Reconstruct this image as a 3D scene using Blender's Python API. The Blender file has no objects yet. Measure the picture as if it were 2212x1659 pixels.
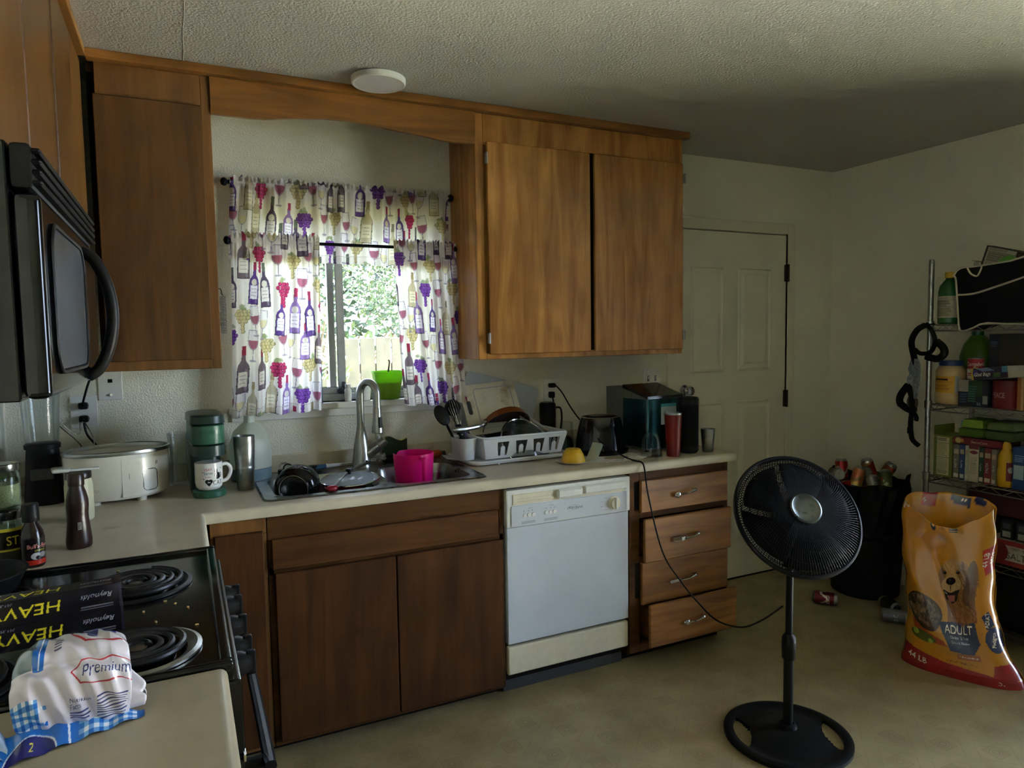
import bpy, bmesh, math, random
import numpy as np
from mathutils import Vector, Matrix
random.seed(7); np.random.seed(7)
PI = math.pi
S = bpy.context.scene
COL = S.collection
def lin(c):
    if isinstance(c, str):
        c = tuple(int(c[i:i+2], 16) for i in (0, 2, 4))
    c = [x/255.0 for x in c[:3]]
    return tuple(x/12.92 if x <= .04045 else ((x+.055)/1.055)**2.4 for x in c)

# ---------------------------------------------------------------- camera
cam_d = bpy.data.cameras.new('camera'); cam = bpy.data.objects.new('camera', cam_d); COL.objects.link(cam)
cam_d.sensor_fit = 'HORIZONTAL'; cam_d.sensor_width = 36; cam_d.lens = 1493.95/2212*36
cam_d.clip_start = .05
_yaw, _pit, _rol = -.445877, -.070739, -.015834
_f = Vector((-math.sin(_yaw)*math.cos(_pit), math.cos(_yaw)*math.cos(_pit), math.sin(_pit)))
_r = Vector((math.cos(_yaw), math.sin(_yaw), 0)); _u = _r.cross(_f)
_r2 = _r*math.cos(_rol)+_u*math.sin(_rol); _u2 = -_r*math.sin(_rol)+_u*math.cos(_rol)
cam.matrix_world = Matrix(((_r2.x, _u2.x, -_f.x, .5947), (_r2.y, _u2.y, -_f.y, -3.0971), (_r2.z, _u2.z, -_f.z, 1.4831), (0, 0, 0, 1)))
S.camera = cam

# ---------------------------------------------------------------- sky, sun, exposure
W = bpy.data.worlds.new('sky'); S.world = W; W.use_nodes = True
_bg = W.node_tree.nodes['Background']
_bg.inputs[0].default_value = (.72, .89, 1.16, 1); _bg.inputs[1].default_value = 7.0
sun_d = bpy.data.lights.new('sun', 'SUN'); sun = bpy.data.objects.new('sun', sun_d); COL.objects.link(sun)
sun_d.energy = 125; sun_d.angle = .02; sun_d.color = (1, .97, .92)
sun.rotation_euler = Vector((-.62, .0, -1.0)).to_track_quat('-Z', 'Y').to_euler()   # high sun on the patio side
S.view_settings.view_transform = 'Standard'; S.view_settings.look = 'None'
S.view_settings.gamma = 1; S.view_settings.exposure = 1.55; S.view_settings.use_curve_mapping = False
S.cycles.use_denoising = True
S.cycles.max_bounces = 12; S.cycles.diffuse_bounces = 8; S.cycles.transparent_max_bounces = 24; S.cycles.transmission_bounces = 10
S.cycles.sample_clamp_indirect = 8; S.cycles.caustics_reflective = False; S.cycles.caustics_refractive = False
def portal(name, loc, rot, sx, sy):
    a = bpy.data.lights.new(name, 'AREA'); a.shape = 'RECTANGLE'; a.size = sx; a.size_y = sy
    a.cycles.is_portal = True
    o = bpy.data.objects.new(name, a); COL.objects.link(o); o.location = loc; o.rotation_euler = rot
portal('window_portal', (1.24, .125, 1.615), (PI/2, 0, PI), .88, .83)            # sky sampling guides, they give no light
portal('patio_portal', (4.46, -2.62, 1.22), (PI/2, 0, PI/2), 1.52, 2.42)

# ---------------------------------------------------------------- mesh helpers
class MB:
    def __init__(s): s.v = []; s.f = []; s.rb = False
    def add(s, vs, fs):
        o = len(s.v); s.v += [tuple(p) for p in vs]; s.f += [tuple(i+o for i in f) for f in fs]; return s
    def box(s, a, b):
        x0, y0, z0 = a; x1, y1, z1 = b
        return s.add([(x0,y0,z0),(x1,y0,z0),(x1,y1,z0),(x0,y1,z0),(x0,y0,z1),(x1,y0,z1),(x1,y1,z1),(x0,y1,z1)],
                     [(0,3,2,1),(4,5,6,7),(0,1,5,4),(1,2,6,5),(2,3,7,6),(3,0,4,7)])
    def rbox(s, a, b, r=.004, seg=2, taper=None):
        s.rb = True; bm = bmesh.new(); bmesh.ops.create_cube(bm, size=1)
        for v in bm.verts:
            t = (v.co.z+.5)
            x = a[0]+(v.co.x+.5)*(b[0]-a[0]); y = a[1]+(v.co.y+.5)*(b[1]-a[1]); z = a[2]+t*(b[2]-a[2])
            if taper:
                k = 1+(taper-1)*t; cx = (a[0]+b[0])/2; cy = (a[1]+b[1])/2
                x = cx+(x-cx)*k; y = cy+(y-cy)*k
            v.co = (x, y, z)
        r = min(r, .49*min(b[i]-a[i] for i in range(3)))
        bmesh.ops.bevel(bm, geom=bm.edges[:], offset=r, segments=seg, affect='EDGES', profile=.5)
        bm.verts.index_update()
        s.add([v.co[:] for v in bm.verts], [[v.index for v in f.verts] for f in bm.faces]); bm.free(); return s
    def cyl(s, p, q, r0, r1=None, n=20, cap=True):
        r1 = r0 if r1 is None else r1; p = Vector(p); q = Vector(q); d = (q-p).normalized()
        a = d.orthogonal().normalized(); b = d.cross(a); vs = []
        for c, r in ((p, r0), (q, r1)):
            vs += [c+(a*math.cos(2*PI*i/n)+b*math.sin(2*PI*i/n))*r for i in range(n)]
        fs = [(i, (i+1) % n, n+(i+1) % n, n+i) for i in range(n)]
        if cap: fs += [tuple(range(n))[::-1], tuple(range(n, 2*n))]
        return s.add(vs, fs)
    def tube(s, path, r, n=8, closed=False, cap=True):
        P = [Vector(p) for p in path]; m = len(P); R = r if isinstance(r, (list, tuple)) else [r]*m
        T = []
        for i in range(m):
            if closed: t = P[(i+1) % m]-P[i-1]
            else: t = P[min(i+1, m-1)]-P[max(i-1, 0)]
            T.append(t.normalized())
        a = T[0].orthogonal().normalized(); vs = []
        for i in range(m):
            a = (a-T[i]*a.dot(T[i]))
            a = a.normalized() if a.length > 1e-6 else T[i].orthogonal().normalized()
            b = T[i].cross(a)
            vs += [P[i]+(a*math.cos(2*PI*k/n)+b*math.sin(2*PI*k/n))*R[i] for k in range(n)]
        fs = []
        for i in range(m if closed else m-1):
            j = (i+1) % m
            fs += [(i*n+k, i*n+(k+1) % n, j*n+(k+1) % n, j*n+k) for k in range(n)]
        if cap and not closed: fs += [tuple(range(n))[::-1], tuple(range((m-1)*n, m*n))]
        return s.add(vs, fs)
    def lathe(s, prof, n=32, c=(0, 0, 0), sx=1, sy=1, sq=0, cap=True):
        # sq>0 gives a rounded-square section
        vs = []; k = len(prof)
        for r, z in prof:
            for i in range(n):
                t = 2*PI*i/n; x, y = math.cos(t), math.sin(t)
                if sq:
                    m = (abs(x)**sq+abs(y)**sq)**(1/sq); x /= m; y /= m
                vs.append((c[0]+r*x*sx, c[1]+r*y*sy, c[2]+z))
        fs = [(j*n+i, j*n+(i+1) % n, (j+1)*n+(i+1) % n, (j+1)*n+i) for j in range(k-1) for i in range(n)]
        if cap:
            zz = [p[1] for p in prof]
            if prof[0][0] > 1e-5 and prof[0][1] <= min(zz)+1e-6: fs.append(tuple(range(n))[::-1])
            if prof[-1][0] > 1e-5 and prof[-1][1] >= max(zz)-1e-6: fs.append(tuple(range((k-1)*n, k*n)))
        return s.add(vs, fs)
    def prism(s, poly, z0, z1, M=None):
        n = len(poly); vs = [(x, y, z0) for x, y in poly]+[(x, y, z1) for x, y in poly]
        if M is not None: vs = [tuple(M @ Vector(v)) for v in vs]
        return s.add(vs, [tuple(range(n))[::-1], tuple(range(n, 2*n))]+[(i, (i+1) % n, n+(i+1) % n, n+i) for i in range(n)])
    def grid(s, fn, nu, nv, cu=False):
        vs = [fn(u/(nu if cu else nu-1), v/(nv-1)) for v in range(nv) for u in range(nu)]
        w = nu if cu else nu-1
        return s.add(vs, [(v*nu+u, v*nu+(u+1) % nu, (v+1)*nu+(u+1) % nu, (v+1)*nu+u) for v in range(nv-1) for u in range(w)])
    def ell(s, c, rx, ry=None, rz=None, n=20, m=12):
        ry = rx if ry is None else ry; rz = rx if rz is None else rz
        pr = [(max(1e-6, math.sin(PI*j/m)), -math.cos(PI*j/m)) for j in range(m+1)]
        vs = [(c[0]+r*math.cos(2*PI*i/n)*rx, c[1]+r*math.sin(2*PI*i/n)*ry, c[2]+z*rz) for r, z in pr for i in range(n)]
        return s.add(vs, [(j*n+i, j*n+(i+1) % n, (j+1)*n+(i+1) % n, (j+1)*n+i) for j in range(m) for i in range(n)])
    def xf(s, M, start=0):
        for i in range(start, len(s.v)): s.v[i] = tuple(M @ Vector(s.v[i]))
        return s
    def build(s, name, mat, parent=None, smooth=35, merge=0, solid=0, sub=0):
        me = bpy.data.meshes.new(name); me.from_pydata(s.v, [], s.f)
        bm = bmesh.new(); bm.from_mesh(me)
        bmesh.ops.remove_doubles(bm, verts=bm.verts[:], dist=merge or 1e-6)
        bmesh.ops.recalc_face_normals(bm, faces=bm.faces[:]); bm.to_mesh(me); bm.free()
        o = finish(me, name, mat, parent, smooth, solid, sub)
        if s.rb and smooth: md = o.modifiers.new('wn', 'WEIGHTED_NORMAL'); md.keep_sharp = True; md.weight = 100
        return o
def finish(me, name, mat, parent=None, smooth=35, solid=0, sub=0):
    me.materials.append(MAT[mat] if isinstance(mat, str) else mat)
    if smooth:
        me.polygons.foreach_set('use_smooth', [True]*len(me.polygons))
        me.set_sharp_from_angle(angle=math.radians(smooth))
    o = bpy.data.objects.new(name, me); COL.objects.link(o)
    if parent is not None: o.parent = parent
    if solid:
        m = o.modifiers.new('thick', 'SOLIDIFY'); m.thickness = solid; m.offset = 0
    if sub:
        m = o.modifiers.new('sub', 'SUBSURF'); m.levels = m.render_levels = sub
    return o
def tag(o, label, cat, group=None):
    o['label'] = label; o['category'] = cat
    if group: o['group'] = group
    return o
def thing(name, label, cat, loc=(0, 0, 0), rz=0, group=None, rot=None):
    o = bpy.data.objects.new(name, None); o.empty_display_size = .05; COL.objects.link(o)
    o.location = loc; o.rotation_euler = rot if rot else (0, 0, rz)
    return tag(o, label, cat, group)
def struct(o): o['kind'] = 'structure'; return o
def place(o, loc, rz=0, rot=None):
    o.location = loc; o.rotation_euler = rot if rot else (0, 0, rz); return o
def sroot(name, loc=(0, 0, 0)):
    o = bpy.data.objects.new(name, None); o.empty_display_size = .05; COL.objects.link(o); o.location = loc; o['kind'] = 'structure'; return o
def copy_thing(root, label=None, loc=None, rot=None):
    c = root.copy(); COL.objects.link(c)
    if label: c['label'] = label
    if loc is not None: c.location = loc
    if rot is not None: c.rotation_euler = rot
    for ch in root.children:
        k = ch.copy(); COL.objects.link(k); k.parent = c
        for g in ch.children:
            h = g.copy(); COL.objects.link(h); h.parent = k
    return c
def arc(c, r, a0, a1, n, ax='xz'):
    out = []
    for i in range(n+1):
        t = math.radians(a0+(a1-a0)*i/n); p = list(c)
        p['xyz'.index(ax[0])] += r*math.cos(t); p['xyz'.index(ax[1])] += r*math.sin(t); out.append(tuple(p))
    return out
def smooth_path(pts, k=6):
    P = [Vector(p) for p in pts]; out = []
    for i in range(len(P)-1):
        a = P[max(i-1, 0)]; b = P[i]; c = P[i+1]; d = P[min(i+2, len(P)-1)]
        for j in range(k):
            t = j/k
            out.append(.5*((2*b)+(c-a)*t+(2*a-5*b+4*c-d)*t*t+(3*b-a-3*c+d)*t**3))
    return out+[P[-1]]
def rrect(w, h, r, n=5, cx=0, cy=0):
    out = []
    for sx, sy, a in ((1, 1, 0), (-1, 1, 90), (-1, -1, 180), (1, -1, 270)):
        for i in range(n+1):
            t = math.radians(a+90*i/n)
            out.append((cx+sx*(w/2-r)+r*math.cos(t), cy+sy*(h/2-r)+r*math.sin(t)))
    return out

# ---------------------------------------------------------------- materials (all node-based)
MAT = {}
def node(nt, t, **kw):
    n = nt.nodes.new(t)
    for k, v in kw.items():
        if k.startswith('i_'): n.inputs[int(k[2:])].default_value = v
        else: setattr(n, k, v)
    return n
def base(name):
    m = bpy.data.materials.new(name); m.use_nodes = True; MAT[name] = m
    return m, m.node_tree, m.node_tree.nodes['Principled BSDF']
def mat(name, col, rough=.5, metal=0, var=.12, vs=40, bump=0, bs=200, trans=0, ior=1.45, coat=0, spec=.5, emit=None, rvar=.1):
    m, nt, p = base(name); L = nt.links; c = lin(col)
    p.inputs['Metallic'].default_value = metal; p.inputs['IOR'].default_value = ior
    p.inputs['Transmission Weight'].default_value = trans; p.inputs['Coat Weight'].default_value = coat
    if max(c) < .02 and rough > .3: spec *= .35
    p.inputs['Specular IOR Level'].default_value = spec
    tc = node(nt, 'ShaderNodeTexCoord')
    nz = node(nt, 'ShaderNodeTexNoise'); nz.inputs['Scale'].default_value = vs; nz.inputs['Detail'].default_value = 4
    L.new(tc.outputs['Object'], nz.inputs['Vector'])
    mr = node(nt, 'ShaderNodeMapRange'); mr.inputs[1].default_value = .3; mr.inputs[2].default_value = .7
    mr.inputs[3].default_value = 1-var; mr.inputs[4].default_value = 1+var*.5; L.new(nz.outputs[0], mr.inputs[0])
    mx = node(nt, 'ShaderNodeMix', data_type='RGBA', blend_type='MULTIPLY'); mx.inputs[0].default_value = 1
    mx.inputs[6].default_value = (*c, 1); L.new(mr.outputs[0], mx.inputs[7]); L.new(mx.outputs[2], p.inputs['Base Color'])
    m2 = node(nt, 'ShaderNodeMapRange'); m2.inputs[3].default_value = max(.02, rough-rvar*rough); m2.inputs[4].default_value = min(1, rough+rvar*rough)
    L.new(nz.outputs[0], m2.inputs[0]); L.new(m2.outputs[0], p.inputs['Roughness'])
    if bump:
        b = node(nt, 'ShaderNodeBump'); b.inputs['Distance'].default_value = bump; b.inputs['Strength'].default_value = 1
        n2 = node(nt, 'ShaderNodeTexNoise'); n2.inputs['Scale'].default_value = bs; n2.inputs['Detail'].default_value = 3
        L.new(tc.outputs['Object'], n2.inputs['Vector']); L.new(n2.outputs[0], b.inputs['Height']); L.new(b.outputs[0], p.inputs['Normal'])
    if emit: p.inputs['Emission Color'].default_value = (*lin(emit[0]), 1); p.inputs['Emission Strength'].default_value = emit[1]
    return m
def wood(name, c1, c2, axis='z', rough=.35, spec=.4):
    m, nt, p = base(name); L = nt.links; p.inputs['Specular IOR Level'].default_value = spec
    tc = node(nt, 'ShaderNodeTexCoord'); oi = node(nt, 'ShaderNodeObjectInfo')
    ad = node(nt, 'ShaderNodeVectorMath', operation='ADD'); sc = node(nt, 'ShaderNodeVectorMath', operation='SCALE'); sc.inputs[0].default_value = (9, 5, 7)
    L.new(oi.outputs['Random'], sc.inputs[3]); L.new(tc.outputs['Object'], ad.inputs[0]); L.new(sc.outputs[0], ad.inputs[1])
    mp = node(nt, 'ShaderNodeMapping'); mp.inputs['Scale'].default_value = {'z': (16, 16, 1.6), 'x': (1.6, 16, 16), 'y': (16, 1.6, 16)}[axis]
    L.new(ad.outputs[0], mp.inputs[0])
    n1 = node(nt, 'ShaderNodeTexNoise'); n1.inputs['Scale'].default_value = 1; n1.inputs['Detail'].default_value = 6; n1.inputs['Distortion'].default_value = .9
    L.new(mp.outputs[0], n1.inputs['Vector'])
    mp2 = node(nt, 'ShaderNodeMapping'); mp2.inputs['Scale'].default_value = {'z': (300, 300, 9), 'x': (9, 300, 300), 'y': (300, 9, 300)}[axis]
    L.new(ad.outputs[0], mp2.inputs[0])
    n2 = node(nt, 'ShaderNodeTexNoise'); n2.inputs['Scale'].default_value = 1; n2.inputs['Detail'].default_value = 2; L.new(mp2.outputs[0], n2.inputs['Vector'])
    n3 = node(nt, 'ShaderNodeTexNoise'); n3.inputs['Scale'].default_value = 4; n3.inputs['Detail'].default_value = 3; L.new(ad.outputs[0], n3.inputs['Vector'])
    rp = node(nt, 'ShaderNodeValToRGB'); e = rp.color_ramp.elements
    e[0].position = .3; e[0].color = (*lin(c1), 1); e[1].position = .72; e[1].color = (*lin(c2), 1)
    L.new(n1.outputs[0], rp.inputs[0])
    def mul(src, fac_sock, lo, hi, a=.3, b=.7):
        mr = node(nt, 'ShaderNodeMapRange'); mr.inputs[1].default_value = a; mr.inputs[2].default_value = b; mr.inputs[3].default_value = lo; mr.inputs[4].default_value = hi
        L.new(fac_sock, mr.inputs[0]); mx = node(nt, 'ShaderNodeMix', data_type='RGBA', blend_type='MULTIPLY'); mx.inputs[0].default_value = 1
        L.new(src, mx.inputs[6]); L.new(mr.outputs[0], mx.inputs[7]); return mx.outputs[2]
    c = mul(rp.outputs[0], n2.outputs[0], .86, 1.06); c = mul(c, n3.outputs[0], .78, 1.12)
    L.new(c, p.inputs['Base Color'])
    m2 = node(nt, 'ShaderNodeMapRange'); m2.inputs[3].default_value = rough*.96; m2.inputs[4].default_value = rough*1.06; L.new(n3.outputs[0], m2.inputs[0]); L.new(m2.outputs[0], p.inputs['Roughness'])
    b = node(nt, 'ShaderNodeBump'); b.inputs['Distance'].default_value = .0004; b.inputs['Strength'].default_value = .5; L.new(n2.outputs[0], b.inputs['Height']); L.new(b.outputs[0], p.inputs['Normal'])
    return m
def glass_thin(name, tint=(1, 1, 1), rough=.02, refl=1.0, fog=0):
    # thin sheet: clear with a fresnel reflection
    m, nt, p = base(name); L = nt.links; nt.nodes.remove(p)
    out = nt.nodes['Material Output']; t = node(nt, 'ShaderNodeBsdfTransparent'); t.inputs[0].default_value = (*tint, 1)
    g = node(nt, 'ShaderNodeBsdfGlossy'); g.inputs['Roughness'].default_value = rough
    lw = node(nt, 'ShaderNodeFresnel'); lw.inputs[0].default_value = 1.5
    ml = node(nt, 'ShaderNodeMath', operation='MULTIPLY'); ml.inputs[1].default_value = refl; L.new(lw.outputs[0], ml.inputs[0])
    nz = node(nt, 'ShaderNodeTexNoise'); nz.inputs['Scale'].default_value = 60
    ml2 = node(nt, 'ShaderNodeMath', operation='MULTIPLY_ADD'); ml2.inputs[1].default_value = .06; ml2.inputs[2].default_value = rough; L.new(nz.outputs[0], ml2.inputs[0]); L.new(ml2.outputs[0], g.inputs['Roughness'])
    mx = node(nt, 'ShaderNodeMixShader'); L.new(ml.outputs[0], mx.inputs[0]); L.new(t.outputs[0], mx.inputs[1]); L.new(g.outputs[0], mx.inputs[2]); L.new(mx.outputs[0], out.inputs[0])
    if fog:
        d = node(nt, 'ShaderNodeBsdfDiffuse'); d.inputs[0].default_value = (.55, .62, .70, 1); m2 = node(nt, 'ShaderNodeMixShader'); mr = node(nt, 'ShaderNodeMapRange'); mr.inputs[3].default_value = fog*.6; mr.inputs[4].default_value = fog*1.4
        L.new(nz.outputs[0], mr.inputs[0]); L.new(mr.outputs[0], m2.inputs[0]); L.new(mx.outputs[0], m2.inputs[1]); L.new(d.outputs[0], m2.inputs[2]); L.new(m2.outputs[0], out.inputs[0])
    return m
def print_mat(name, rough=.5, metal=0, coat=0, translucent=0):
    m, nt, p = base(name); L = nt.links
    a = node(nt, 'ShaderNodeAttribute', attribute_name='print')
    nz = node(nt, 'ShaderNodeTexNoise'); nz.inputs['Scale'].default_value = 70
    tc = node(nt, 'ShaderNodeTexCoord'); L.new(tc.outputs['Object'], nz.inputs['Vector'])
    mr = node(nt, 'ShaderNodeMapRange'); mr.inputs[3].default_value = .93; mr.inputs[4].default_value = 1.05; L.new(nz.outputs[0], mr.inputs[0])
    mx = node(nt, 'ShaderNodeMix', data_type='RGBA', blend_type='MULTIPLY'); mx.inputs[0].default_value = 1
    L.new(a.outputs['Color'], mx.inputs[6]); L.new(mr.outputs[0], mx.inputs[7])
    L.new(mx.outputs[2], p.inputs['Base Color']); p.inputs['Roughness'].default_value = rough; p.inputs['Metallic'].default_value = metal; p.inputs['Coat Weight'].default_value = coat
    if translucent:
        t = node(nt, 'ShaderNodeBsdfTranslucent'); L.new(mx.outputs[2], t.inputs[0])
        ms = node(nt, 'ShaderNodeMixShader'); ms.inputs[0].default_value = translucent
        L.new(p.outputs[0], ms.inputs[1]); L.new(t.outputs[0], ms.inputs[2]); L.new(ms.outputs[0], nt.nodes['Material Output'].inputs[0])
    return m

# ---------------------------------------------------------------- printed surfaces: shapes and letters drawn into a colour attribute
_glyph = {}
def text_tris(body):
    if body in _glyph: return _glyph[body]
    c = bpy.data.curves.new('t', 'FONT'); c.body = body; c.resolution_u = 3
    o = bpy.data.objects.new('t', c); COL.objects.link(o)
    dg = bpy.context.evaluated_depsgraph_get(); ev = o.evaluated_get(dg); me = ev.to_mesh(); me.calc_loop_triangles()
    V = np.array([v.co[:2] for v in me.vertices]) if len(me.vertices) else np.zeros((0, 2))
    T = [tuple(t.vertices) for t in me.loop_triangles]
    ev.to_mesh_clear(); bpy.data.objects.remove(o); bpy.data.curves.remove(c)
    _glyph[body] = (V, T); return V, T
class Canvas:
    def __init__(s, w, h, res, bg):
        s.w, s.h, s.res = w, h, res; s.nx = max(2, int(w*res)+1); s.ny = max(2, int(h*res)+1)
        s.a = np.ones((s.ny, s.nx, 3))*np.array(lin(bg))
        s.X, s.Y = np.meshgrid(np.linspace(0, w, s.nx), np.linspace(0, h, s.ny))
    def _win(s, x0, y0, x1, y1):
        i0 = max(0, int(x0/s.w*(s.nx-1))-1); i1 = min(s.nx, int(x1/s.w*(s.nx-1))+3); j0 = max(0, int(y0/s.h*(s.ny-1))-1); j1 = min(s.ny, int(y1/s.h*(s.ny-1))+3)
        return slice(j0, max(j0, j1)), slice(i0, max(i0, i1))
    def _put(s, w, m, col, al):
        c = np.array(lin(col)); k = m[..., None]*al; s.a[w] = s.a[w]*(1-k)+c*k
    def poly(s, pts, col, al=1):
        P = np.array(pts, float); w = s._win(P[:, 0].min(), P[:, 1].min(), P[:, 0].max(), P[:, 1].max()); x = s.X[w]; y = s.Y[w]
        if x.size == 0: return s
        ins = np.zeros(x.shape, bool); n = len(P)
        for i in range(n):
            x0, y0 = P[i]; x1, y1 = P[(i+1) % n]
            if y0 == y1: continue
            ins ^= ((y0 > y) != (y1 > y)) & (x < (x1-x0)*(y-y0)/(y1-y0)+x0)
        s._put(w, ins.astype(float), col, al); return s
    def rect(s, x0, y0, x1, y1, col, al=1):
        w = s._win(x0, y0, x1, y1); x = s.X[w]; y = s.Y[w]
        if x.size: s._put(w, ((x >= x0) & (x <= x1) & (y >= y0) & (y <= y1)).astype(float), col, al)
        return s
    def ell(s, cx, cy, rx, ry, col, al=1, rot=0, ring=0):
        R = max(rx, ry); w = s._win(cx-R, cy-R, cx+R, cy+R); x = s.X[w]-cx; y = s.Y[w]-cy
        if x.size == 0: return s
        c, q = math.cos(rot), math.sin(rot); d = ((x*c+y*q)/rx)**2+((-x*q+y*c)/ry)**2
        m = d <= 1
        if ring: m &= d >= (1-ring)**2
        s._put(w, m.astype(float), col, al); return s
    def line(s, pts, wd, col, al=1):
        for (x0, y0), (x1, y1) in zip(pts[:-1], pts[1:]):
            w = s._win(min(x0, x1)-wd, min(y0, y1)-wd, max(x0, x1)+wd, max(y0, y1)+wd); x = s.X[w]; y = s.Y[w]
            if x.size == 0: continue
            L2 = (x1-x0)**2+(y1-y0)**2+1e-12; t = np.clip(((x-x0)*(x1-x0)+(y-y0)*(y1-y0))/L2, 0, 1)
            s._put(w, (np.hypot(x-x0-t*(x1-x0), y-y0-t*(y1-y0)) <= wd/2).astype(float), col, al)
        return s
    def text(s, body, x, y, size, col, rot=0, sx=1, shear=0, align='c', al=1, flip=False):
        V, T = text_tris(body)
        if len(V) == 0: return s
        V = V.copy(); wid = V[:, 0].max()
        if align == 'c': V[:, 0] -= wid/2
        elif align == 'r': V[:, 0] -= wid
        V[:, 0] += V[:, 1]*shear; V[:, 0] *= sx*size; V[:, 1] *= size
        c, q = math.cos(rot), math.sin(rot); P = np.stack([V[:, 0]*c-V[:, 1]*q+x, V[:, 0]*q+V[:, 1]*c+y], 1)
        for t in T:
            a, b, d = P[t[0]], P[t[1]], P[t[2]]
            w = s._win(min(a[0], b[0], d[0]), min(a[1], b[1], d[1]), max(a[0], b[0], d[0]), max(a[1], b[1], d[1])); X = s.X[w]; Y = s.Y[w]
            if X.size == 0: continue
            e1 = (b[0]-a[0])*(Y-a[1])-(b[1]-a[1])*(X-a[0]); e2 = (d[0]-b[0])*(Y-b[1])-(d[1]-b[1])*(X-b[0]); e3 = (a[0]-d[0])*(Y-d[1])-(a[1]-d[1])*(X-d[0])
            s._put(w, (((e1 >= 0) & (e2 >= 0) & (e3 >= 0)) | ((e1 <= 0) & (e2 <= 0) & (e3 <= 0))).astype(float), col, al)
        return s
    def lines(s, x0, y0, x1, y1, n, col, wd=None, seed=0, al=1):     # rows of small print
        rg = random.Random(seed); h = (y1-y0)/n; wd = wd or h*.45
        for i in range(n):
            y = y1-(i+.5)*h; s.line([(x0, y), (x0+(x1-x0)*rg.uniform(.7, 1), y)], wd, col, al)
        return s
    def flip(s): s.a = s.a[::-1, ::-1].copy(); return s
def print_obj(name, cv, fn, mt, parent=None, nx=None, ny=None, solid=0, smooth=60):
    # fn(U,V) (arrays 0..1) -> X,Y,Z arrays
    nx = nx or cv.nx; ny = ny or cv.ny
    U, V = np.meshgrid(np.linspace(0, 1, nx), np.linspace(0, 1, ny)); X, Y, Z = fn(U, V)
    co = np.stack([X+0*U, Y+0*U, Z+0*U], -1).reshape(-1, 3).astype(np.float32)
    i = np.arange((ny-1)*(nx-1)); r = i//(nx-1); c = i % (nx-1); a = r*nx+c
    q = np.stack([a, a+1, a+nx+1, a+nx], 1).astype(np.int32)
    me = bpy.data.meshes.new(name); me.vertices.add(len(co)); me.vertices.foreach_set('co', co.ravel())
    me.loops.add(q.size); me.loops.foreach_set('vertex_index', q.ravel())
    me.polygons.add(len(q)); me.polygons.foreach_set('loop_start', np.arange(0, q.size, 4, dtype=np.int32))
    me.update(calc_edges=True); me.validate()
    ii = np.clip(np.round(U*(cv.nx-1)).astype(int), 0, cv.nx-1); jj = np.clip(np.round(V*(cv.ny-1)).astype(int), 0, cv.ny-1)
    rgb = cv.a[jj, ii].reshape(-1, 3); rgba = np.concatenate([rgb, np.ones((len(rgb), 1))], 1).astype(np.float32)
    at = me.color_attributes.new('print', 'FLOAT_COLOR', 'POINT'); at.data.foreach_set('color', rgba.ravel())
    me.materials.append(MAT[mt]); me.polygons.foreach_set('use_smooth', [True]*len(me.polygons))
    o = bpy.data.objects.new(name, me); COL.objects.link(o)
    if parent is not None: o.parent = parent
    if solid: md = o.modifiers.new('thick', 'SOLIDIFY'); md.thickness = solid; md.offset = -1
    return o
def flat(o, ux, uy):      # rectangle patch: origin, edge vectors
    o, ux, uy = np.array(o, float), np.array(ux, float), np.array(uy, float)
    return lambda U, V: tuple(o[k]+U*ux[k]+V*uy[k] for k in range(3))
def around(R, z0, z1, a0, a1, sx=1, sy=1, R2=None):   # label on a round body, a0..a1 degrees read left to right
    R2 = R if R2 is None else R2
    def f(U, V):
        t = np.radians(a0+(a1-a0)*U); r = R+(R2-R)*V
        return r*np.cos(t)*sx, r*np.sin(t)*sy, z0+(z1-z0)*V
    return f
# ---------------------------------------------------------------- palette
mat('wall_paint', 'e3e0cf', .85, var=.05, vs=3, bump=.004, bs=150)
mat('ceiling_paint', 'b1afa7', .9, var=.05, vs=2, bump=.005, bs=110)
mat('trim_paint', 'd8d3c0', .5, var=.05, vs=8)
mat('sill_paint', 'e3e3dc', .4, var=.05, vs=9)
mat('vinyl_white', 'c9ccd0', .4, var=.08, vs=20)
mat('alu_frame', 'c2c6c8', .4, metal=.25, var=.1, vs=30)
mat('door_paint', 'dbd6c2', .45, var=.06, vs=5)
mat('seam_dark', '2a2620', .9)
wood('wood_v', '402912', '603f1e', 'z', .34); wood('wood_h', '63401a', '95642f', 'x', .3); wood('wood_y', '6a4620', '9c6c36', 'y', .3)
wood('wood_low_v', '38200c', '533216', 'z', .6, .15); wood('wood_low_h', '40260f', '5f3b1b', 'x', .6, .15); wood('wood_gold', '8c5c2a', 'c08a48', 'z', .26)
wood('wood_frame', '56391a', '7f572b', 'z', .4); wood('wood_frame_h', '3a230e', '573818', 'x', .5, .15)
wood('drawer_wood', '70451f', 'a3713a', 'x', .4)
mat('black_inside', '15100b', .9)
mat('laminate', 'c6bda6', .35, var=.10, vs=14, coat=.0)
mat('laminate_edge', 'cfc7b2', .3, var=.06, vs=20)
mat('steel_brushed', 'a8aaa6', .32, metal=1, var=.15, vs=60)
mat('steel_sink', '9ea29f', .28, metal=1, var=.18, vs=25)
mat('chrome', 'd0d0d0', .08, metal=1, var=.05)
mat('chrome_dull', 'a9a9a4', .3, metal=1, var=.2)
mat('bronze_hinge', '3a2c1c', .45, metal=.8)
mat('black_enamel', '0b0c0c', .12, var=.3, vs=30)
mat('black_gloss', '0a0b0c', .08, var=.2)
mat('black_plastic', '141414', .42, var=.2)
mat('black_matte', '101010', .8, var=.3)
mat('black_iron', '0e0e10', .6, var=.3, vs=80)
mat('coil_metal', '2c2b2d', .4, metal=.6, var=.25)
mat('white_appliance', 'c3cbd6', .3, var=.05, vs=6)
mat('white_plastic', 'dcdcd6', .4, var=.06)
mat('cream_plastic', 'd6cfb8', .4, var=.06)
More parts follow.
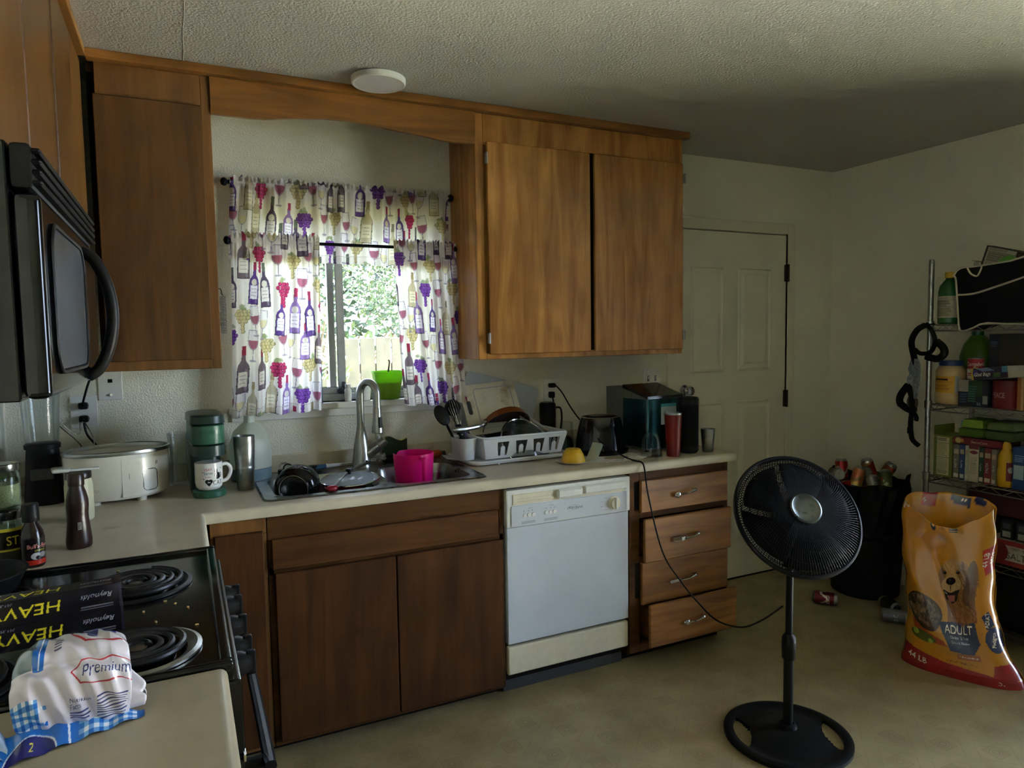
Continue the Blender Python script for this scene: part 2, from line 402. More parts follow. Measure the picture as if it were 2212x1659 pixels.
mat('white_ceramic', 'e6e4dd', .18, var=.05)
mat('grey_plastic', '8a8d90', .45)
mat('dark_grey', '3a3b3c', .5)
mat('soil', '2b2118', .95, var=.4, vs=200)
def wear(name, stain, sc, lo, hi):
    # small stains of their own shape over a plain colour
    m = MAT[name]; nt = m.node_tree; L = nt.links; p = nt.nodes['Principled BSDF']; src = p.inputs['Base Color'].links[0].from_socket
    tc = node(nt, 'ShaderNodeTexCoord'); n = node(nt, 'ShaderNodeTexNoise'); n.inputs['Scale'].default_value = sc; n.inputs['Detail'].default_value = 5; n.inputs['Roughness'].default_value = .6
    L.new(tc.outputs['Object'], n.inputs['Vector'])
    mr = node(nt, 'ShaderNodeMapRange'); mr.inputs[1].default_value = lo; mr.inputs[2].default_value = hi; L.new(n.outputs[0], mr.inputs[0])
    mx = node(nt, 'ShaderNodeMix', data_type='RGBA'); L.new(mr.outputs[0], mx.inputs[0]); L.new(src, mx.inputs[6]); mx.inputs[7].default_value = (*lin(stain), 1); L.new(mx.outputs[2], p.inputs['Base Color'])
mat('laminate_worn_shaded', '9e937c', .4, var=.12, vs=12); wear('laminate_worn_shaded', '75654b', 8, .58, .75); wear('laminate', '7d6c50', 9, .64, .78); wear('wood_low_v', '2a180a', 5, .62, .8); wear('white_appliance', 'c9c7c0', 7, .62, .8)  # near counter: same laminate with shade put into a darker base colour, plus stains
glass_thin('pane_glass'); glass_thin('clear_glass', (.93, .95, .95), .03, .45); glass_thin('green_glass_clear', (.85, .92, .88), .04, .5)
glass_thin('fog_glass', (.7, .74, .78), .1, .5, .4); glass_thin('smoke_glass', (.66, .70, .72), .06, .8)
print_mat('print_paper', .6); print_mat('print_gloss', .25, coat=.3); print_mat('print_film', .2, coat=.5); print_mat('print_cloth', .85, translucent=.5)
print_mat('print_metal', .3, metal=.5); print_mat('print_matte', .8)

# vinyl sheet floor: printed lozenges with small square medallions
m_, nt_, p_ = base('vinyl_floor'); L_ = nt_.links
def mth(op, a, b=None, c=None):
    n = node(nt_, 'ShaderNodeMath', operation=op)
    for i, v in enumerate((a, b, c)):
        if v is None: continue
        if isinstance(v, (int, float)): n.inputs[i].default_value = v
        else: L_.new(v, n.inputs[i])
    return n.outputs[0]
tc_ = node(nt_, 'ShaderNodeTexCoord'); sp_ = node(nt_, 'ShaderNodeSeparateXYZ'); L_.new(tc_.outputs['Object'], sp_.inputs[0])
A_, B_ = .23, .23
u_ = mth('DIVIDE', sp_.outputs[0], A_); v_ = mth('DIVIDE', sp_.outputs[1], B_)
def lattice(du, dv):
    fu = mth('SUBTRACT', mth('FRACT', mth('ADD', u_, du)), .5); fv = mth('SUBTRACT', mth('FRACT', mth('ADD', v_, dv)), .5)
    return mth('ABSOLUTE', fu), mth('ABSOLUTE', fv)
def band(x, c, w): return mth('LESS_THAN', mth('ABSOLUTE', mth('SUBTRACT', x, c)), w)
tot = 0
for du, dv in ((50, 50), (50.5, 50.5)):
    fu, fv = lattice(du, dv); mxx = mth('MAXIMUM', fu, fv)
    sq = mth('ADD', band(mxx, .135, .008), mth('MULTIPLY', mth('LESS_THAN', mxx, .115), band(mth('FRACT', mth('MULTIPLY', mth('ADD', mth('MULTIPLY', fu, fu), mth('MULTIPLY', fv, fv)), 190)), .5, .22)))
    sm = mth('ADD', fu, fv)
    hx = mth('MULTIPLY', band(sm, .36, .006), mth('GREATER_THAN', mxx, .14))
    r = mth('ADD', sq, hx); tot = r if tot == 0 else mth('ADD', tot, r)
tot = mth('MINIMUM', tot, 1)
nz_ = node(nt_, 'ShaderNodeTexNoise'); nz_.inputs['Scale'].default_value = 5; nz_.inputs['Detail'].default_value = 6; L_.new(tc_.outputs['Object'], nz_.inputs['Vector'])
rp_ = node(nt_, 'ShaderNodeValToRGB'); e_ = rp_.color_ramp.elements; e_[0].position = .3; e_[0].color = (*lin('8d7e5b'), 1); e_[1].position = .7; e_[1].color = (*lin('a69872'), 1); L_.new(nz_.outputs[0], rp_.inputs[0])
mx_ = node(nt_, 'ShaderNodeMix', data_type='RGBA'); L_.new(mth('MULTIPLY', tot, .30), mx_.inputs[0]); L_.new(rp_.outputs[0], mx_.inputs[6]); mx_.inputs[7].default_value = (*lin('4d4026'), 1)
n2_ = node(nt_, 'ShaderNodeTexNoise'); n2_.inputs['Scale'].default_value = 3.2; n2_.inputs['Detail'].default_value = 8; n2_.inputs['Roughness'].default_value = .7; L_.new(tc_.outputs['Object'], n2_.inputs['Vector'])
mr_ = node(nt_, 'ShaderNodeMapRange'); mr_.inputs[1].default_value = .64; mr_.inputs[2].default_value = .78; L_.new(n2_.outputs[0], mr_.inputs[0])
m3_ = node(nt_, 'ShaderNodeMix', data_type='RGBA'); L_.new(mth('MULTIPLY', mr_.outputs[0], .7), m3_.inputs[0]); L_.new(mx_.outputs[2], m3_.inputs[6]); m3_.inputs[7].default_value = (*lin('574526'), 1)
L_.new(m3_.outputs[2], p_.inputs['Base Color']); p_.inputs['Roughness'].default_value = .42

# ---------------------------------------------------------------- room shell
H = 2.464; XW = 4.322; YF = -5.4
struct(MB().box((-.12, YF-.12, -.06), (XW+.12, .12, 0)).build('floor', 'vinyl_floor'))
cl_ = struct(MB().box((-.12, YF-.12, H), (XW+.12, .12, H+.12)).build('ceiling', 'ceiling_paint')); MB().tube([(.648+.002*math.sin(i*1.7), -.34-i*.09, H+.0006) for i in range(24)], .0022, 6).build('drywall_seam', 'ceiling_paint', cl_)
WX0, WX1, WZ0, WZ1 = .80, 1.68, 1.20, 2.03        # window opening
DX0, DX1, DZ1 = 3.085, 3.935, 2.065               # door opening
b = MB()
b.box((-.12, 0, 0), (WX0, .12, H)).box((WX0, 0, 0), (WX1, .12, WZ0)).box((WX0, 0, WZ1), (WX1, .12, H)).box((WX1, 0, 0), (DX0, .12, H))
b.box((DX0, 0, DZ1), (DX1, .12, H)).box((DX1, 0, 0), (XW+.12, .12, H))
struct(b.build('wall_back', 'wall_paint', merge=1e-4))
struct(MB().box((-.12, YF, 0), (0, 0, H)).build('wall_left', 'wall_paint'))
PY0, PY1, PZ1 = -3.38, -1.86, 2.44                # patio door opening
struct(MB().box((XW, PY1, 0), (XW+.12, 0, H)).box((XW, YF, 0), (XW+.12, PY0, H)).box((XW, PY0, PZ1), (XW+.12, PY1, H)).build('wall_right', 'wall_paint', merge=1e-4))
struct(MB().box((0, YF-.12, 0), (XW, YF, H)).build('wall_front', 'wall_paint'))
# kitchen window: aluminium slider
w1 = sroot('window_1', (WX0, 0, WZ0))
def wp(name, m, *boxes, par=w1):
    q = MB()
    for a, c in boxes: q.rbox((a[0]-WX0, a[1], a[2]-WZ0), (c[0]-WX0, c[1], c[2]-WZ0), .003, 1)
    return q.build(name, m, par)
wp('window_frame', 'alu_frame', ((WX0, .065, WZ0), (WX1, .115, WZ0+.03)), ((WX0, .065, WZ1-.03), (WX1, .115, WZ1)), ((WX0, .065, WZ0+.03), (WX0+.03, .115, WZ1-.03)), ((WX1-.03, .065, WZ0+.03), (WX1, .115, WZ1-.03)))
s1 = wp('sliding_sash', 'alu_frame', ((WX0+.03, .07, WZ0+.03), (1.27, .088, WZ0+.06)), ((WX0+.03, .07, WZ1-.06), (1.27, .088, WZ1-.03)), ((WX0+.03, .07, WZ0+.06), (WX0+.055, .088, WZ1-.06)), ((1.236, .066, WZ0+.06), (1.27, .088, WZ1-.06)))
wp('pane', 'pane_glass', ((WX0+.055, .077, WZ0+.06), (1.236, .081, WZ1-.06)), par=s1)
s2 = wp('fixed_sash', 'alu_frame', ((1.20, .092, WZ0+.03), (1.232, .11, WZ1-.03)), ((1.232, .092, WZ0+.03), (WX1-.03, .11, WZ0+.05)), ((1.232, .092, WZ1-.05), (WX1-.03, .11, WZ1-.03)))
wp('pane', 'pane_glass', ((1.232, .099, WZ0+.05), (WX1-.03, .103, WZ1-.05)), par=s2)
lt = MB().rbox((1.225-WX0, .03, .034), (1.285-WX0, .066, .058), .006).build('latch', 'dark_grey', w1); MB().rbox((1.245-WX0, .035, .058), (1.262-WX0, .055, .085), .005).build('thumb_turn', 'dark_grey', lt)
MB().rbox((.765-WX0, -.032, -.028), (1.80-WX0, .064, 0), .006).build('window_sill', 'sill_paint', w1)
MB().rbox((.775-WX0, -.012, -.062), (1.79-WX0, 0.0, -.028), .003).build('sill_apron', 'sill_paint', w1)
# patio door on the right wall (the daylight that falls on the cabinets)
pd = sroot('door_2', (XW, PY0, 0)); q = MB(); w = PY1-PY0
for a, c in (((.02, 0, .02), (.1, .05, 2.42)), ((.02, w-.05, .02), (.1, w, 2.42)), ((.02, 0, 0), (.1, w, .03)), ((.02, 0, 2.41), (.1, w, 2.44)), ((.03, w/2-.035, .03), (.09, w/2+.035, 2.41))): q.rbox(a, c, .003, 1)
q.build('patio_frame', 'alu_frame', pd)
MB().box((.055, .05, .03), (.06, w/2-.035, 2.41)).build('pane', 'pane_glass', pd); MB().box((.065, w/2+.035, .03), (.07, w-.05, 2.41)).build('pane', 'pane_glass', pd)
# panelled door in the back wall
d1 = sroot('door_1', (DX0, 0, 0)); dw = DX1-DX0
sl = MB().box((.008, -.002, .012), (dw-.008, .034, DZ1-.010)).build('door_slab', 'door_paint', d1)
MB().box((.003, .062, .012), (dw-.003, .07, DZ1-.003)).build('door_stop', 'seam_dark', d1)
def dpanel(x0, x1, z0, z1):
    x0 -= DX0; x1 -= DX0; q = MB(); y = -.002
    def ring(x0, x1, z0, z1, y): return [(x0, y, z0), (x1, y, z0), (x1, y, z1), (x0, y, z1)]
    vs = ring(x0, x1, z0, z1, y-.001)+ring(x0+.008, x1-.008, z0+.008, z1-.008, y-.007)+ring(x0+.016, x1-.016, z0+.016, z1-.016, y-.001)+ring(x0+.022, x1-.022, z0+.022, z1-.022, y+.0)+ring(x0+.045, x1-.045, z0+.045, z1-.045, y-.0065)
    fs = [(i*4+j, i*4+(j+1) % 4, (i+1)*4+(j+1) % 4, (i+1)*4+j) for i in range(4) for j in range(4)]+[(16, 17, 18, 19)]
    q.add(vs, fs); q.build('door_panel', 'door_paint', sl, smooth=0)
for x0, x1 in ((3.195, 3.435), (3.545, 3.805)):
    dpanel(x0, x1, 1.25, 1.85); dpanel(x0, x1, .24, 1.075)
for z in (.28, 1.07, 1.83):
    hg = MB().rbox((dw-.024, -.016, z-.05), (dw+.004, -.0025, z+.05), .002, 1).build('hinge', 'bronze_hinge', d1)
    MB().cyl((dw-.008, -.020, z-.052), (dw-.008, -.020, z+.052), .008, n=10).build('hinge_pin', 'bronze_hinge', hg)
kn = MB(); pr = [(.031, 0), (.031, .006), (.012, .01), (.011, .03), (.024, .038), (.029, .052), (.024, .064), (.0001, .068)]
kn.lathe(pr, 24).xf(Matrix.Translation((3.15-DX0, -.002, 1.155)) @ Matrix.Rotation(PI/2, 4, 'X')).build('door_knob', 'chrome', d1)
q = MB()
for a, c in (((-.058, -.014, 0), (.004, .061, DZ1+.058)), ((dw-.004, -.014, 0), (dw+.058, .061, DZ1+.058)), ((.004, -.014, DZ1-.004), (dw-.004, .061, DZ1+.058))): q.rbox(a, c, .005, 2)
q.build('casing', 'trim_paint', d1)
MB().box((0, .0, 0), (dw, .075, .012)).build('threshold', 'black_matte', d1)
struct(MB().rbox((DX1+.058, -.012, 0), (XW, 0, .075), .004).build('baseboard_back', 'trim_paint'))
struct(MB().rbox((XW-.012, PY1, 0), (XW, -.012, .075), .004).build('baseboard_right', 'trim_paint'))

struct(MB().box((-.6, .12, H-.02), (XW+.12, .95, H+.10)).build('eave_blocker', 'trim_paint'))  # unseen eave, added to cut the skylight reaching the kitchen window
# ---------------------------------------------------------------- garden outside the window
mat('lawn', '6f7450', .95, var=.4, vs=2); mat('leaf', '2f3f1c', .6, var=.4, vs=3); mat('leaf_pale', '3d4d2e', .6, var=.4, vs=3); mat('bark', '6b5a48', .9, var=.3); mat('fence_wood', '4a453e', .85, var=.3, vs=6)
mat('concrete', 'c9c6be', .9, var=.15, vs=4)
MB().box((-14, -16, -.35), (18, 14, -.2)).build('lawn_ground', 'lawn')['kind'] = 'structure'
bpy.data.objects['lawn_ground'].name = 'ground'
pl = MB().box((XW+.12, -5, -.2), (XW+3.2, -.5, -.08)).build('patio_slab', 'concrete'); struct(pl)
fe = thing('garden_fence', 'weathered pale wooden plank fence seen through the kitchen window', 'fence', (-.6, 3.3, -.2))
pm = None
for i in range(34):
    if pm is None:
        o = MB().rbox((0, 0, 0), (.138, .022, 1.68), .004, 1).build('plank', 'fence_wood', fe); pm = o.data
    else:
        o = bpy.data.objects.new('plank', pm); COL.objects.link(o); o.parent = fe
    o.location = (i*.15, random.uniform(0, .008), random.uniform(-.015, .015))
for z in (.35, 1.35): MB().rbox((0, .03, z), (5.1, .07, z+.09), .003, 1).build('rail', 'fence_wood', fe)
def shrub(name, label, loc, rx, ry, rz, zc, n, ls, m, stems=7, seed=1, low=0):
    rg = random.Random(seed); t = thing(name, label, 'shrub', loc); q = MB()
    for _ in range(n):
        while True:
            p = Vector((rg.uniform(-1, 1), rg.uniform(-1, 1), rg.uniform(-1, 1)))
            if p.length < 1 and p.length > .45*rg.random(): break
        c = Vector((p.x*rx, p.y*ry, zc+p.z*rz)); d = Vector((rg.uniform(-1, 1), rg.uniform(-1, 1), rg.uniform(-.6, 1))).normalized(); e = d.orthogonal().normalized()*ls*rg.uniform(.22, .36); L = ls*rg.uniform(.7, 1.2)
        up = d.cross(e).normalized()*L*.08
        q.add([c, c+d*L*.5+e+up, c+d*L, c+d*L*.5-e+up], [(0, 1, 2), (0, 2, 3)])
    o = q.build('foliage', m, t, smooth=0); o['kind'] = 'stuff'
    for k in range(stems):
        a = rg.uniform(0, 6.28); x, y = math.cos(a), math.sin(a)
        MB().tube(smooth_path([(x*.05, y*.05, 0), (x*rx*.3, y*ry*.3, zc*.5), (x*rx*.6, y*ry*.6, zc), (x*rx*.8, y*ry*.8, zc+rz*.6)], 4), [.018]*4+[.012]*4+[.007]*4+[.004], 6).build('stem', 'bark', t)
    return t
shrub('hedge_shrub', 'dense green shrub rising above the plank fence outside the window', (3.2, 3.9, -.2), 1.25, .45, .85, 2.45, 5200, .07, 'leaf_pale', seed=2)
shrub('hedge_shrub', 'tall leafy green shrub behind the left end of the plank fence', (.75, 4.0, -.2), 1.15, .5, 1.0, 2.4, 4200, .08, 'leaf', seed=3)
shrub('tree_row', 'tall pale green tree crown far behind the fence', (2.1, 7.2, -.2), 4.6, .6, 1.9, 3.3, 9000, .17, 'leaf_pale', 9, seed=8)
shrub('vine_shrub', 'straggly sunlit vine shrub close outside the left window sash', (1.25, 2.2, -.2), .5, .35, .85, 1.45, 1300, .07, 'leaf_pale', 12, seed=4)
# ---------------------------------------------------------------- wall cabinets
def Wb(par, name, m, *boxes, r=.002, seg=1, ofs=None):
    o = ofs if ofs is not None else par.location; q = MB()
    for a, c in boxes: q.rbox((a[0]-o[0], a[1]-o[1], a[2]-o[2]), (c[0]-o[0], c[1]-o[1], c[2]-o[2]), r, seg)
    return q.build(name, m, par)
ZB, ZT = 1.377, 2.432
def hinge(par, ofs, x, z, y=-.334):
    q = MB().rbox((x-.006-ofs[0], y-.004-ofs[1], z-.022-ofs[2]), (x+.006-ofs[0], y+.012-ofs[1], z+.022-ofs[2]), .002, 1)
    q.cyl((x-ofs[0], y-.005-ofs[1], z-.024-ofs[2]), (x-ofs[0], y-.005-ofs[1], z+.024-ofs[2]), .004, n=8)
    return q.build('hinge', 'chrome_dull', par)
# left of the window
c = thing('wall_cabinet', 'single-door brown wooden wall cabinet between the corner and the window curtains', 'cabinet', (.345, 0, ZB))
Wb(c, 'carcass', 'wood_v', ((.345, -.292, ZB), (.732, 0, ZT)))
Wb(c, 'face_frame', 'wood_frame', ((.70, -.31, ZB), (.732, -.292, ZT)), ((.37, -.31, 2.315), (.70, -.292, ZT)), ((.345, -.31, ZB), (.70, -.292, 1.416)))
Wb(c, 'dark_gap', 'black_inside', ((.346, -.296, 1.417), (.37, -.29, ZT-.03)))
Wb(c, 'door', 'wood_v', ((.364, -.329, 1.411), (.702, -.311, 2.321)), r=.003)
# right of the window
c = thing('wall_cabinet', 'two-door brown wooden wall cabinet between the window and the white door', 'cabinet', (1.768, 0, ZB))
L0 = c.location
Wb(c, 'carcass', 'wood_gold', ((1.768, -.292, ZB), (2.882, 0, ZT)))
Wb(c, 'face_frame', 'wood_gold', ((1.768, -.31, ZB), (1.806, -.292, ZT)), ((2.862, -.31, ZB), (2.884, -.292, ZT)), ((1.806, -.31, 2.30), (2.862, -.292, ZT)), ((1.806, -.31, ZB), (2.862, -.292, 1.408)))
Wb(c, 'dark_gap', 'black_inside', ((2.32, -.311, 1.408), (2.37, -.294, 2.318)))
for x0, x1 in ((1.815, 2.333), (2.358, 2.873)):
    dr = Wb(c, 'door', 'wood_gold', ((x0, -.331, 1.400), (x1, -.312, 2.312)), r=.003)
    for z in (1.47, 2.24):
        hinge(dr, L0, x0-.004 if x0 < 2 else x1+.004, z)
# scalloped board over the window
ap = [(.732, 2.300), (.86, 2.300), (.92, 2.303), (1.03, 2.319), (1.135, 2.330), (1.22, 2.332), (1.31, 2.327), (1.41, 2.318), (1.54, 2.308), (1.62, 2.297), (1.68, 2.296), (1.768, 2.300), (1.768, ZT), (.732, ZT)]
q = MB().prism([(x-.732, z-2.29) for x, z in ap], 0, .018, Matrix(((1, 0, 0, 0), (0, 0, -1, 0), (0, 1, 0, 0), (0, 0, 0, 1))))
o = q.build('window_valance_board', 'wood_h', smooth=30); o.location = (.732, -.31+.018-.006, 2.29)
tag(o, 'scalloped brown wooden valance board spanning above the window between the cabinets', 'valance board')
# left wall, over the counter and over the microwave
c = thing('wall_cabinet', 'brown wooden wall cabinet on the left wall beside the black microwave', 'cabinet', (0, -.31, ZB))
Wb(c, 'carcass', 'wood_v', ((0.001, -1.060, ZB), (.312, -.312, ZT)))
Wb(c, 'face_frame', 'wood_frame', ((.312, -1.060, ZB), (.33, -1.04, ZT)), ((.312, -.72, ZB), (.33, -.30, ZT)), ((.312, -1.04, 2.33), (.33, -.72, ZT)), ((.312, -1.04, ZB), (.33, -.72, 1.41)))
Wb(c, 'door', 'wood_v', ((.331, -1.052, 1.405), (.348, -.725, 2.36)), r=.003)
c = thing('wall_cabinet', 'short two-door brown wooden cabinet right above the black microwave', 'cabinet', (0, -1.062, 1.792))
Wb(c, 'carcass', 'wood_v', ((0.001, -1.826, 1.792), (.312, -1.064, ZT)))
Wb(c, 'face_frame', 'wood_frame', ((.312, -1.826, 1.792), (.33, -1.064, 1.83)), ((.312, -1.826, 2.36), (.33, -1.064, ZT)), ((.312, -1.826, 1.83), (.33, -1.79, 2.36)), ((.312, -1.10, 1.83), (.33, -1.064, 2.36)))
Wb(c, 'dark_gap', 'black_inside', ((.3125, -1.79, 1.83), (.318, -1.10, 2.36)))
for y0, y1 in ((-1.82, -1.455), (-1.443, -1.078)): Wb(c, 'door', 'wood_v', ((.331, y0, 1.80), (.348, y1, 2.395)), r=.003)
o = MB().rbox((.35, -.345, ZT), (2.905, -.30, H), .004, 2).build('trim_1', 'wood_h'); struct(o)
o = MB().rbox((.30, -1.83, ZT), (.352, -.345, H), .004, 2).build('trim_2', 'wood_y'); struct(o)

# ---------------------------------------------------------------- base cabinets
CT = .914; CB = .874
c = thing('base_cabinet', 'narrow dark wooden base cabinet between the stove corner and the sink cabinet', 'cabinet', (.655, -.30, 0))
Wb(c, 'carcass', 'wood_low_v', ((.655, -.592, .045), (.834, -.02, CB)))
Wb(c, 'toe_kick', 'black_inside', ((.655, -.545, 0), (.834, -.53, .045)))
Wb(c, 'face_frame', 'wood_frame', ((.655, -.61, .045), (.834, -.592, .075)), ((.655, -.61, .815), (.834, -.592, CB)), ((.655, -.61, .075), (.67, -.592, .815)), ((.815, -.61, .075), (.834, -.592, .815)))
Wb(c, 'door', 'wood_low_v', ((.668, -.628, .065), (.822, -.611, .825)), r=.003)
c = thing('base_cabinet', 'wide dark wooden two-door sink cabinet below the steel sink', 'cabinet', (.834, -.30, 0))
Wb(c, 'carcass', 'wood_low_v', ((.836, -.592, .045), (1.735, -.57, CB)), ((.836, -.57, .045), (1.735, -.02, .65)))
Wb(c, 'toe_kick', 'black_inside', ((.836, -.545, 0), (1.735, -.53, .045)))
Wb(c, 'face_frame', 'wood_frame_h', ((.836, -.61, .045), (1.735, -.592, .07)), ((.836, -.61, .785), (1.735, -.592, CB)), ((.836, -.61, .66), (1.735, -.592, .69)), ((.836, -.61, .07), (.856, -.592, .785)), ((1.715, -.61, .07), (1.735, -.592, .785)))
Wb(c, 'false_drawer_front', 'wood_low_h', ((.848, -.628, .683), (1.706, -.611, .79)), r=.003)
Wb(c, 'door', 'wood_low_v', ((.855, -.628, .062), (1.284, -.611, .668)), r=.003)
Wb(c, 'door', 'wood_low_v', ((1.288, -.628, .062), (1.717, -.611, .668)), r=.003)
c = thing('base_cabinet', 'brown wooden drawer cabinet with four drawers and cutlery-shaped pulls, under the counter end', 'cabinet', (2.345, -.30, 0))
L0 = c.location.copy()
Wb(c, 'carcass', 'wood_low_v', ((2.345, -.592, .05), (2.362, -.02, CB)), ((2.893, -.592, .05), (2.91, -.02, CB)), ((2.345, -.592, .04), (2.91, -.02, .055)), ((2.345, -.04, .05), (2.91, -.02, CB)))
Wb(c, 'toe_kick', 'black_inside', ((2.345, -.545, 0), (2.91, -.53, .045)))
Wb(c, 'face_frame', 'wood_low_h', ((2.345, -.61, .05), (2.40, -.592, CB)), ((2.885, -.61, .05), (2.91, -.592, CB)), ((2.40, -.61, .82), (2.885, -.592, CB)), ((2.40, -.61, .66), (2.885, -.592, .695)), ((2.40, -.61, .455), (2.885, -.592, .485)), ((2.40, -.61, .255), (2.885, -.592, .285)), ((2.40, -.61, .05), (2.885, -.592, .09)))
Wb(c, 'dark_gap', 'black_inside', ((2.372, -.6115, .70), (2.397, -.609, .825))); Wb(c, 'dark_gap', 'black_inside', ((2.376, -.6115, .30), (2.399, -.609, .46)))
def pull(par, kind, x, z, y):
    # handle shaped like a spoon, fork or knife standing off the drawer front
    q = MB(); P = smooth_path([(x+.065, y-.010, z+.010), (x+.045, y-.022, z+.010), (x+.02, y-.024, z+.002), (x-.005, y-.022, z-.002), (x-.03, y-.016, z-.004)], 5)
    q.tube(P, [.0045+.004*math.sin(PI*min(1, i/10)) for i in range(len(P))], 8)
    q.cyl((x+.05, y-.02, z+.010), (x+.05, y+.002, z+.010), .0045, n=8).cyl((x-.035, y-.016, z-.004), (x-.035, y+.002, z-.004), .0045, n=8)
    if kind == 'spoon': q.ell((x-.042, y-.014, z-.005), .02, .006, .014, 14, 8)
    elif kind == 'fork':
        q.rbox((x-.048, y-.02, z-.014), (x-.028, y-.013, z+.006), .003)
        for k in range(4): q.tube([(x-.046, y-.016, z-.012+k*.0055), (x-.075, y-.012, z-.014+k*.0055), (x-.088, y-.008, z-.014+k*.0055)], .0019, 6)
    else: q.prism([(x-.03, z+.004), (x-.09, z+.002), (x-.097, z-.005), (x-.09, z-.012), (x-.03, z-.008)], 0, .003, Matrix(((1, 0, 0, 0), (0, 0, 1, y-.016), (0, 1, 0, 0), (0, 0, 0, 1))))
    return q.xf(Matrix.Translation(-L0)).build(kind+'_pull', 'chrome', par)
for z0, z1, y, kind, x0 in ((.690, .832, -.611, 'spoon', 2.398), (.468, .662, -.632, 'fork', 2.402), (.270, .462, -.611, 'knife', 2.401), (.095, .285, -.668, 'spoon', 2.404)):
    d = Wb(c, 'drawer', 'drawer_wood', ((x0, y-.018, z0), (x0+.496, y, z1)), r=.003)
    if y < -.62:
        for bx in (((x0+.02, y, z0+.02), (x0+.032, -.2, z1-.03)), ((x0+.464, y, z0+.02), (x0+.476, -.2, z1-.03)), ((x0+.02, y, z0+.02), (x0+.476, -.2, z0+.03))): Wb(d, 'drawer_box', 'wood_low_h', bx, ofs=L0)
    pull(d, kind, x0+.235, (z0+z1)/2-.004, y-.018)
c = thing('base_cabinet', 'dark wooden corner base cabinet beside the stove, under the left counter', 'cabinet', (.01, -.83, 0))
Wb(c, 'carcass', 'wood_low_v', ((.01, -1.056, .045), (.60, -.05, CB)))
c = thing('base_cabinet', 'dark wooden base cabinet under the near counter where the bread lies', 'cabinet', (.01, -2.3, 0))
Wb(c, 'carcass', 'wood_low_v', ((.01, -2.62, .045), (.60, -1.832, CB)), ((.01, -2.62, 0), (.55, -1.832, .045)))
Wb(c, 'door', 'wood_low_v', ((.60, -2.60, .07), (.618, -1.85, .85)))

# ---------------------------------------------------------------- countertop with sink cut-out
def nose(q, p0, p1, out, o):       # rounded front edge between two points, out = outward unit vector
    pr = [(0, CT), (.006, CT), (.012, CT-.002), (.017, CT-.007), (.019, CT-.014), (.019, CB+.006), (.017, CB+.002), (.013, CB), (0, CB)]
    vs = []
    for p in (p0, p1): vs += [(p[0]+out[0]*a-o[0], p[1]+out[1]*a-o[1], z-o[2]) for a, z in pr]
    n = len(pr); q.add(vs, [(i, (i+1) % n, n+(i+1) % n, n+i) for i in range(n)]+[tuple(range(n))[::-1], tuple(range(n, 2*n))])
ct = thing('countertop', 'worn cream laminate countertop running from the stove corner past the sink to the white door', 'countertop', (0, 0, CB))
o0 = ct.location.copy(); q = MB()
def cb(x0, y0, x1, y1): q.box((x0, y0, 0), (x1, y1, CT-CB))
SX0, SX1, SY0, SY1 = .862, 1.662, -.552, -.09
cb(0, -1.06, .625, -.622); cb(0, -.622, SX0, 0); cb(SX0, -.622, SX1, SY0); cb(SX0, SY1, SX1, 0); cb(SX1, -.622, 2.93, 0)
nose(q, (.625, -.622, 0), (2.93, -.622, 0), (0, -1), o0); nose(q, (.625, -1.06, 0), (.625, -.622, 0), (1, 0), o0); nose(q, (2.93, -.622, 0), (2.93, 0, 0), (.6, 0), o0)
q.build('worktop', 'laminate', ct, merge=1e-4)
struct(MB().rbox((.022, -.022, CT), (2.93, 0, .985), .005).build('trim_3', 'laminate')); struct(MB().rbox((0, -1.06, CT), (.022, 0, .985), .005).build('trim_4', 'laminate'))
ct2 = thing('countertop', 'cream laminate counter section on the near side of the stove, under the bread', 'countertop', (0, -2.2, CB))
q = MB(); q.box((0, -.42, 0), (.625, .372, CT-CB)); nose(q, (.625, -2.62, 0), (.625, -1.828, 0), (1, 0), ct2.location); q.build('worktop', 'laminate_worn_shaded', ct2, merge=1e-4)

# ---------------------------------------------------------------- stainless double sink
sk = thing('kitchen_sink', 'brushed stainless double-bowl sink set into the cream counter', 'sink', (1.262, -.318, CT))
def bowl(x0, x1, y0, y1, dep, name):
    q = MB(); w = (x1-x0); h = (y1-y0); cx = (x0+x1)/2-1.262; cy = (y0+y1)/2+.318; rings = []
    for k, (dr, z) in enumerate(((0, .004), (.004, -.004), (.010, -.04), (.018, -dep+.03), (.03, -dep+.008), (.05, -dep))): rings.append([(x, y, z) for x, y in rrect(w-2*dr, h-2*dr, max(.02, .06-dr*.4), 6, cx, cy)])
    n = len(rings[0]); q.add([p for r in rings for p in r], [(j*n+i, j*n+(i+1) % n, (j+1)*n+(i+1) % n, (j+1)*n+i) for j in range(len(rings)-1) for i in range(n)]+[tuple(range((len(rings)-1)*n, len(rings)*n))])
    o = q.build(name, 'steel_sink', sk, smooth=50)
    MB().lathe([(.05, -dep+.0005), (.045, -dep+.003), (.036, -dep+.001), (.034, -dep-.004), (.0001, -dep-.005)], 24, (cx, cy, 0)).build('drain', 'chrome_dull', o)
B1 = (.880, 1.268, -.535, -.185); B2 = (1.312, 1.645, -.535, -.185)
bowl(*B1, .17, 'bowl'); bowl(*B2, .17, 'bowl')
q = MB()
outer = rrect(.846, .515, .035, 6, 0, 0)
